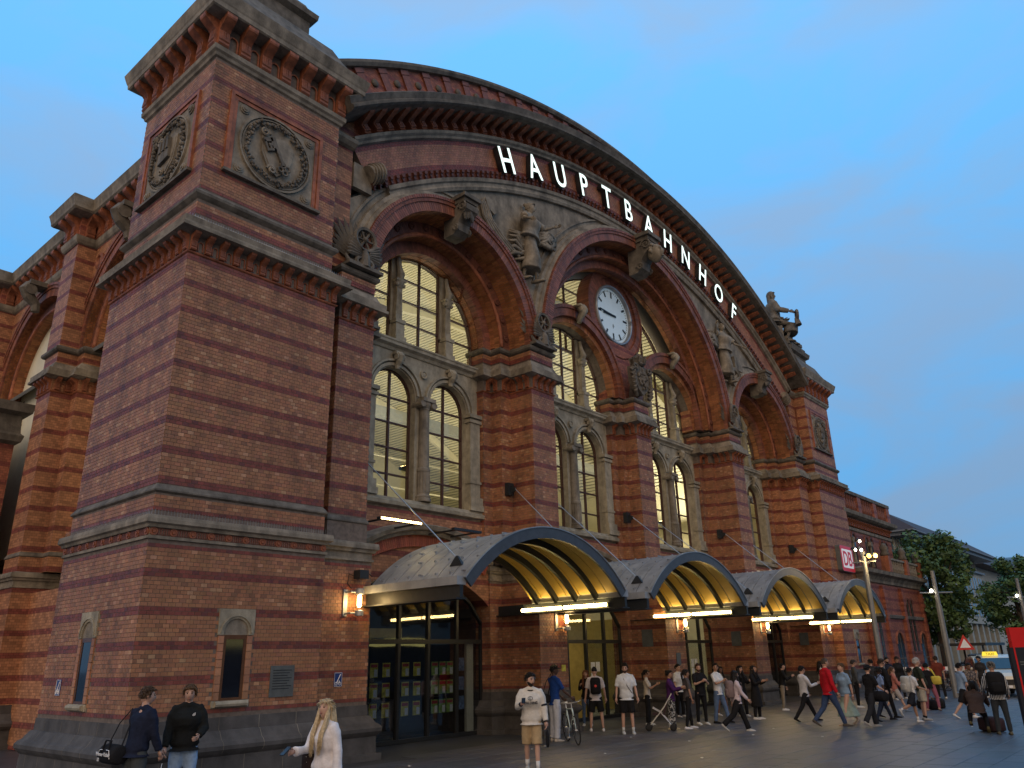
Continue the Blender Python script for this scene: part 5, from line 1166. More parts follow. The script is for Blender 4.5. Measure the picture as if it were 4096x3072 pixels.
# ------------------------------------------------------------------ wall lanterns
def lantern(x, y, z, lab):
    E = empty('wall_lantern', (x, y, z), lab, 'lamp', 'glass tube lanterns on the piers')
    b = MB(); b.box(-.31, -.03, -.30, -.20, 0, .30); b.tube([(-.25, -.02, -.24), (-.25, -.22, -.24), (0, -.22, -.24)], .022, 6); b.tube([(-.25, -.02, .24), (-.25, -.22, .24), (0, -.22, .24)], .022, 6); b.build('bracket', 'zinc', E)
    b = MB(); b.lathe((0, -.22, .18), [(.095, 0), (.105, .01), (.105, .13), (.09, .14)], 16); b.lathe((0, -.22, -.30), [(.09, 0), (.105, .01), (.105, .12), (.095, .13)], 16); b.build('cap', 'zinc', E)
    b = MB(); b.lathe((0, -.22, -.17), [(.09, 0), (.09, .35)], 16); b.build('glass', 'lamp_glass', E)
    b = MB(); b.lathe((0, -.22, -.10), [(.03, 0), (.05, .04), (.05, .24), (.03, .27)], 12); b.build('bulb', 'lamp_glow', E)
    ld = bpy.data.lights.new('lantern_light', 'POINT'); ld.energy = 16; ld.color = (1, .66, .28); ld.shadow_soft_size = .09
    lo = bpy.data.objects.new('lantern_light', ld); COL.objects.link(lo); lo.parent = E; lo.location = (0, -.36, .02)
    return E
ln = lantern(5.12, .40, 3.36, 'wall lantern left of the first canopy, under a small floodlight')
for x, lab in ((13.08, 'wall lantern on the pier between first and second canopy'), (20.35, 'wall lantern on the pier between second and third canopy'), (27.6, 'wall lantern on the pier between third and fourth canopy'), (35.0, 'wall lantern on the last pier before the far tower')): lantern(x, .42, 3.12, lab)
E = empty('floodlight', (5.15, .3, 3.9), 'small black floodlight above the lantern beside the tower', 'lamp')
b = MB(); b.box(-.12, -.22, 0, .14, .02, .2); b.build('head', 'dark_metal', E)
b = MB(); b.tube([(-.05, 0, .05), (-.22, .06, .12), (-.24, .08, -.1), (-.1, .09, -.22)], .01, 5); b.tube([(.1, 0, .18), (.3, .06, .2), (.5, .1, .1)], .01, 5); b.build('cable', 'black', E)
# station signs
def blue_sign(x, y, z, rz, lab):
    E = empty('bicycle_sign', (x, y, z), lab, 'sign', None, rz)
    b = MB(); b.box(-.11, -.012, -.15, .11, 0, .15); mat('sign_blue', (.02, .05, .20), rough=.4, var=.05) if 'sign_blue' not in MATS else 0; b.build('board', 'sign_blue', E)
    b = MB()
    for a, q in (((-.1, -.14), (.1, -.14)), ((.1, -.14), (.1, .14)), ((.1, .14), (-.1, .14)), ((-.1, .14), (-.1, -.14))): b.tube([(a[0], -.014, a[1]), (q[0], -.014, q[1])], .004, 4)
    for s in (-.05, .045): b.tube([(s + .032 * math.cos(t), -.014, -.085 + .032 * math.sin(t)) for t in [2 * PI * i / 10 for i in range(11)]], .006, 4)
    b.tube([(-.05, -.014, -.085), (-.02, -.014, -.03), (.03, -.014, -.03), (.0, -.014, -.085), (-.02, -.014, -.03)], .006, 4); b.tube([(.045, -.014, -.085), (.03, -.014, -.02)], .006, 4); b.tube([(-.03, -.014, -.05), (.06, -.014, .11)], .010, 4)
    b.build('pictogram', 'white_paint', E)
blue_sign(4.78, .40, 1.70, 0, 'small blue bicycle pictogram sign on the pier beside the shop front')
blue_sign(-.078, 3.03, 1.71, -PI / 2, 'small blue sign on the side of the tower facing the lane')
E = empty('wall_plaque', (3.01, -.08, 1.73), 'dark metal plaque on the tower beside the slit window', 'plaque'); b = MB(); b.box(-.28, -.02, -.30, .28, 0, .30); b.build('plate', 'plate_grey', E)
b = MB()
for i in range(8): b.box(-.22, -.024, .2 - i * .05, .22 - (i % 3) * .05, -.02, .215 - i * .05)
b.build('inscription', 'dark_metal', E)
for x, w_, h_, z_, m_, lab in ((20.0, .30, .42, 1.9, 'plate_grey', 'grey plaque on the middle pier between the canopies'), (13.1, .18, .18, 1.75, 'poster_yellow', 'small yellow sticker plate on the pier left of the doors')):
    E = empty('wall_plaque', (x, .42, z_), lab, 'plaque'); b = MB(); b.box(-w_ / 2, -.02, -h_ / 2, w_ / 2, 0, h_ / 2); b.build('plate', m_, E)
# the lit name
SG = empty('station_name_sign', (19.965, .5, 20.4), 'glowing white channel letters spelling the station name along the gable', 'sign')
word = 'HAUPTBAHNHOF'
for i, ch in enumerate(word):
    a = math.radians(-20.8 + 41.6 * i / 11); p = arcpt(25.08, a)
    me = textmesh(ch, 1.42, .004, bold=.006); me2 = textmesh(ch, 1.42, .11, bold=.016)
    xs = [v.co.x for v in me.vertices]; ysx = [v.co.y for v in me.vertices]; cxx, cyy = (min(xs) + max(xs)) / 2, (min(ysx) + max(ysx)) / 2
    for m_ in (me, me2):
        for v in m_.vertices: v.co.x = (v.co.x - cxx) * .80; v.co.y -= cyy
    me.materials.clear(); me.materials.append(MATS['letter_glow']); me2.materials.clear(); me2.materials.append(MATS['letter_side'])
    me.name = me2.name = 'letter'
    mm_ = T4(p[0] - 19.965, 0, p[1] - 20.4) @ Matrix.Rotation(a, 4, 'Y') @ Matrix.Rotation(PI / 2, 4, 'X')
    o2 = obj('letter', me2, SG); o2.matrix_local = T4(0, .06, 0) @ mm_
    o = obj('lit_face', me, o2); o.matrix_local = T4(0, 0, .118)
# DB sign on the far tower
mat('sign_red', (.50, .015, .02), rough=.35, var=.05, emit=(.8, .02, .03), es=.15); mat('sign_white', (.75, .75, .75), rough=.35, var=.03, emit=(1, 1, 1), es=.22)
E = empty('railway_sign', (38.05, -.12, 6.78), 'red and white rounded DB sign on the far corner tower', 'sign')
def rr(w_, h_, r, n=5): return [(sx * (w_ - r) + r * math.cos(t), sz * (h_ - r) + r * math.sin(t)) for sx, sz, t0 in ((1, 1, 0), (-1, 1, PI / 2), (-1, -1, PI), (1, -1, 3 * PI / 2)) for t in [t0 + PI / 2 * i / n for i in range(n + 1)]]
b = MB(); b.poly(rr(.98, .70, .14), -.14, .12); b.build('casing', 'plate_grey', E)
b = MB(); b.poly(rr(.96, .68, .13), -.146, -.14); b.build('red_face', 'sign_red', E)
b = MB(); b.poly(rr(.78, .50, .08), -.152, -.147); b.build('white_field', 'sign_white', E)
me = textmesh('DB', 1.08, .004, bold=.022); xs = [v.co.x for v in me.vertices]; ysx = [v.co.y for v in me.vertices]; cyy = (min(ysx) + max(ysx)) / 2; cxx = (min(xs) + max(xs)) / 2
for v in me.vertices: v.co.x = (v.co.x - cxx) * .95; v.co.y -= cyy
me.materials.clear(); me.materials.append(MATS['sign_red']); o = obj('letters', me, E); o.matrix_local = T4(0, -.157, 0) @ Matrix.Rotation(PI / 2, 4, 'X')

# ------------------------------------------------------------------ carved ornament
def keycon(x, y, z, wd, h, dp, parent, head=False):        # big scrolled keystone
    b = MB(); b.box(x - wd * .62, y - dp, z + h * .9, x + wd * .62, y + .4, z + h); b.box(x - wd * .5, y - dp * .85, z + h * .8, x + wd * .5, y + .4, z + h * .9)
    pr2 = [(-dp * .7, .8), (-dp * .95, .72), (-dp * .9, .58), (-dp * .5, .45), (-dp * .25, .3), (-dp * .2, .1), (.1, .0)]
    b.loft([[(x - wd * .42, y + q, z + h * t), (x + wd * .42, y + q, z + h * t), (x + wd * .42, y + .5, z + h * t), (x - wd * .42, y + .5, z + h * t)] for q, t in pr2])
    for s in (-1, 1):
        for (q, t, r) in ((-dp * .62, .68, h * .15), (-dp * .1, .14, h * .10)):
            b.tube([(x + s * wd * .46, y + q + r * (1 - i / 16) * math.cos(i * .75), z + h * t + r * (1 - i / 16) * math.sin(i * .75)) for i in range(15)], .045, 5)
    if not head:
        for i in range(5): b.ball((x + (-.12 + .06 * i) * wd * 2, y - dp * .75 + .03 * abs(i - 2), z + h * (.52 - .03 * abs(i - 2))), .09, .06, h * .15, 6, 5)
    b.build('keystone', 'stone_dark', parent, False)
    if head:
        b = MB(); c = V((x, y - dp * .95, z + h * .45)); headgeo(b, c, {'H': 1.75 * 3.6}, PI, -.1)
        b.tube([c + V((.3 * math.cos(t), .02, .25 + .12 * math.sin(t))) for t in [PI * i / 10 for i in range(11)]], .09, 6); 
        for i in range(9): t = PI * i / 8; b.ball(c + V((.30 * math.cos(t), .06, .05 + .30 * math.sin(t))), .10, .10, .10, 6, 5)
        b.build('carved_head', ['stone'] * 4, parent, True)
keycon(BAYS[0], .48, 14.72, .62, 1.25, .55, ST); keycon(BAYS[3], .48, 14.72, .62, 1.25, .55, ST); keycon(19.965, .45, 17.55, .85, 1.75, .7, ST, True)
def feather(b, p, d, l, wd, up_):
    q = d.cross(up_).normalized() * wd; b.add([p - q, p + q, p + d * l * .7 + q * 1.1, p + d * l, p + d * l * .7 - q * 1.1, p + up_ * .05, p + d * l * .7 + up_ * .05], [(0, 1, 2, 6, 5), (0, 5, 6, 4), (2, 3, 6), (3, 4, 6), (0, 4, 3, 2, 1)])
def wheel_eagle(x, y, z, parent, s=1.):                      # winged wheel on a scrolled base
    b = MB()
    c = V((x, y - .25, z + .78 * s))
    b.arc(c.x, c.z, [(.25 * s, c.y - .06), (.31 * s, c.y - .08), (.34 * s, c.y), (.31 * s, c.y + .08), (.25 * s, c.y + .06)], 0, 2 * PI, 20)
    for i in range(6): a = i * PI / 3; b.tube([c, c + V((math.cos(a), 0, math.sin(a))) * .27 * s], .028 * s, 5)
    b.ball(c, .075 * s, .10, .075 * s)
    b.tube([c + V((0, .02, -.3 * s)), c + V((0, -.02, -.45 * s)), c + V((0, 0, -.72 * s))], [.09 * s, .12 * s, .16 * s], 8)
    for sg in (-1, 1):
        for i in range(9):
            a = 1.75 - i * .17; d = V((sg * math.cos(a) * 1, .1, math.sin(a))).normalized(); p = V((x + sg * (.16 + .02 * i) * s, y - .15 + .02 * i, z + (.62 - .035 * i) * s)); feather(b, p, d, (.62 + .28 * math.sin(i * .38)) * s * (1.0 if i < 6 else .75), .055 * s, V((0, -1, 0)))
        for i in range(6):
            d = V((sg * .8, 0, .55 - .12 * i)).normalized(); feather(b, V((x + sg * .12 * s, y - .28, z + (.52 - .04 * i) * s)), d, .42 * s, .05 * s, V((0, -1, 0)))
        b.tube([(x + sg * (.12 + .15 * math.sin(t * .5) * (1 - t / 14)) * s, y - .28, z + (.14 + .12 * math.cos(t * .5) * (1 - t / 14)) * s) for t in range(12)], .05 * s, 6)
        b.tube([(x + sg * .2 * s, y - .25, z + .06 * s), (x + sg * .42 * s, y - .2, z + .12 * s), (x + sg * .5 * s, y - .18, z + .26 * s)], [.08 * s, .06 * s, .03 * s], 6)
    b.box(x - .5 * s, y - .38, z - .02, x + .5 * s, y + .1, z + .07)
    b.build('winged_wheel', 'stone_dark', parent, False)
for x, y in ((4.95, .62), (12.69, .62), (L - 12.69, .62), (L - 4.95, .62)): wheel_eagle(x, y, 12.03, ST, 1.15)
b = MB()                                                   # coat of arms on the middle pier
sh = [(-.55, 1.35), (-.2, 1.45), (0, 1.38), (.2, 1.45), (.55, 1.35), (.52, .75), (.36, .38), (0, .12), (-.36, .38), (-.52, .75)]
b.poly([(19.965 + x, 12.05 + z) for x, z in sh], .95, 1.3)
for i in range(90):
    a = random.uniform(0, 2 * PI); r = random.uniform(.0, .42); b.ball((19.965 + r * math.cos(a) * .9, .93 - random.uniform(0, .06), 12.85 + r * math.sin(a)), .05, .05, .07, 5, 4)
for s in (-1, 1):
    for i in range(7): b.tube([(19.965 + s * (.45 + .05 * i), 1.0, 12.1 + i * .17), (19.965 + s * (.62 + .04 * math.sin(i)), .92, 12.25 + i * .17), (19.965 + s * (.56), .9, 12.38 + i * .16)], [.09, .08, .03], 6)
    b.tube([(19.965 + s * (.5 + .16 * (1 - t / 14) * math.cos(t * .6)), .9, 13.3 + .16 * (1 - t / 14) * math.sin(t * .6)) for t in range(12)], .05, 6)
b.build('coat_of_arms', 'stone_dark', ST, False)
b = MB(); b.lathe((19.965, 1.1, 13.48), [(.22, 0), (.30, .05), (.26, .12), (.32, .3), (.2, .42), (.05, .5), (.06, .6), (.001, .66)], 12)
for i in range(8): a = i * PI / 4; b.tube([(19.965 + .3 * math.cos(a), 1.1 + .3 * math.sin(a), 13.58), (19.965 + .36 * math.cos(a), 1.1 + .36 * math.sin(a), 13.8), (19.965, 1.1, 14.0)], .04, 5)
b.build('crown', 'stone_dark', ST)
for s, x in ((1, 5.25), (-1, L - 5.25)):                     # scroll stops of the dentil band
    b = MB(); b.tube([(x - .1 * s, .62, 15.25), (x + .35 * s, .60, 15.55)], [.26, .24], 14); b.box(x - .55, .70, 14.7, x + .1, .87, 15.5)
    for i in range(4): b.tube([(x + s * (-.02 + .1 * i) + .26 * math.cos(t) * -.4 * s, .62 + .29 * math.sin(t) * -1, 15.28 + .065 * i + .29 * math.cos(t)) for t in [PI * j / 8 for j in range(9)]], .025, 5)
    b.build('scroll_stop', 'stone', ST)
# relief figures in the two spandrels and the seated statue over the far tower
def figure(parent, T, mt, legs, arms, **k):
    R = obj('relief_figure', None, parent); R.matrix_local = T
    S = dict(H=3.1, sex='f', root=R, mat=mt, wide=1.25, loose=1.3, legs=legs, arms=arms, hair=('bun', (.1, .1, .1)), top=('crop', 0), bottom=('skirt', 0), vox=.045); S.update(k); person(S); return R
for sx, xx in ((1, 12.45), (-1, L - 12.45)):
    M_ = T4(xx, .62, 14.55) @ RZ(PI + .2 * sx)
    figure(ST, M_, 'stone', ((8, 4, 10), (-4, 4, 6)), ((60, 70, 60, 0), (25, 40, 30, 0)) if sx > 0 else ((25, 40, 30, 0), (60, 60, 70, 0)), look=25 * sx)
    b = MB()
    for i in range(14): t = i / 13; b.tube([(xx + sx * (.5 + .2 * math.sin(i)), .7, 16.2 + t * .5), (xx + sx * (1.0 + .2 * t), .62, 16.6 + .35 * math.sin(i * 1.3)), (xx + sx * 1.7, .75, 16.3 + t * .7)], [.06, .09, .03], 5)
    for i in range(12): a = PI * i / 11; b.tube([(xx + sx * -.1, .75, 15.6), (xx - sx * (.5 + .3 * math.cos(a)), .7, 15.4 + .9 * math.sin(a)), (xx - sx * (.9 + .2 * math.cos(a)), .78, 15.2 + 1.1 * math.sin(a))], [.05, .08, .03], 5)
    b.build('carved_drapery', 'stone', ST, True)
    b = MB()
    if sx > 0:                                             # ship's prow
        x0 = xx - 2.35
        for k in range(4): b.tube([(x0 + .15 + .10 * k, .78, 16.95 - .02 * k), (x0 - .05 + .10 * k, .76, 16.65), (x0 + .05 + .13 * k, .75, 16.2), (x0 + .45 + .2 * k, .74, 15.75), (x0 + 1.1 + .25 * k, .74, 15.35)], .06, 6)
        b.poly([(x0 + .1, 16.9), (x0 + .65, 17.05), (x0 + .75, 16.7), (x0 + .55, 16.45), (x0 + .25, 16.6)], .70, .86)
    else:                                                  # locomotive wheel
        b.arc(xx + 1.0, 15.0, [(.45, .6), (.6, .55), (.62, .8), (.45, .8)], 0, 2 * PI, 24)
        for i in range(8): a = i * PI / 4; b.tube([(xx + 1.0, .68, 15.0), (xx + 1.0 + .5 * math.cos(a), .68, 15.0 + .5 * math.sin(a))], .05, 5)
        b.box(xx + 1.2, .65, 15.6, xx + 2.0, .86, 16.3)
    b.build('relief_prow' if sx > 0 else 'relief_wheel', 'stone', ST)
b = MB(); b.rect(36.6, 39.2, .5, 3.1, [(.1, 17.4), (.1, 17.6), (-.1, 17.7), (-.15, 18.9), (.02, 19.0), (.08, 19.25), (-.05, 19.3)]); b.rect(36.9, 38.9, .8, 2.8, [(0, 19.2), (0, 19.7), (.1, 19.75), (.1, 19.95), (-.1, 20.0)])
sp_ = b.build('statue_pedestal', 'stone_dark', ST)
SE = empty('seated_statue', (37.0, 1.5, 19.6), 'dark stone seated woman statue atop the far corner tower against the sky', 'statue', None, math.radians(-60 - 90))
S_ = dict(H=4.2, sex='f', root=SE, mat='stone_dark', legs=((78, 10, 80), (70, 8, 92)), arms=((12, 12, 60, 20), (25, 12, 50, 10)), loose=1.35, wide=1.15, hair=('long', (.1, .1, .1)), hairlen=.34, top=('long', 0), bottom=('skirt', 0), vox=.04, look=-10, hat=('crown', (.1, .1, .1))); person(S_)
b = MB(); b.box(-.75, -.8, 0, .75, .35, .95); b.box(-.7, -.75, .9, .7, -.4, 1.9); b.build('throne', 'stone_dark', SE)
h_ = S_['_h'][1]; b = MB(); b.tube([h_ + V((.28 * math.cos(t), .05, .28 * math.sin(t) - .2)) for t in [2 * PI * i / 12 for i in range(13)]], .085, 6); b.tube([h_ + V((0, 0, -.4)), h_ + V((.1, .05, -.9))], [.12, .2], 7); b.build('held_emblem', 'stone_dark', SE)

# ------------------------------------------------------------------ side front along the lane
TS = mirY(None)
SW = obj('side_front', MB().mesh('side_front', 'brick_far'), ST)
b = MB(TS); b.box(3.6, 1.12, 12.0, 32, 1.6, 16.0)
def sidewall():
    b = MB(TS); cs = [8.25, 16.1, 23.95]
    pts = [(3.6, 16.0), (32, 16.0), (32, 12.0)]
    for c in reversed(cs): pts += [(c + 3.5 * math.cos(PI * i / 24), ZS + 3.5 * math.sin(PI * i / 24)) for i in range(25)]
    pts += [(3.6, 12.0)]; b.poly(pts, 1.12, 1.6); b.build('upper_wall', 'brick_far', SW)
    for k, c in enumerate(cs[:2]):
        archorders(c, SW, TS, ARCH_R, (1.10, 1.42, 1.85, 2.45), 100, 0, 'side_front_arch'); bay_window(c, SW, TS); bay_low(c, SW, TS)
        b = MB(TS); b.box(c - 2.8, 2.6, 0, c + 2.8, 2.8, 3.9); b.build('lane_doors', 'shop_dark', SW)
        b = MB(TS); scroll(b, c, 1.05, 14.7, .5, 1.2, .6); b.build('keystone', 'stone_dark', SW)
    for c in (12.18, 20.03):
        pth = [(c - 1.52, 2.6), (c - 1.52, 1.85), (c - 1.06, 1.85), (c - 1.06, 1.12), (c - .58, 1.12), (c - .58, .5), (c + .58, .5), (c + .58, 1.12), (c + 1.06, 1.12), (c + 1.06, 1.85), (c + 1.52, 1.85), (c + 1.52, 2.6)]
        pth = [(x, y) for x, y in pth]
        p_ = pier(pth, [(c - 1.3, 2.6), (c - 1.3, 1.9), (c - .65, 1.9), (c - .65, .43), (c + .65, .43), (c + .65, 1.9), (c + 1.3, 1.9), (c + 1.3, 2.6)], SW, False, TS, 'side_pier')
        b = MB(TS); b.box(c - .56, .52, 11.9, c + .56, 1.6, 17.0); b.build('pier_shaft', 'brick_far', SW)
    x0 = 3.95
    pier([(x0, 2.6), (x0, .9), (4.6, .9), (4.6, 1.42), (5.3, 1.42), (5.3, 1.85), (5.8, 1.85), (5.8, 2.6)], None, SW, False, TS, 'side_pier')
    cor = [(3.6, 1.12)]
    for c in (12.18, 20.03): cor += [(c - .58, 1.12), (c - .58, .5), (c + .58, .5), (c + .58, 1.12)]
    cor += [(32, 1.12)]
    def sw(prof, m, nm): b = MB(TS); b.sweep([(x, y) for x, y in cor], prof); b.build(nm, m, SW)
    sw([(0, 15.78), (.05, 15.82), (.1, 15.92), (.12, 16.06), (0, 16.08)], 'stone', 'side_necking'); sw([(0, 16.05), (0, 16.85)], 'brick_red', 'side_console_band')
    sw([(.0, 16.80), (.40, 16.84), (.46, 16.9), (.47, 17.0), (.52, 17.2), (.55, 17.29), (.5, 17.33), (-.3, 17.5)], 'stone', 'side_cornice')
    M = []
    fl = Matrix(((0, 1, 0, 0), (1, 0, 0, 0), (0, 0, 1, 0), (0, 0, 0, 1)))
    for a, c in zip(cor[:-1], cor[1:]):
        l = math.hypot(c[0] - a[0], c[1] - a[1]); n = max(1, round(l / .62)); ang = math.atan2(c[1] - a[1], c[0] - a[0])
        for i in range(n):
            t = (i + .5) / n; m = fl @ RZ(ang); m.translation = V(TS((a[0] + (c[0] - a[0]) * t, a[1] + (c[1] - a[1]) * t, 16.07))); M.append(m)
    copies('cornice_console', con_big, SW, M)
    for c in (11.0, 13.4, 4.4): b = MB(TS); b.lathe((c, 1.10, 15.1), [(.3, .05), (.3, -.05), (.2, -.08), (.16, -.02), (.001, -.02)], 14, 'Y'); b.build('roundel', 'terracotta', SW)
sidewall()
b = MB(); b.box(1.9, 3.9, 0, 2.9, 32, 4.2); b.build('lane_wall', 'brick_far', SW)
b = MB(); b.box(3.0, 2.6, 16.2, L - 3, 32, 16.4); b.build('hall_roof_deck', 'stone_dark', ST) if False else None
AN = empty('lane_annex', (.3, 17, 0), 'low dark brick annex with stone cornice beyond the tower, at the left edge', 'building')
b = MB(); b.box(-1.4, -2.6, 0, 1.2, 6, 9.3); b.build('annex_wall', 'brick_red', AN)
b = MB(); b.rect(-1.4, 1.2, -2.6, 6, [(0, 9.2), (.15, 9.3), (.2, 9.5), (.1, 9.6), (.05, 10.2), (.3, 10.3), (.35, 10.6), (0, 10.7)]); b.build('annex_cornice', 'stone_dark', AN)
# ------------------------------------------------------------------ the station's lower wing on the far side
WG = empty('station_wing', (40, 0, 0), 'lower red brick wing with balcony and parapet beyond the far tower', 'building')
mat('window_dark', (.02, .022, .026), rough=.15, var=.2, spec=.6)
b = MB(); b.box(0, -.2, .0, 11.3, 14, 6.3); b.build('ground_storey', 'brick_red', WG)
b = MB(); b.box(0, .45, 6.3, 9.3, 14, 10.0); b.build('upper_storey', 'brick_red', WG)
b = MB(); b.rect(0, 11.3, -.2, 14, [(0, 5.7), (.1, 5.75), (.12, 5.9), (.25, 6.1), (.5, 6.2), (.55, 6.4), (.2, 6.5)]); b.build('balcony_cornice', 'stone', WG)
b = MB(); b.rect(0, 9.3, .45, 14, [(0, 8.75), (.08, 8.8), (.1, 8.95), (0, 9.0), (0, 9.5), (.3, 9.56), (.45, 9.65), (.5, 9.85), (.2, 9.95)]); b.build('upper_cornice', 'stone', WG)
b = MB(); b.rect(0, 11.3, -.2, 14, [(.12, 0), (.14, .9), (.05, 1.0), (0, 1.0)]); b.build('plinth', 'plinth_stone', WG)
b = MB(); b.rect(0, 11.3, -.2, 14, [(0, 3.75), (.1, 3.8), (.12, 3.95), (0, 4.0)]); b.build('string_course', 'stone_dark', WG)
b = MB(); b.box(0, .2, 10.95, 9.4, .6, 11.15); b.build('parapet_coping', 'stone_dark', WG)
for x in (.4, 3.3, 6.3, 9.0): b = MB(); b.box(x - .3, .22, 9.95, x + .3, .62, 11.0); b.build('parapet_pier', 'brick_red', WG)
M = [T4(.75 + i * .42, .4, 9.95) for i in range(20)]
b = MB(); b.lathe((0, 0, 0), [(.07, 0), (.07, .1), (.12, .3), (.06, .7), (.1, .9), (.1, 1.0)], 8); balm = b.mesh('baluster', 'terracotta_dark'); copies('baluster', balm, WG, M)
M = [T4(.25 + i * .38, -.2, 5.72) for i in range(29)] ; copies('small_console', con_small, WG, M)
M = [T4(.25 + i * .33, .45, 9.05) for i in range(28)] ; copies('small_console', con_small, WG, M)
M = [T4(4.6 + i * .36, -.45, 6.5) for i in range(17)]; 
b = MB(); b.lathe((0, 0, 0), [(.06, 0), (.06, .08), (.1, .22), (.05, .5), (.08, .65), (.08, .7)], 8); balm2 = b.mesh('baluster', 'stone'); copies('baluster', balm2, WG, M)
b = MB(); b.box(4.3, -.58, 7.2, 11.2, -.32, 7.32); b.build('balcony_rail', 'stone', WG)
for x in (4.4, 8.0, 11.0):
    b = MB(); b.box(x - .25, -.65, 6.45, x + .25, -.2, 7.4); b.build('balcony_pier', 'terracotta', WG)
    b = MB(); b.lathe((x, -.42, 7.4), [(.2, 0), (.28, .1), (.18, .3), (.26, .5), (.1, .75), (.001, .8)], 10); b.build('finial', 'stone_dark', WG, True)
def archwin(parent, x, y, z0, z1, w_, fr='stone'):
    r = w_ / 2; pts = [(x - r, z0), (x + r, z0)] + [(x + r * math.cos(PI * i / 10), z1 - r + r * math.sin(PI * i / 10)) for i in range(11)]
    b = MB(); b.poly(pts, y - .012); wn = b.build('window', 'window_dark', parent)
    b = MB(); b.arc(x, z1 - r, [(r, y + .02), (r, y - .06), (r + .12, y - .08), (r + .14, y + .02)], 0, PI, 10); b.box(x - r - .12, y - .06, z0 - .12, x + r + .12, y + .02, z0); b.build('window_surround', fr, wn)
    b = MB(); b.box(x - .02, y - .03, z0, x + .02, y - .013, z1); b.box(x - r, y - .03, (z0 + z1) / 2 - .02, x + r, y - .013, (z0 + z1) / 2 + .02); b.build('glazing_bar', 'stone_dark', wn)
for x in (1.4, 4.6, 7.6):
    for s in (-.42, .42): archwin(WG, x + s, .45, 6.8, 8.6, .62, 'terracotta_dark')
    b = MB(); column(b, x, .38, 6.8, 8.35, .08, False); b.build('colonnette', 'stone', WG)
for x in (1.5, 8.4):
    for s in (-.4, .4): archwin(WG, x + s, -.2, 1.4 if x < 5 else 1.9, 5.0, .5, 'terracotta_dark')
for x in (5.2, 10.2): archwin(WG, x, -.2, .1, 3.0, 1.3, 'terracotta')
for x in (0.1, 3.2, 6.8, 11.1): b = MB(); b.box(x - .2, -.38, 1.0, x + .2, -.2, 5.6); b.box(x - .25, -.42, 4.6, x + .25, -.2, 5.2); b.build('wing_pilaster', 'brick_red', WG)

# ------------------------------------------------------------------ office block, dark-roofed hall, houses across the square
mat('pale_stone', (.36, .37, .33), rough=.8, var=.12, scale=3, dirt=.15); mat('roof_metal', (.16, .17, .18), rough=.5, var=.1); mat('pane_blue', (.05, .065, .085), rough=.12, var=.3, scale=.5, spec=.7)
mat('roof_tile', (.045, .032, .034), rough=.7, var=.25, scale=8, bump=.5, bscale=14)
OF = empty('office_block', (66, 4, 0), 'pale stone office block with flat roof edge behind the trees', 'building')
b = MB(); b.box(0, .4, 0, 31, 18, 9.9); b.build('wall', 'pale_stone', OF)
b = MB(); b.box(-.2, 0.9, 9.9, 30.6, 18, 11.2); b.build('attic_storey', 'pane_blue', OF)
b = MB(); b.box(-.6, -.9, 11.2, 32, 19, 11.5); b.box(-.9, -1.2, 11.5, 32.3, 19.3, 11.62); b.build('roof_slab', 'roof_metal', OF)
b = MB(); b.box(-.1, .1, 9.75, 31.2, .5, 9.95); b.build('attic_sill', 'roof_metal', OF)
b = MB(); b.box(-.1, -.16, 0, .1, 0, 1.25); fin = b.mesh('attic_post', 'pale_stone'); copies('attic_post', fin, OF, [T4(.3 + i * .75, .9, 9.95) for i in range(41)])
b = MB(); b.box(-.35, -.3, 0, .35, .4, 4.3); colm = b.mesh('street_pillar', 'pale_stone'); copies('street_pillar', colm, OF, [T4(.4 + i * 2.5, .1, 0) for i in range(13)])
b = MB(); b.box(-.1, -.35, 4.3, 31.1, .45, 4.8); b.build('lintel_band', 'pale_stone', OF)
b = MB(); b.box(-.85, 0, 0, .85, .02, 3.9); shopw = b.mesh('street_window', 'pane_blue'); copies('street_window', shopw, OF, [T4(1.65 + i * 2.5, .37, .2) for i in range(12)])
b = MB(); b.box(-.28, 0, 0, .28, .02, 1.75); wm = b.mesh('window', 'pane_blue'); b = MB(); b.box(-.36, -.06, -.12, .36, 0, 0); smm = b.mesh('sill', 'roof_metal')
for r_ in range(2):
    for i in range(12):
        for s in (-.5, .5): o = obj('window', wm, OF, (1.65 + i * 2.5 + s, .37, 5.2 + r_ * 2.3)); obj('sill', smm, o, (0, .03, 0))
DH = empty('dark_roofed_hall', (120, 8, 0), 'big hall with dark tiled roof and half round dormer at the right edge', 'building')
b = MB(); b.box(0, 2, 0, 70, 40, 13); b.build('wall', 'pale_stone', DH)
b = MB(); b.loft([[(-1, 0, 13), (71, 0, 13), (71, 42, 13), (-1, 42, 13)], [(9, 14, 23), (60, 14, 23), (60, 28, 23), (9, 28, 23)]]); b.build('roof', 'roof_tile', DH)
b = MB(); b.arc(44, 14.2, [(.01, .9), (3.4, .9), (3.4, 8), (.01, 8)], 0, PI, 20); b.build('dormer', 'pane_blue', DH)
for k in range(7): a = PI * k / 6; b = MB(); b.tube([(44, .85, 14.2), (44 + 3.4 * math.cos(a), .85, 14.2 + 3.4 * math.sin(a))], .14, 5); b.build('dormer_bar', 'white_paint', DH)
b = MB(); b.arc(44, 14.2, [(3.3, .8), (3.7, .8), (3.7, 1.2), (3.3, 1.2)], 0, PI, 20); b.build('dormer_frame', 'white_paint', DH)
AT = empty('rooftop_antenna', (73, 10, 11.6), 'pair of pale rooftop antenna drums on the office block', 'antenna')
for x in (0, 1.1): b = MB(); b.lathe((x, 0, 0), [(.1, 0), (.1, 1), (.4, 1.05), (.42, 2.6), (.3, 2.7)], 12); b.build('drum', 'white_paint', AT)
b = MB(); b.tube([(-2, 0, 0), (-2, 0, 4.2)], .05, 5); b.build('mast', 'steel', AT)
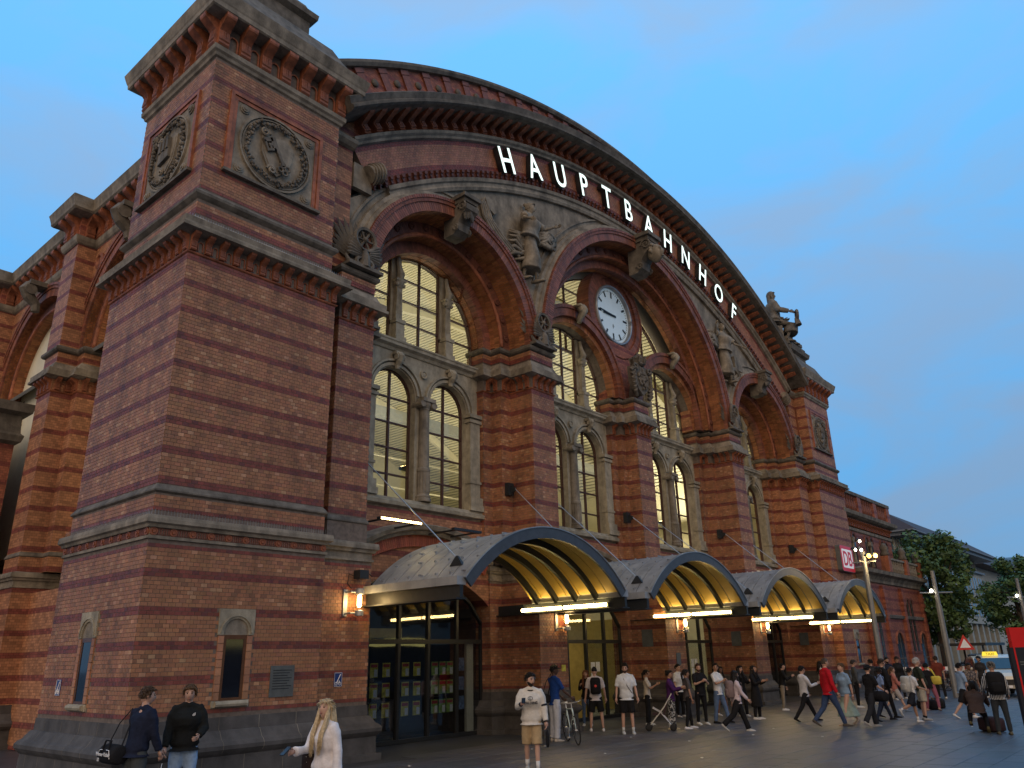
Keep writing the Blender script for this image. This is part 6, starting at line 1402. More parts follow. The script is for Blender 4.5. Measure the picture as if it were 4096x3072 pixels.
HC = [(.30, .27, .22), (.26, .24, .22), (.34, .33, .31), (.22, .20, .19), (.30, .28, .25)]
for i in range(5):                                          # seen mirrored in the shop glass
    mat('render_%d' % i, HC[i], rough=.85, var=.1)
    x0 = 4 + i * 17; hh_ = (15, 17, 14, 18, 16)[i]
    HB = empty('plaza_house', (x0, -42 - (i % 2) * 2, 0), ['pale four storey house mirrored leftmost in the shop glass', 'taller house with lit shop mirrored in the shop glass', 'grey house across the square mirrored behind the shop posters', 'tall dark house mirrored right of the shop posters', 'house across the square mirrored at the end of the glass'][i], 'building', 'houses across the square')
    b = MB(); b.box(0, -12, 0, 16.6, 0, hh_); b.build('wall', 'render_%d' % i, HB)
    b = MB(); b.loft([[(-.4, -12.4, hh_), (17, -12.4, hh_), (17, .4, hh_), (-.4, .4, hh_)], [(1.5, -9, hh_ + 3.2), (15, -9, hh_ + 3.2), (15, -3, hh_ + 3.2), (1.5, -3, hh_ + 3.2)]]); b.build('roof', 'roof_tile', HB)
    b = MB(); b.box(-.6, 0, 0, .6, .03, 1.7); wm2 = b.mesh('window', 'pane_blue')
    for r_ in range(3):
        for k in range(6): obj('window', wm2, HB, (1.6 + k * 2.65, .01, 5.2 + r_ * 3.1))
    b = MB(); b.box(.5, 0, .3, 16, .05, 3.6); b.build('shop_windows', 'window_dark', HB)
    if i in (1, 2): mat('shop_light', (.8, .7, .2), emit=(1., .8, .25), es=1.1, var=0) if 'shop_light' not in MATS else 0; b = MB(); b.box(1, .05, 3.4, 12, .15, 4.1); b.build('shop_sign', 'shop_light', HB)

# ------------------------------------------------------------------ trees
mat('bark', (.075, .055, .04), rough=.9, var=.3, bump=.6, bscale=20)
def leafmat(n, c):
    m = mat(n, c, rough=.55, var=.45, scale=1.3, spec=.3); b = m.node_tree.nodes['Principled BSDF']; b.inputs['Subsurface Weight'].default_value = 0
    return m
leafmat('leaf_a', (.075, .135, .04)); leafmat('leaf_b', (.05, .095, .034)); leafmat('leaf_c', (.10, .15, .045))
def tree(x, y, h, rx, rz, cz, seed, lab, nleaf=9000, lsz=.17):
    rnd = random.Random(seed); E = empty('plane_tree', (x, y, 0), lab, 'tree', 'trees beyond the station')
    b = MB(); tp = V((rnd.uniform(-.3, .3), rnd.uniform(-.3, .3), cz + rz * .3)); b.tube([(0, 0, 0), (.05, .02, h * .15), (tp.x * .4, tp.y * .4, h * .35), tp], [.30, .24, .2, .07], 9)
    ends = []
    for i in range(16):
        a = rnd.uniform(0, 2 * PI); z0 = rnd.uniform(.28, .7) * h; q = rnd.uniform(.45, .9); e = V((rx * q * math.cos(a), rx * q * math.sin(a), cz + rz * rnd.uniform(-.75, .8) * (1 - q * .35)))
        s0 = V((tp.x * z0 / h, tp.y * z0 / h, min(z0, e.z - .2))); mid = s0.lerp(e, .5) + V((0, 0, .4)); b.tube([s0, mid, e], [.10, .06, .02], 6); ends += [e, mid]
    b.build('trunk', 'bark', E, True)
    b = MB(); clumps = []
    for i in range(70):
        a = rnd.uniform(0, 2 * PI); u = rnd.uniform(-1, 1); r = rnd.uniform(.35, 1.) ** .6; q = math.sqrt(1 - u * u)
        clumps.append((V((rx * r * q * math.cos(a) * rnd.uniform(.8, 1.12), rx * r * q * math.sin(a) * rnd.uniform(.8, 1.12), cz + rz * u * r)), rnd.uniform(.45, 1.0) * rx * .30))
    for k in range(nleaf):
        c, R_ = clumps[rnd.randrange(70)] if rnd.random() < .9 else (ends[rnd.randrange(len(ends))], rx * .25)
        d = V((rnd.gauss(0, 1), rnd.gauss(0, 1), rnd.gauss(0, 1))).normalized(); p = c + d * R_ * rnd.uniform(.5, 1.05); l = lsz * rnd.uniform(.7, 1.4)
        u = V((rnd.gauss(0, 1), rnd.gauss(0, 1), rnd.gauss(0, .6))).normalized(); v = u.cross(d).normalized()
        b.mi = rnd.choice((0, 0, 1, 1, 2)); b.add([p - u * l * .6, p + v * l * .42 - u * l * .1, p + u * l * .6, p - v * l * .42 - u * l * .1], [(0, 1, 2, 3)])
    b.build('crown', ['leaf_a', 'leaf_b', 'leaf_c'], E, kind='stuff')
tree(53.5, -.5, 10, 2.9, 4.0, 6.2, 3, 'big leafy plane tree beside the station wing, nearest of the trees', 13000, .22)
tree(61, -4.3, 8.6, 2.5, 3.2, 5.0, 8, 'leafy tree before the dark roof at the right edge', 9000, .2)
tree(66.5, -6.3, 8.6, 2.8, 3.2, 4.6, 12, 'rightmost tree, beyond the red pylon', 9000, .2)

# ------------------------------------------------------------------ street lamps
mat('pole_grey', (.20, .21, .22), rough=.45, var=.15, metal=.3); mat('lamp_white', (1, .9, .7), emit=(1., .88, .65), es=30, var=0); mat('lamp_amber', (1, .8, .4), emit=(1., .50, .08), es=7, var=0)
E = empty('cluster_street_lamp', (30.2, -3.5, 0), 'street lamp with a cluster of amber floodlights beside the red sign', 'street lamp')
b = MB(); b.tube([(0, 0, 0), (0, 0, 6.2)], [.13, .10], 12); b.build('pole', 'pole_grey', E)
b = MB(); b.tube([(-.7, .0, 5.75), (.7, 0, 5.75)], .03, 6); b.tube([(0, -.5, 5.75), (0, .5, 5.75)], .03, 6); b.build('cross_arm', 'pole_grey', E)
for dx, dy, z, big in ((-.45, -.3, 5.95, 1), (.30, -.35, 6.02, 1), (-.35, .25, 6.28, 0), (.12, .15, 6.30, 0), (.25, .2, 6.7, 0)):
    b = MB(); b.lathe((dx, dy, z), [(.02, .14), (.12, .08), (.13, 0)], 10); b.build('floodlight', 'dark_metal', E)
    b = MB(); b.ball((dx - .06, dy - .10, z - .01), .11 if big else .06, .09 if big else .05, .10 if big else .06, 10, 8); b.build('bulb', 'lamp_amber' if big else 'lamp_white', E)
ld = bpy.data.lights.new('cluster_light', 'POINT'); ld.energy = 120; ld.color = (1, .68, .28); ld.shadow_soft_size = .25; lo = bpy.data.objects.new('cluster_light', ld); COL.objects.link(lo); lo.parent = E; lo.location = (-.1, -.6, 5.75)
def crosslamp(x, y, h, lab, lit):
    E = empty('cross_street_lamp', (x, y, 0), lab, 'street lamp', 'cross shaped street lamps on the square')
    b = MB(); b.tube([(0, 0, 0), (0, 0, h * .72), (0, 0, h * .721), (0, 0, h)], [.13, .12, .10, .085], 10); b.build('pole', 'pole_grey', E)
    b = MB(); b.tube([(-.75 * Rt.x, -.75 * Rt.y, h * .82), (.75 * Rt.x, .75 * Rt.y, h * .82)], .035, 6); b.build('cross_arm', 'pole_grey', E)
    b = MB(); b.lathe((-.25 * Rt.x, -.25 * Rt.y, h * .83), [(.02, .16), (.1, .1), (.11, 0)], 10); b.build('floodlight', 'dark_metal', E)
    b = MB(); b.ball((-.28 * Rt.x - .05, -.28 * Rt.y - .08, h * .835), .07, .07, .07, 8, 6); b.build('bulb', 'lamp_white', E)
crosslamp(33.9, -5.3, 5.45, 'cross shaped grey street lamp before the nearest tree', 1)
crosslamp(44.8, -6.9, 5.6, 'farther cross shaped street lamp above the red pylon', 1)

# ------------------------------------------------------------------ red information pylon with dark board
mat('pylon_red', (.55, .015, .015), rough=.35, var=.05); mat('pylon_dark', (.02, .022, .028), rough=.3, var=.1)
E = empty('information_pylon', (10.1, -11.95, 0), 'tall red pylon with a dark timetable board at the right edge', 'sign', None, math.radians(-42))
b = MB(); b.box(-.06, -.04, .0, .55, .04, 2.385); b.build('red_panel', 'pylon_red', E)
b = MB(); b.box(-.20, -.13, .0, .62, -.06, 2.05); b.build('dark_board', 'pylon_dark', E)
b = MB(); b.box(-.13, -.135, 0, -.10, -.131, 2.05); b.build('red_edge', 'pylon_red', E)
b = MB(); b.box(.10, -.137, 0, .112, -.131, 2.05); b.build('board_joint', 'black', E)
for k, (x, z, w_) in enumerate(((-.06, 1.80, .10), (-.06, 1.76, .08), (.17, 1.82, .1), (.17, 1.78, .07), (-.05, 1.45, .05), (.17, 1.40, .08), (.17, 1.25, .06), (.17, 1.1, .08), (.17, .95, .05))): b = MB(); b.box(x, -.136, z, x + w_, -.131, z + .018); b.build('board_text_line', 'plate_grey', E)

# ------------------------------------------------------------------ taxi, other vehicles, barrier, cycles
mat('taxi_paint', (.62, .58, .46), rough=.25, var=.04, coat=.6); mat('car_glass', (.02, .028, .035), rough=.05, var=.1, spec=.7); mat('tyre', (.015, .015, .016), rough=.8, var=.1); mat('rim', (.4, .4, .42), rough=.3, metal=.8, var=.1); mat('head_lamp', (.7, .7, .7), rough=.15, var=.05); mat('taxi_sign', (.9, .7, .05), rough=.4, var=.05, emit=(1., .75, .05), es=.7); mat('car_dark', (.05, .06, .08), rough=.25, var=.05, coat=.6)
def car(x, y, rz, paint, lab, taxi):
    E = empty('taxi' if taxi else 'parked_car', (x, y, 0), lab, 'car', None, math.radians(rz))
    prof = [(-2.25, .35), (-2.3, .75), (-2.2, 1.0), (-1.95, 1.1), (-1.5, 1.62), (-.2, 1.68), (.35, 1.6), (1.05, 1.12), (1.95, .98), (2.2, .85), (2.28, .6), (2.2, .35)]
    b = MB(); rings = []
    for q, wv in ((-.92, .0), (-.90, 1), (.90, 1), (.92, .0)):
        rings.append([(px if wv else px * .985, q * (1 if pz < 1.1 else .86), pz if wv else .35 + (pz - .35) * .97) for px, pz in prof])
    b.loft(rings); b.build('body', paint, E)
    b = MB(); b.loft([[(1.06, q * .80, 1.13), (.42, q * .74, 1.575), (.40, q * .74, 1.585), (1.1, q * .80, 1.14)] for q in (-1, 1)]); b.build('windscreen', 'car_glass', E)
    b = MB(); b.loft([[(-1.98, q * .80, 1.14), (-1.56, q * .72, 1.58), (-1.58, q * .72, 1.59), (-2.0, q * .80, 1.15)] for q in (-1, 1)]); b.build('rear_window', 'car_glass', E)
    for s in (-1, 1):
        for x0, x1 in ((.85, -.1), (-.2, -1.1), (-1.2, -1.75)):
            b = MB(); b.add([(x0, s * .915, 1.12), (x1, s * .915, 1.12), (x1 + (.12 if x1 < -1.5 else 0), s * .80, 1.55), (x0 - (.42 if x0 > .5 else 0), s * .80, 1.55)], [(0, 1, 2, 3)]); b.build('side_window', 'car_glass', E)
        for wx in (1.4, -1.4):
            b = MB(); b.lathe((wx, s * .82 - .1, .33), [(.2, .0), (.33, .02), (.33, .18), (.2, .2)], 20, 'Y'); wh = b.build('wheel', 'tyre', E, True)
            b = MB(); b.lathe((wx, s * .84 - .1, .33), [(.001, .0), (.2, .0), (.2, .16), (.001, .16)], 14, 'Y'); b.build('rim', 'rim', wh)
        b = MB(); b.ball((2.15, s * .66, .78), .12, .2, .09, 10, 8); b.build('headlight', 'head_lamp', E, True)
        b = MB(); b.ball((.72, s * 1.0, 1.15), .08, .11, .08, 8, 6); b.build('mirror', paint, E, True)
    b = MB(); b.box(2.24, -.45, .5, 2.3, .45, .72); b.build('grille', 'black', E); b = MB(); b.box(2.29, -.26, .38, 2.31, .26, .48); b.build('number_plate', 'white_paint', E)
    if taxi:
        b = MB(); b.loft([[(-.1, -.32, 1.68), (.1, -.32, 1.68), (.1, .32, 1.68), (-.1, .32, 1.68)], [(-.05, -.28, 1.86), (.05, -.28, 1.86), (.05, .28, 1.86), (-.05, .28, 1.86)]]); rs = b.build('roof_sign', 'taxi_sign', E)
        me = textmesh('TAXI', .16, .003); me.materials.clear(); me.materials.append(MATS['black']); o = obj('roof_sign_text', me, rs); o.matrix_local = T4(.105, 0, 1.71) @ Matrix.Rotation(PI / 2, 4, 'Z') @ Matrix.Rotation(PI / 2 - .25, 4, 'X')
car(36.6, -6.4, 200, 'taxi_paint', 'cream taxi with yellow roof sign behind the crowd', True)
car(43.5, -5.2, 190, 'taxi_paint', 'pale second taxi parked behind the first one', False)
car(52, -3.0, 170, 'car_dark', 'dark car half hidden behind the barriers', False)
mat('barrier_red', (.55, .04, .03), rough=.5, var=.1)
for k in range(3):
    E = empty('construction_barrier', (44 + k * .3, -1.2 - k * 1.75, 0), ['red and white striped barrier nearest the station wing', 'middle one of three red and white striped barriers', 'red and white striped barrier nearest the taxi'][k], 'barrier', 'construction barriers', math.radians(-60))
    for i in range(8): b = MB(); b.box(-.8 + i * .2, -.02, .85, -.6 + i * .2, .02, 1.08); b.build('stripe_board', 'barrier_red' if i % 2 else 'white_paint', E)
    b = MB(); 
    for s in (-.7, .7): b.box(s - .03, -.04, 0, s + .03, .0, 1.1); b.box(s - .2, -.25, 0, s + .2, .25, .08)
    b.box(-.8, -.02, .35, .8, .02, .47); b.build('barrier_frame', 'plate_grey', E)
TB = empty('warning_sign', (40.5, -4.6, 0), 'red edged triangular warning sign before the office block', 'sign', None, math.radians(-55))
b = MB(); b.tube([(0, 0, 0), (0, 0, 2.0)], .03, 6); b.build('post', 'steel', TB)
b = MB(); b.poly([(-.45, 1.95), (.45, 1.95), (0, 2.7)], -.05, -.035); b.build('sign_plate', 'barrier_red', TB); b = MB(); b.poly([(-.27, 2.05), (.27, 2.05), (0, 2.5)], -.06, -.052); b.build('sign_field', 'white_paint', TB)
SH_ = empty('market_shelter', (47, -3.6, 0), 'dark flat roofed shelter behind the parked bicycles', 'shelter')
b = MB(); b.box(-2.6, -1.2, 2.15, 2.6, 1.2, 2.3); b.build('roof', 'dark_metal', SH_)
for sx in (-2.4, 2.4):
    for sy in (-1, 1): b = MB(); b.box(sx - .05, sy - .05, 0, sx + .05, sy + .05, 2.15); b.build('post', 'dark_metal', SH_)
def bicycle(x, y, rz, lab, c1=(.55, .62, .60), lean=0., basket=False, group=None):
    E = empty('bicycle', (x, y, 0), lab, 'bicycle', group, math.radians(rz)); E.rotation_euler = (math.radians(lean), 0, math.radians(rz)); fm = cloth(c1)
    for wx in (-.50, .50):
        b = MB(); b.tube([(wx + .325 * math.cos(t), 0, .34 + .325 * math.sin(t)) for t in [2 * PI * i / 28 for i in range(29)]], .016, 6); w_ = b.build('wheel', 'tyre', E, True)
        b = MB()
        for i in range(14): a = 2 * PI * i / 14; b.tube([(wx, 0, .34), (wx + .31 * math.cos(a), 0, .34 + .31 * math.sin(a))], .0025, 3)
        b.lathe((wx, -.03, .34), [(.02, 0), (.02, .06)], 8, 'Y'); b.build('spokes', 'steel', w_)
    b = MB(); bb, st_, hd, hl = (-.08, 0, .30), (-.20, 0, .80), (.36, 0, .84), (.41, 0, .68)
    for p, q, r in ((bb, st_, .017), (st_, hd, .015), (bb, hl, .018), (hd, hl, .02), (bb, (-.5, 0, .34), .011), (st_, (-.5, 0, .34), .010), (hl, (.46, 0, .5), .014), ((.46, 0, .5), (.50, 0, .34), .012)): b.tube([p, q], r, 6)
    b.build('frame', fm, E, True)
    b = MB(); b.tube([st_, (-.225, 0, .93)], .012, 6); b.loft([[(-.36, -.075, .93), (-.36, .075, .93), (-.36, .075, .96), (-.36, -.075, .96)], [(-.2, -.05, .93), (-.2, .05, .93), (-.2, .05, .975), (-.2, -.05, .975)], [(-.09, -.018, .93), (-.09, .018, .93), (-.09, .018, .96), (-.09, -.018, .96)]]); b.build('saddle', 'white_paint', E)
    b = MB(); b.tube([hd, (.35, 0, .96)], .013, 6); b.tube([(.28, -.27, 1.0), (.36, -.2, .98), (.37, 0, .97), (.36, .2, .98), (.28, .27, 1.0)], .013, 6); b.build('handlebar', 'steel', E)
    b = MB(); b.lathe((-.08, -.05, .30), [(.08, 0), (.08, .01)], 16, 'Y'); b.tube([(-.08, -.07, .30), (.02, -.07, .16)], .01, 5); b.tube([(-.08, .07, .30), (-.18, .07, .44)], .01, 5); b.box(-.02, -.13, .14, .07, -.07, .17); b.box(-.23, .07, .42, -.14, .13, .45); b.build('crank', 'steel', E)
    if basket: b = MB(); b.box(.46, -.18, .82, .78, .18, 1.08); b.build('basket', 'pylon_dark', E)
    return E
bicycle(10.55, -1.75, -128, 'white and teal city bicycle held by the man in blue polo', (.50, .60, .58), 6)
bicycle(39.5, -4.1, 75, 'parked bicycle nearest the taxi, beyond the crowd', (.03, .03, .03), 4, False, 'bicycles parked beyond the crowd'); bicycle(40.6, -3.6, 80, 'parked bicycle with a front basket beyond the crowd', (.05, .07, .1), 4, True, 'bicycles parked beyond the crowd'); bicycle(41.6, -3.0, 80, 'parked bicycle nearest the wing wall, beyond the crowd', (.1, .03, .03), 4, False, 'bicycles parked beyond the crowd')
# ------------------------------------------------------------------ the crowd
W_ = (.62, .62, .62); K = (.013, .013, .015); NAVY = (.012, .016, .034); JEAN = (.09, .14, .24); LJ = (.25, .36, .52); BRN = (.035, .02, .012); BLK = (.010, .008, .007)
STAND = ((2, 4, 3), (-2, 4, 2)); WALK = ((26, 1, 6), (-20, 1, 22)); WALK2 = ((-20, 1, 24), (24, 1, 5)); REST = ((4, 8, 8, 0), (2, 8, 10, 0)); CROSS = ((28, 10, 92, 62), (28, 10, 88, 62)); PHONE = ((6, 8, 12, 0), (25, 10, 95, 18)); SWING = ((-16, 6, 14, 0), (20, 6, 22, 0))
PEOPLE = {}
def P(key, x, y, face, H, label, **k):
    S = dict(x=x, y=y, face=face, H=H, label=label, legs=STAND, arms=REST, top=('tee', W_), bottom=('trousers', K), hair=('short', BRN), seed=len(PEOPLE) + 1, vox=.021); S.update(k); PEOPLE[key] = S; person(S); return S
P('navy', -.90, -2.43, 12, 1.75, 'man in navy sweater seen from behind with a sports bag', top=('long', NAVY), bottom=('wide', (.05, .058, .062)), hair=('short', (.075, .045, .025)), look=-30, lean=6, loose=1.12, arms=((10, 10, 20, 0), (8, 9, 14, 0)), vox=.016, tufts=420, shoes=W_)
P('jacket', -.10, -2.30, -112, 1.75, 'man in black hooded jacket and pale jeans by the tower plinth', top=('jacket', (.012, .013, .013)), bottom=('wide', LJ), hair=('curly', (.09, .05, .022)), look=-8, loose=1.18, arms=((14, 14, 55, 34), (6, 12, 16, 0)), beard=False, vox=.016, tufts=420, tilt=3)
P('blonde', -.01, -5.75, -172, 1.65, 'blonde woman in white blouse and pale jeans looking at a phone', sex='f', top=('blouse', (.66, .63, .64)), bottom=('trousers', (.20, .29, .40)), hair=('long', (.52, .40, .24)), hairlen=.50, tilt=-14, look=8, legs=WALK, loose=1.05, arms=((-4, 12, 10, 0), (22, 8, 66, 8)), vox=.016, tufts=420, shoes=W_)
P('spald', 6.0, -4.2, -143, 1.75, 'bearded man in cream sweatshirt and tan shorts walking with a phone', top=('long', (.55, .52, .47)), bottom=('shorts', (.38, .28, .16)), hair=('short', BLK), beard=True, look=38, legs=((8, 2, 4), (-8, 2, 12)), loose=1.14, arms=((4, 12, 14, 0), (24, 12, 82, 26)), vox=.016, tufts=420, socks=(.30, W_), shoes=(.4, .4, .38), shortlen=1.0)
P('polo', 10.75, -1.05, -20, 1.83, 'man in blue polo and black cap holding a bicycle', top=('tee', (.012, .045, .20)), bottom=('wide', (.42, .45, .52)), skin='dark', hair=('short', BLK), hat=('cap', K), look=-25, arms=((30, 6, 20, 6), (28, 8, 25, 0)), shoes=(.45, .42, .38))
P('redhair', 15.0, 1.0, -150, 1.62, 'red haired woman in black jacket standing in the doorway', sex='f', top=('jacket', K), bottom=('slim', JEAN), hair=('long', (.14, .045, .018)), arms=PHONE, shoes=W_)
P('pack', 13.57, -.37, 40, 1.74, 'man in white shirt and black shorts seen from behind with backpack', top=('tee', (.55, .52, .54)), bottom=('shorts', K), hair=('none', BLK), hat=('beret', K), legs=((4, 8, 2), (-4, 8, 4)), arms=((4, 14, 10, 0), (2, 14, 12, 0)), shoes=W_, loose=1.08)
P('white', 13.33, -1.61, -140, 1.82, 'bearded man in white shirt and black shorts with crossbody strap', top=('tee', (.60, .63, .66)), bottom=('shorts', K), hair=('short', BLK), beard=True, look=-12, tilt=6, loose=1.15, arms=((6, 12, 12, 0), (3, 12, 10, 0)), socks=(.2, (.5, .52, .52)), shoes=(.5, .52, .52), belly=.15)
P('cream', 16.04, -.61, -60, 1.60, 'woman in cream top and black trousers holding a phone near the doors', sex='f', top=('tee', (.50, .46, .40)), hair=('tail', BLK), arms=((26, 10, 92, 16), PHONE[1]), shoes=W_, skin='tan')
P('purple', 15.0, -2.05, -70, 1.60, 'woman with hair bun in purple top and patterned trousers', sex='f', top=('long', (.055, .015, .085)), bottom=('wide', (.02, .02, .022), ('blotch', (.42, .42, .40), 16.)), hair=('bun', BLK), arms=((30, 8, 70, 20), (34, 8, 72, 20)), shoes=(.55, .48, .32), skin='tan')
P('greyv', 15.42, -2.37, -40, 1.62, 'woman in grey tee and dark leggings looking along the square', sex='f', top=('tee', (.075, .068, .07)), bottom=('slim', K), hair=('tail', BLK), legs=((12, 6, 4), (-8, 4, 4)), shoes=(.6, .6, .62), skin='tan')
P('blackt', 16.89, -2.01, -120, 1.74, 'curly haired man in black tee with crossed arms', top=('tee', K), bottom=('slim', K), hair=('curly', (.04, .02, .012)), beard=True, arms=CROSS, shoes=W_, look=-10)
P('behind', 19.3, .1, -100, 1.70, 'man in white tee half hidden behind the man in black', top=('tee', W_), hair=('short', BLK))
P('jeans', 17.53, -2.30, -95, 1.74, 'man in white tee and blue jeans with crossed arms', top=('tee', W_), bottom=('trousers', JEAN), hair=('short', BLK), arms=CROSS, look=-50, legs=((14, 10, 4), (-6, 4, 2)), shoes=K, skin='tan', lean=-3)
P('mint', 20.5, -.9, -110, 1.60, 'woman in grey top and mint shorts behind the men', sex='f', top=('tee', (.28, .30, .29)), bottom=('shorts', (.40, .50, .42)), hair=('long', BLK), hairlen=.3, legs=((10, 6, 8), (-6, 6, 2)), shoes=W_, skin='brown', shortlen=.55)
P('walkbp', 15.2, -4.05, -45, 1.62, 'woman in pink top and flared black trousers striding with a backpack', sex='f', top=('long', (.50, .42, .45)), bottom=('wide', K), hair=('long', BLK), hairlen=.36, legs=((24, 1, 4), (-26, 1, 26)), arms=SWING, shoes=(.5, .5, .48))
P('blkjk', 20.35, -1.74, -120, 1.62, 'woman in black jacket holding a small bag near the middle pier', sex='f', top=('jacket', K), hair=('long', BLK), hairlen=.34, arms=((26, 8, 80, 20), REST[1]), look=20)
P('coat', 19.43, -2.67, -90, 1.63, 'person in long black coat and beanie with white boots', top=('coat', K), hair=('long', BLK), hairlen=.3, hat=('beanie', K), arms=((28, 8, 85, 20), (26, 8, 85, 20)), shoes=W_, tilt=-16, skin='tan')
P('tan', 23.73, -1.76, -60, 1.62, 'man in black cap and tan trousers leaning over a phone', top=('jacket', K), bottom=('trousers', (.22, .19, .15)), hair=('short', BLK), hat=('cap', K), arms=PHONE, tilt=-22, lean=8, shoes=W_)
P('hoodie', 19.29, -4.36, -40, 1.68, 'man in white hoodie striding with phone raised', top=('hoodie', (.50, .50, .52)), hood=True, hair=('short', BLK), hat=('cap', K), legs=((30, 1, 4), (-26, 1, 14)), arms=((12, 8, 30, 0), (30, 8, 75, 10)), shoes=K)
P('sandal', 27.62, -1.82, -50, 1.64, 'dark haired woman in white top and blue jeans beside the last pier', sex='f', top=('tee', (.45, .43, .40)), bottom=('slim', (.03, .045, .08)), hair=('long', BLK), hairlen=.4, legs=((8, 5, 4), (-4, 5, 2)), skin='tan', shoes=(.12, .06, .04))
P('red', 17.85, -5.66, -45, 1.90, 'tall man in red jacket and blue jeans crossing the square', top=('jacket', (.42, .012, .022)), bottom=('trousers', (.035, .06, .13)), hair=('buzz', (.07, .05, .035)), legs=WALK2, arms=((-6, 8, 20, 0), (6, 8, 16, 0)), look=8, shoes=(.08, .07, .06), skin='fair')
P('skirt', 18.48, -5.92, 150, 1.72, 'person in pale blue shirt and long mint skirt walking in sandals', sex='f', top=('tee', (.20, .30, .42)), bottom=('skirt', (.26, .33, .28)), hair=('curly', (.10, .06, .03)), legs=((22, 2, 4), (-22, 2, 16)), arms=SWING, loose=1.1, shoes=(.4, .32, .25), tilt=-10)
P('duffel', 18.12, -6.74, -30, 1.64, 'man in black tee and cap walking with a black duffel bag', top=('tee', K), bottom=('wide', (.02, .022, .028)), hair=('short', BLK), hat=('beanie', K), beard=True, legs=((14, 2, 4), (-20, 2, 18)), arms=((14, 10, 14, 0), (20, 10, 40, 0)), shoes=(.35, .35, .35), lean=5)
P('bluet', 20.18, -6.39, -40, 1.58, 'woman in pale blue tee and dark jeans striding', sex='f', top=('tee', (.18, .25, .42)), bottom=('slim', (.018, .026, .05)), hair=('tail', BLK), legs=((26, 1, 4), (-18, 1, 10)), arms=((18, 8, 18, 0), (-10, 8, 20, 0)), skin='dark', lean=6, shoes=K)
P('tall', 21.59, -6.12, -50, 1.76, 'tall youth in black hoodie and black trousers', top=('hoodie', K), hood=True, hair=('curly', BRN), legs=((-12, 2, 14), (12, 2, 2)), shoes=K)
P('girl', 24.34, -5.6, -60, 1.50, 'girl in pink jacket and light skirt in the crowd', sex='f', top=('jacket', (.42, .16, .13)), bottom=('shorts', (.40, .36, .34)), hair=('tail', (.10, .055, .03)), legs=WALK2, arms=((20, 8, 70, 20), SWING[1]), shoes=(.12, .16, .22))
P('boy', 20.08, -7.31, -35, 1.52, 'boy in white tee and dark shorts running past with backpack', top=('tee', (.55, .55, .56)), bottom=('shorts', (.015, .017, .025)), hair=('short', BLK), hat=('cap', K), legs=((16, 1, 6), (-34, 1, 40)), arms=((30, 8, 95, 10), (14, 8, 60, 0)), shoes=W_, socks=(.25, W_), skin='tan', lean=6)
P('old', 21.11, -7.32, -55, 1.76, 'grey haired man in dark green tee and beige shorts', top=('tee', (.028, .034, .022)), bottom=('shorts', (.40, .37, .30)), hair=('short', (.45, .44, .42)), belly=.7, loose=1.12, shoes=(.28, .28, .28), arms=((4, 10, 10, 0), (2, 10, 12, 0)), socks=(.12, K))
P('pinkp', 25.2, -6.55, 0, 1.58, 'woman in black top and pink trousers bending with a yellow bag', sex='f', top=('long', K), bottom=('trousers', (.28, .09, .12)), hair=('short', BLK), legs=((10, 16, 8), (-14, 16, 14)), arms=((30, 12, 80, 20), (30, 12, 80, 20)), lean=14, side=-8, shoes=(.42, .26, .2))
P('bgA', 31.3, -3.4, -130, 1.70, 'bearded man in dark tee far back by the wing', top=('tee', NAVY), hair=('short', BLK), beard=True)
P('bgB', 32.4, -3.5, -120, 1.72, 'person in dark tracksuit with white tie far back by the wing', top=('hoodie', K), hair=('short', BLK), hat=('cap', K))
P('bgred', 32.8, -5.0, 30, 1.70, 'man in rust red shirt seen from behind near the barriers', top=('tee', (.13, .03, .02)), hair=('short', BRN))
P('bgC', 28.5, -3.6, 60, 1.66, 'person in dark jacket and backpack turned to the wing', top=('jacket', (.03, .03, .032)), hair=('short', BLK))
P('bgD', 26.1, -3.7, -60, 1.68, 'man in grey jacket beside the last pier behind the red jacket', top=('jacket', (.06, .065, .07)), hair=('short', BRN), hat=('cap', (.05, .05, .055)))
P('lblue', 22.24, -8.2, -50, 1.64, 'youth in pale blue tee, black shorts and cap walking', top=('tee', (.24, .33, .46)), bottom=('shorts', K), hair=('short', BLK), hat=('cap', K), legs=WALK, arms=((24, 8, 40, 0), (10, 8, 30, 0)), shoes=W_, lean=5)
P('taxim', 34.2, -6.4, 160, 1.66, 'man in dark tee looking up before the taxi', top=('tee', (.03, .03, .034)), hair=('short', BLK), beard=True, tilt=20)
P('stripe', 17.34, -10.11, 20, 1.68, 'person in striped track jacket and hat with a big backpack, from behind', top=('jacket', (.02, .02, .022), ('stripes', (.55, .55, .55), 9.)), bottom=('trousers', (.03, .035, .04)), hair=('curly', (.16, .15, .13)), hat=('hat', K), shoes=(.10, .09, .06), arms=((20, 14, 40, 0), (10, 14, 30, 0)), loose=1.1)
P('crouch', 17.5, -9.55, 10, 1.68, 'person in brown coat crouching over bags at the right', top=('jacket', (.055, .035, .028)), bottom=('trousers', K), hair=('long', BLK), hairlen=.25, hip=.30, lean=38, legs=((100, 12, 128), (70, 8, 118)), arms=((50, 10, 20, 0), (45, 10, 25, 0)), shoes=(.14, .12, .06), tilt=-20, loose=1.15)
P('curly', 23.7, -8.2, -140, 1.55, 'person in dark patterned shirt behind the youth in pale blue', top=('tee', (.05, .045, .05), ('blotch', (.20, .16, .13), 22.)), hair=('curly', BLK), skin='brown')
bake()

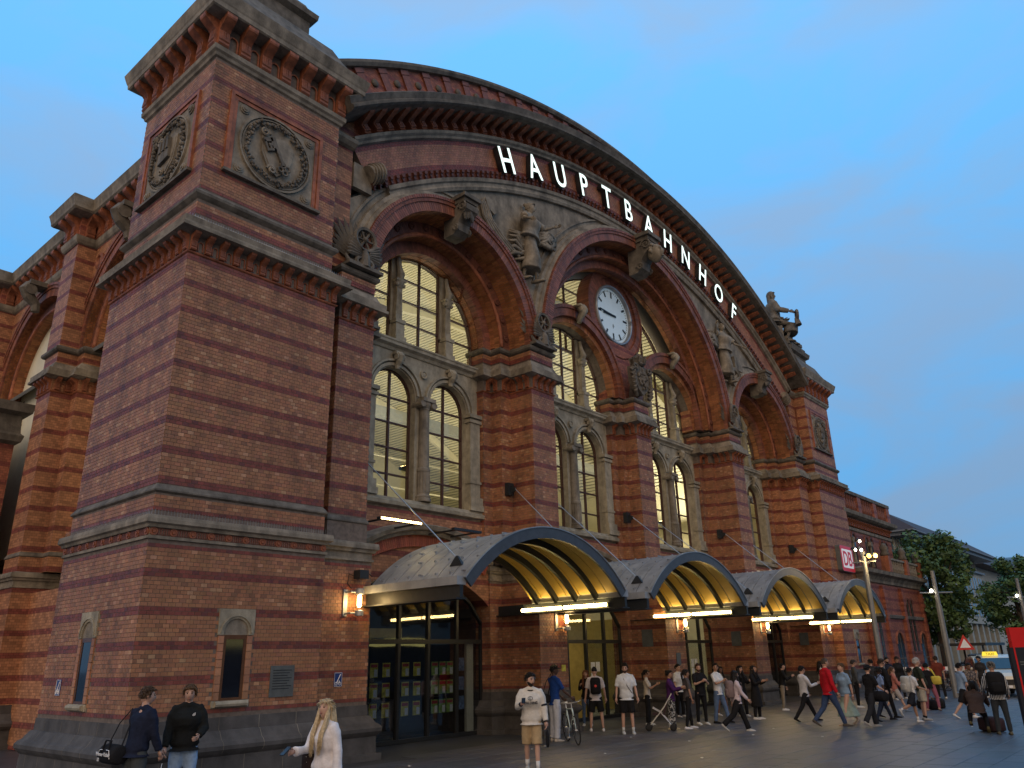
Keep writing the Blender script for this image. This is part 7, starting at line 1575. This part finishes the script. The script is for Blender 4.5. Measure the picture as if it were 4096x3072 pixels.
# ------------------------------------------------------------------ what they carry
mat('phone_glass', (.012, .012, .016), rough=.12, var=.05, spec=.7)
def rbox(b, c, sx, sy, sz, k=.78):
    x, y, z = c; b.loft([[(x + px * sx * q, y + py * sy * q, z + h * sz) for px, py in ((-1, -.6), (-.6, -1), (.6, -1), (1, -.6), (1, .6), (.6, 1), (-.6, 1), (-1, .6))] for h, q in ((-1, k), (-.8, 1), (.55, 1), (.85, .92), (1, k * .8))])
def holding(key, name, lab, cat, local=None, rz=0.):
    S = PEOPLE[key]; p = at_person(S, local) if local is not None else V((S['x'], S['y'], 0)); return empty(name, p, lab, cat, None, math.radians(S['face'] - 90) + rz)
for key, s, lab in (('blonde', 1, 'black phone in the hand of the blonde woman'), ('spald', 1, 'black phone held by the bearded man in cream sweatshirt'), ('hoodie', 1, 'phone raised by the man in white hoodie'), ('cream', 1, 'phone held by the woman in cream top'), ('tan', 1, 'phone held by the man in tan trousers')):
    hp = PEOPLE[key]['_h'][s]; E = holding(key, 'phone', lab, 'phone', hp + V((-.01 * s, .01, .03))); E.rotation_euler.x = math.radians(-35)
    b = MB(); b.box(-.037, -.075, -.004, .037, .075, .004); b.build('case', 'black', E); b = MB(); b.box(-.034, -.071, .0042, .034, .071, .0052); b.build('screen', 'phone_glass', E)
def backpack(key, col, lab, w_=.15, h_=.23, d=.10, z=None, yo=0.):
    S = PEOPLE[key]; J = S['_J']; c = J['chest']; E = holding(key, 'backpack', lab, 'backpack', (c.x, c.y - .185 * S['H'] / 1.75 - yo, c.z - .03)); m = cloth(col)
    b = MB(); rbox(b, (0, 0, 0), w_, d, h_); b.build('pack', m, E, True)
    b = MB(); rbox(b, (0, -d * .95, -h_ * .35), w_ * .75, d * .35, h_ * .42); b.build('front_pocket', m, E, True)
    for s in (-1, 1): b = MB(); b.tube([(s * .07, d * .8, h_ * .8), (s * .085, d + .06, h_ * .95), (s * .09, d + .21, h_ * .7), (s * .10, d + .22, h_ * .0), (s * .13, d + .08, -h_ * .6)], .016, 6, True, .5); b.build('strap', m, E, True)
    return E
bp = backpack('pack', K, 'black backpack on the man in white shirt and black shorts'); b = MB(); b.lathe((-.01, -.142, -.0), [(.001, 0), (.035, 0), (.035, .01)], 10, 'Y'); b.build('badge', 'barrier_red', bp)
backpack('walkbp', (.20, .15, .15), 'pinkish brown backpack on the striding woman'); backpack('boy', (.42, .42, .40), 'pale backpack on the running boy'); backpack('stripe', K, 'big black backpack on the person in striped jacket', .19, .27, .13); backpack('girl', K, 'dark backpack on the girl in pink jacket', .13, .18, .09)
def duffel(key, local, col, lab, l=.27, r=.14, text=False, rz=0., strap=True):
    E = holding(key, 'sports_bag', lab, 'bag', local, rz); m = cloth(col)
    b = MB(); b.loft([[(x, math.cos(t) * r * .85 * q, math.sin(t) * r * q * (.8 if math.sin(t) < 0 else 1)) for t in [2 * PI * i / 12 for i in range(12)]] for x, q in ((-l, .75), (-l * .95, .92), (-l * .5, 1), (l * .5, 1), (l * .95, .92), (l, .75))]); b.build('bag', m, E, True)
    b = MB(); b.tube([(-l * .4, -r * .8, r * .3), (-l * .35, -r * .5, r * 1.3), (l * .35, -r * .5, r * 1.3), (l * .4, -r * .8, r * .3)], .014, 6); b.build('handle', m, E)
    if strap: b = MB(); b.tube([(-l * .9, 0, r * .5), (-l * .5, .1, .42), (.05, .18, .62), (l * .7, .12, .4), (l * .9, 0, r * .5)], .014, 6, True, .5); b.build('shoulder_strap', m, E)
    if text:
        for tx, sz, p in (('Winner Kicker', .075, (0, -r * .9 - .004, .0)), ('10', .07, (-l * .62, -r * .86 - .004, -.075))):
            me = textmesh(tx, sz, .002); me.materials.clear(); me.materials.append(MATS['white_paint']); o = obj('bag_lettering', me, E); o.matrix_local = T4(*p) @ Matrix.Rotation(PI / 2, 4, 'X')
        b = MB(); b.tube([(-l * .8, -r * .80, .03), (-l * .6, -r * .82, .08), (-l * .2, -r * .86, .085)], .005, 4); b.tube([(l * .3, -r * .86, .085), (l * .6, -r * .82, .08), (l * .75, -r * .8, -.03)], .005, 4); b.build('piping', 'white_paint', E)
    return E
duffel('navy', (-.30, -.16, .86), K, 'black sports bag with white lettering on the man in navy', .25, .155, True, math.radians(-12))
duffel('duffel', (.20, .1, .80), K, 'black duffel bag carried by the man in black tee', .30, .16); duffel('polo', (-.16, -.20, 1.03), K, 'black shoulder bag on the man in blue polo', .16, .13)
# jacket mark and sweatshirt print lie on the clothes
def chest_text(key, tx, size, z, x=0., m='black', dy=.0, parent_rot=0.):
    S = PEOPLE[key]; me = textmesh(tx, size, .003, bold=.002); me.materials.clear(); me.materials.append(MATS[m])
    n0 = S['_J']['rx']; fy = S['_J']['fy']; R = .135
    for v in me.vertices:
        t = v.co.x / .19; v.co.z += 0; v.co.x, v.co.z = .19 * math.sin(t), v.co.z - .19 * (1 - math.cos(t))
    o = obj('chest_print', me, S['_R']); o.matrix_local = T4(x, dy, z) @ Matrix.Rotation(PI, 4, 'Z') @ Matrix.Rotation(PI / 2, 4, 'X'); return o
chest_text('spald', 'SPALDING', .066, 1.215, 0, 'black', .205)
S = PEOPLE['spald']; b = MB(); b.tube([(.045 * math.cos(t), .202, 1.32 + .034 * math.sin(t)) for t in [2 * PI * i / 14 for i in range(15)]], .005, 4); b.tube([(0, .204, 1.285), (.008, .205, 1.32), (0, .204, 1.355)], .006, 4); b.build('chest_emblem', 'black', S['_R'])
b = MB(); J = S['_J']; nk = J['neck']; b.tube([nk + V((math.cos(t) * .074, math.sin(t) * .066 + .006, .006 - .02 * math.sin(t))) for t in [2 * PI * i / 16 for i in range(17)]], .012, 6); b.build('collar', cloth(K), S['_R'], True)
for s in (-1, 1): sh, el, wr, d1, d2 = J['arm', s]; b = MB(); b.tube([wr - d2 * .05, wr + d2 * .005], [.048, .042], 10); b.build('cuff', cloth((.02, .022, .03)), S['_R'], True)
sh, el, wr, d1, d2 = J['arm', -1]; b = MB(); b.tube([sh.lerp(el, .75), sh.lerp(el, .87)], [.076, .075], 12); b.build('sleeve_band', cloth((.02, .022, .03)), S['_R'], True)
b = MB(); c0 = nk + V((0, .0, .13)); 
W_g = Matrix.Rotation(math.radians(38), 3, 'Z')
for s in (-1, 1): b.tube([nk + V((0, .021, .214)) + W_g @ V((s * .032 + .024 * math.cos(t), .098, .0 + .020 * math.sin(t))) for t in [2 * PI * i / 10 for i in range(11)]], .003, 4)
b.build('glasses', 'steel', S['_R'])
J = PEOPLE['jacket']['_J']; b = MB()
for i in range(3): b.arc(-.10, 1.335, [(.012 + i * .013, .178), (.018 + i * .013, .178), (.018 + i * .013, .172), (.012 + i * .013, .172)], 0, PI / 2, 6)
b.build('jacket_emblem', 'white_paint', PEOPLE['jacket']['_R'])
E = holding('jacket', 'cigarette', 'lit cigarette between the fingers of the man in black jacket', 'cigarette', PEOPLE['jacket']['_h'][1] + V((0, .03, -.06))); b = MB(); b.tube([(0, 0, 0), (.01, .02, -.07)], .005, 6); b.build('paper', 'white_paint', E)
# shopping bag, studded handbag
hp = PEOPLE['blonde']['_h'][-1]; E = holding('blonde', 'shopping_bag', 'white and red paper shopping bag held by the blonde woman', 'bag', (hp.x - .03, hp.y, hp.z - .42), math.radians(60))
b = MB(); b.loft([[(-.20, -.08, 0), (.20, -.08, 0), (.20, .08, 0), (-.20, .08, 0)], [(-.21, -.085, .32), (.21, -.085, .32), (.21, .085, .32), (-.21, .085, .32)]], True, False); b.build('bag', 'paper', E)
for x0, x1 in ((-.205, -.13), (.10, .205)): b = MB(); b.box(x0, -.089, .0, x1, .089, .30); b.build('red_stripe', 'sign_red', E)
b = MB()
for y_ in (-.06, .06): b.tube([(-.08, y_, .32), (-.06, y_ * .4, .40), (.06, y_ * .4, .40), (.08, y_, .32)], .006, 5)
b.build('handle', 'black', E)
E = holding('blonde', 'handbag', 'dark studded handbag at the hip of the blonde woman', 'bag', (.24, .02, .90)); b = MB(); rbox(b, (0, 0, 0), .10, .07, .13); b.build('bag', cloth((.03, .02, .018)), E, True)
b = MB()
for i in range(60): t = random.uniform(0, 2 * PI); b.ball((.10 * math.cos(t), .07 * math.sin(t), random.uniform(-.11, .1)), .006, .006, .006, 4, 3)
b.build('studs', 'steel', E, kind='stuff'); b = MB(); b.tube([(0, -.04, .12), (-.05, -.04, .32), (-.10, -.02, .50), (-.05, .04, .3), (0, .04, .12)], .008, 5); b.build('strap', cloth(BRN), E)
E = holding('white', 'crossbody_strap', 'grey strap across the chest of the man in white shirt', 'strap', (0, 0, 0)); b = MB(); b.tube([(.09, -.02, 1.53), (.06, .13, 1.42), (-.02, .175, 1.25), (-.14, .12, 1.08), (-.2, .0, 1.02)], .016, 6, True, .4); b.build('webbing', cloth((.12, .12, .12)), E)
hpt = PEOPLE['spald']['_h'][-1]; E = holding('spald', 'umbrella', 'folded black umbrella hanging from the hand of the bearded man', 'umbrella', (hpt.x, hpt.y, hpt.z - .30)); b = MB(); b.tube([(0, 0, 0), (0, 0, .04), (0, 0, .24), (0, 0, .3)], [.02, .03, .032, .012], 10); b.build('folded_canopy', cloth(K), E, True)
E = holding('pinkp', 'yellow_bag', 'yellow shoulder bag on the woman in pink trousers', 'bag', (.22, .05, 1.0)); b = MB(); rbox(b, (0, 0, 0), .16, .08, .14); b.build('bag', cloth((.60, .48, .08)), E, True); b = MB(); b.tube([(0, 0, .12), (-.12, .1, .36), (-.2, .0, .42), (-.1, -.1, .36), (0, -.02, .12)], .016, 6); b.build('strap', cloth((.60, .48, .08)), E)
for x, y, rz, c, lab in ((26.8, -6.3, 20, (.02, .02, .022), 'black travel bag with tan trim on the paving behind the crowd'), (25.9, -6.2, 60, (.015, .015, .02), 'dark suitcase lying behind the woman in pink trousers')):
    E = empty('luggage', (x, y, .17), lab, 'luggage', None, math.radians(rz)); b = MB(); rbox(b, (0, 0, 0), .42, .2, .17); b.build('bag', cloth(c), E, True); b = MB(); b.tube([(-.2, -.1, .15), (-.15, 0, .26), (.15, 0, .26), (.2, -.1, .15)], .015, 5); b.build('handle', cloth((.30, .18, .06)), E)
E = empty('luggage', (18.05, -9.7, .18), 'dark backpack lying open before the crouching person', 'luggage', None, 1.); b = MB(); rbox(b, (0, 0, 0), .3, .22, .17); b.build('bag', cloth((.05, .03, .035)), E, True)
# pushchair of the woman in purple
E = empty('pushchair', (14.55, -1.95, 0), 'folding pushchair with dark seat beside the woman in purple', 'pushchair', None, math.radians(30))
for s in (-.22, .22):
    b = MB(); b.tube([(s, -.35, 1.0), (s, -.1, .62), (s, .35, .12)], .014, 6); b.tube([(s, -.33, .12), (s, .0, .5), (s, .22, .62)], .014, 6); b.build('frame', 'steel', E)
    for y_ in (-.33, .36): b = MB(); b.lathe((s - .02, y_, .10), [(.03, 0), (.10, 0), (.10, .04), (.03, .04)], 14, 'X'); b.build('wheel', 'tyre', E, True)
b = MB(); b.loft([[(-.2, -.08, .42), (.2, -.08, .42), (.2, -.06, .45), (-.2, -.06, .45)], [(-.2, .22, .44), (.2, .22, .44), (.2, .22, .48), (-.2, .22, .48)]]); b.loft([[(-.2, -.1, .42), (.2, -.1, .42), (.2, -.06, .42), (-.2, -.06, .42)], [(-.2, -.26, .86), (.2, -.26, .86), (.2, -.22, .86), (-.2, -.22, .86)]]); b.build('seat', cloth((.05, .03, .035)), E)
b = MB(); b.tube([(-.22, -.35, 1.0), (.22, -.35, 1.0)], .018, 8); b.build('handle', cloth(K), E)
# scraps on the paving
for i in range(22):
    x, y = random.uniform(0, 22), random.uniform(-10, -1.2); b = MB(); s = random.uniform(.012, .03); b.loft([[(-s, -s, 0), (s, -s * .7, 0), (s * .8, s, 0), (-s, s * .6, 0)], [(-s * .7, -s, .012), (s, -s, .006), (s * .6, s, .014), (-s, s, .01)]])
    o = b.build('litter_scrap', 'paper', None, label='small pale paper scrap lying on the paving', category='litter', group='litter on the paving'); o.location = (x, y, .002)
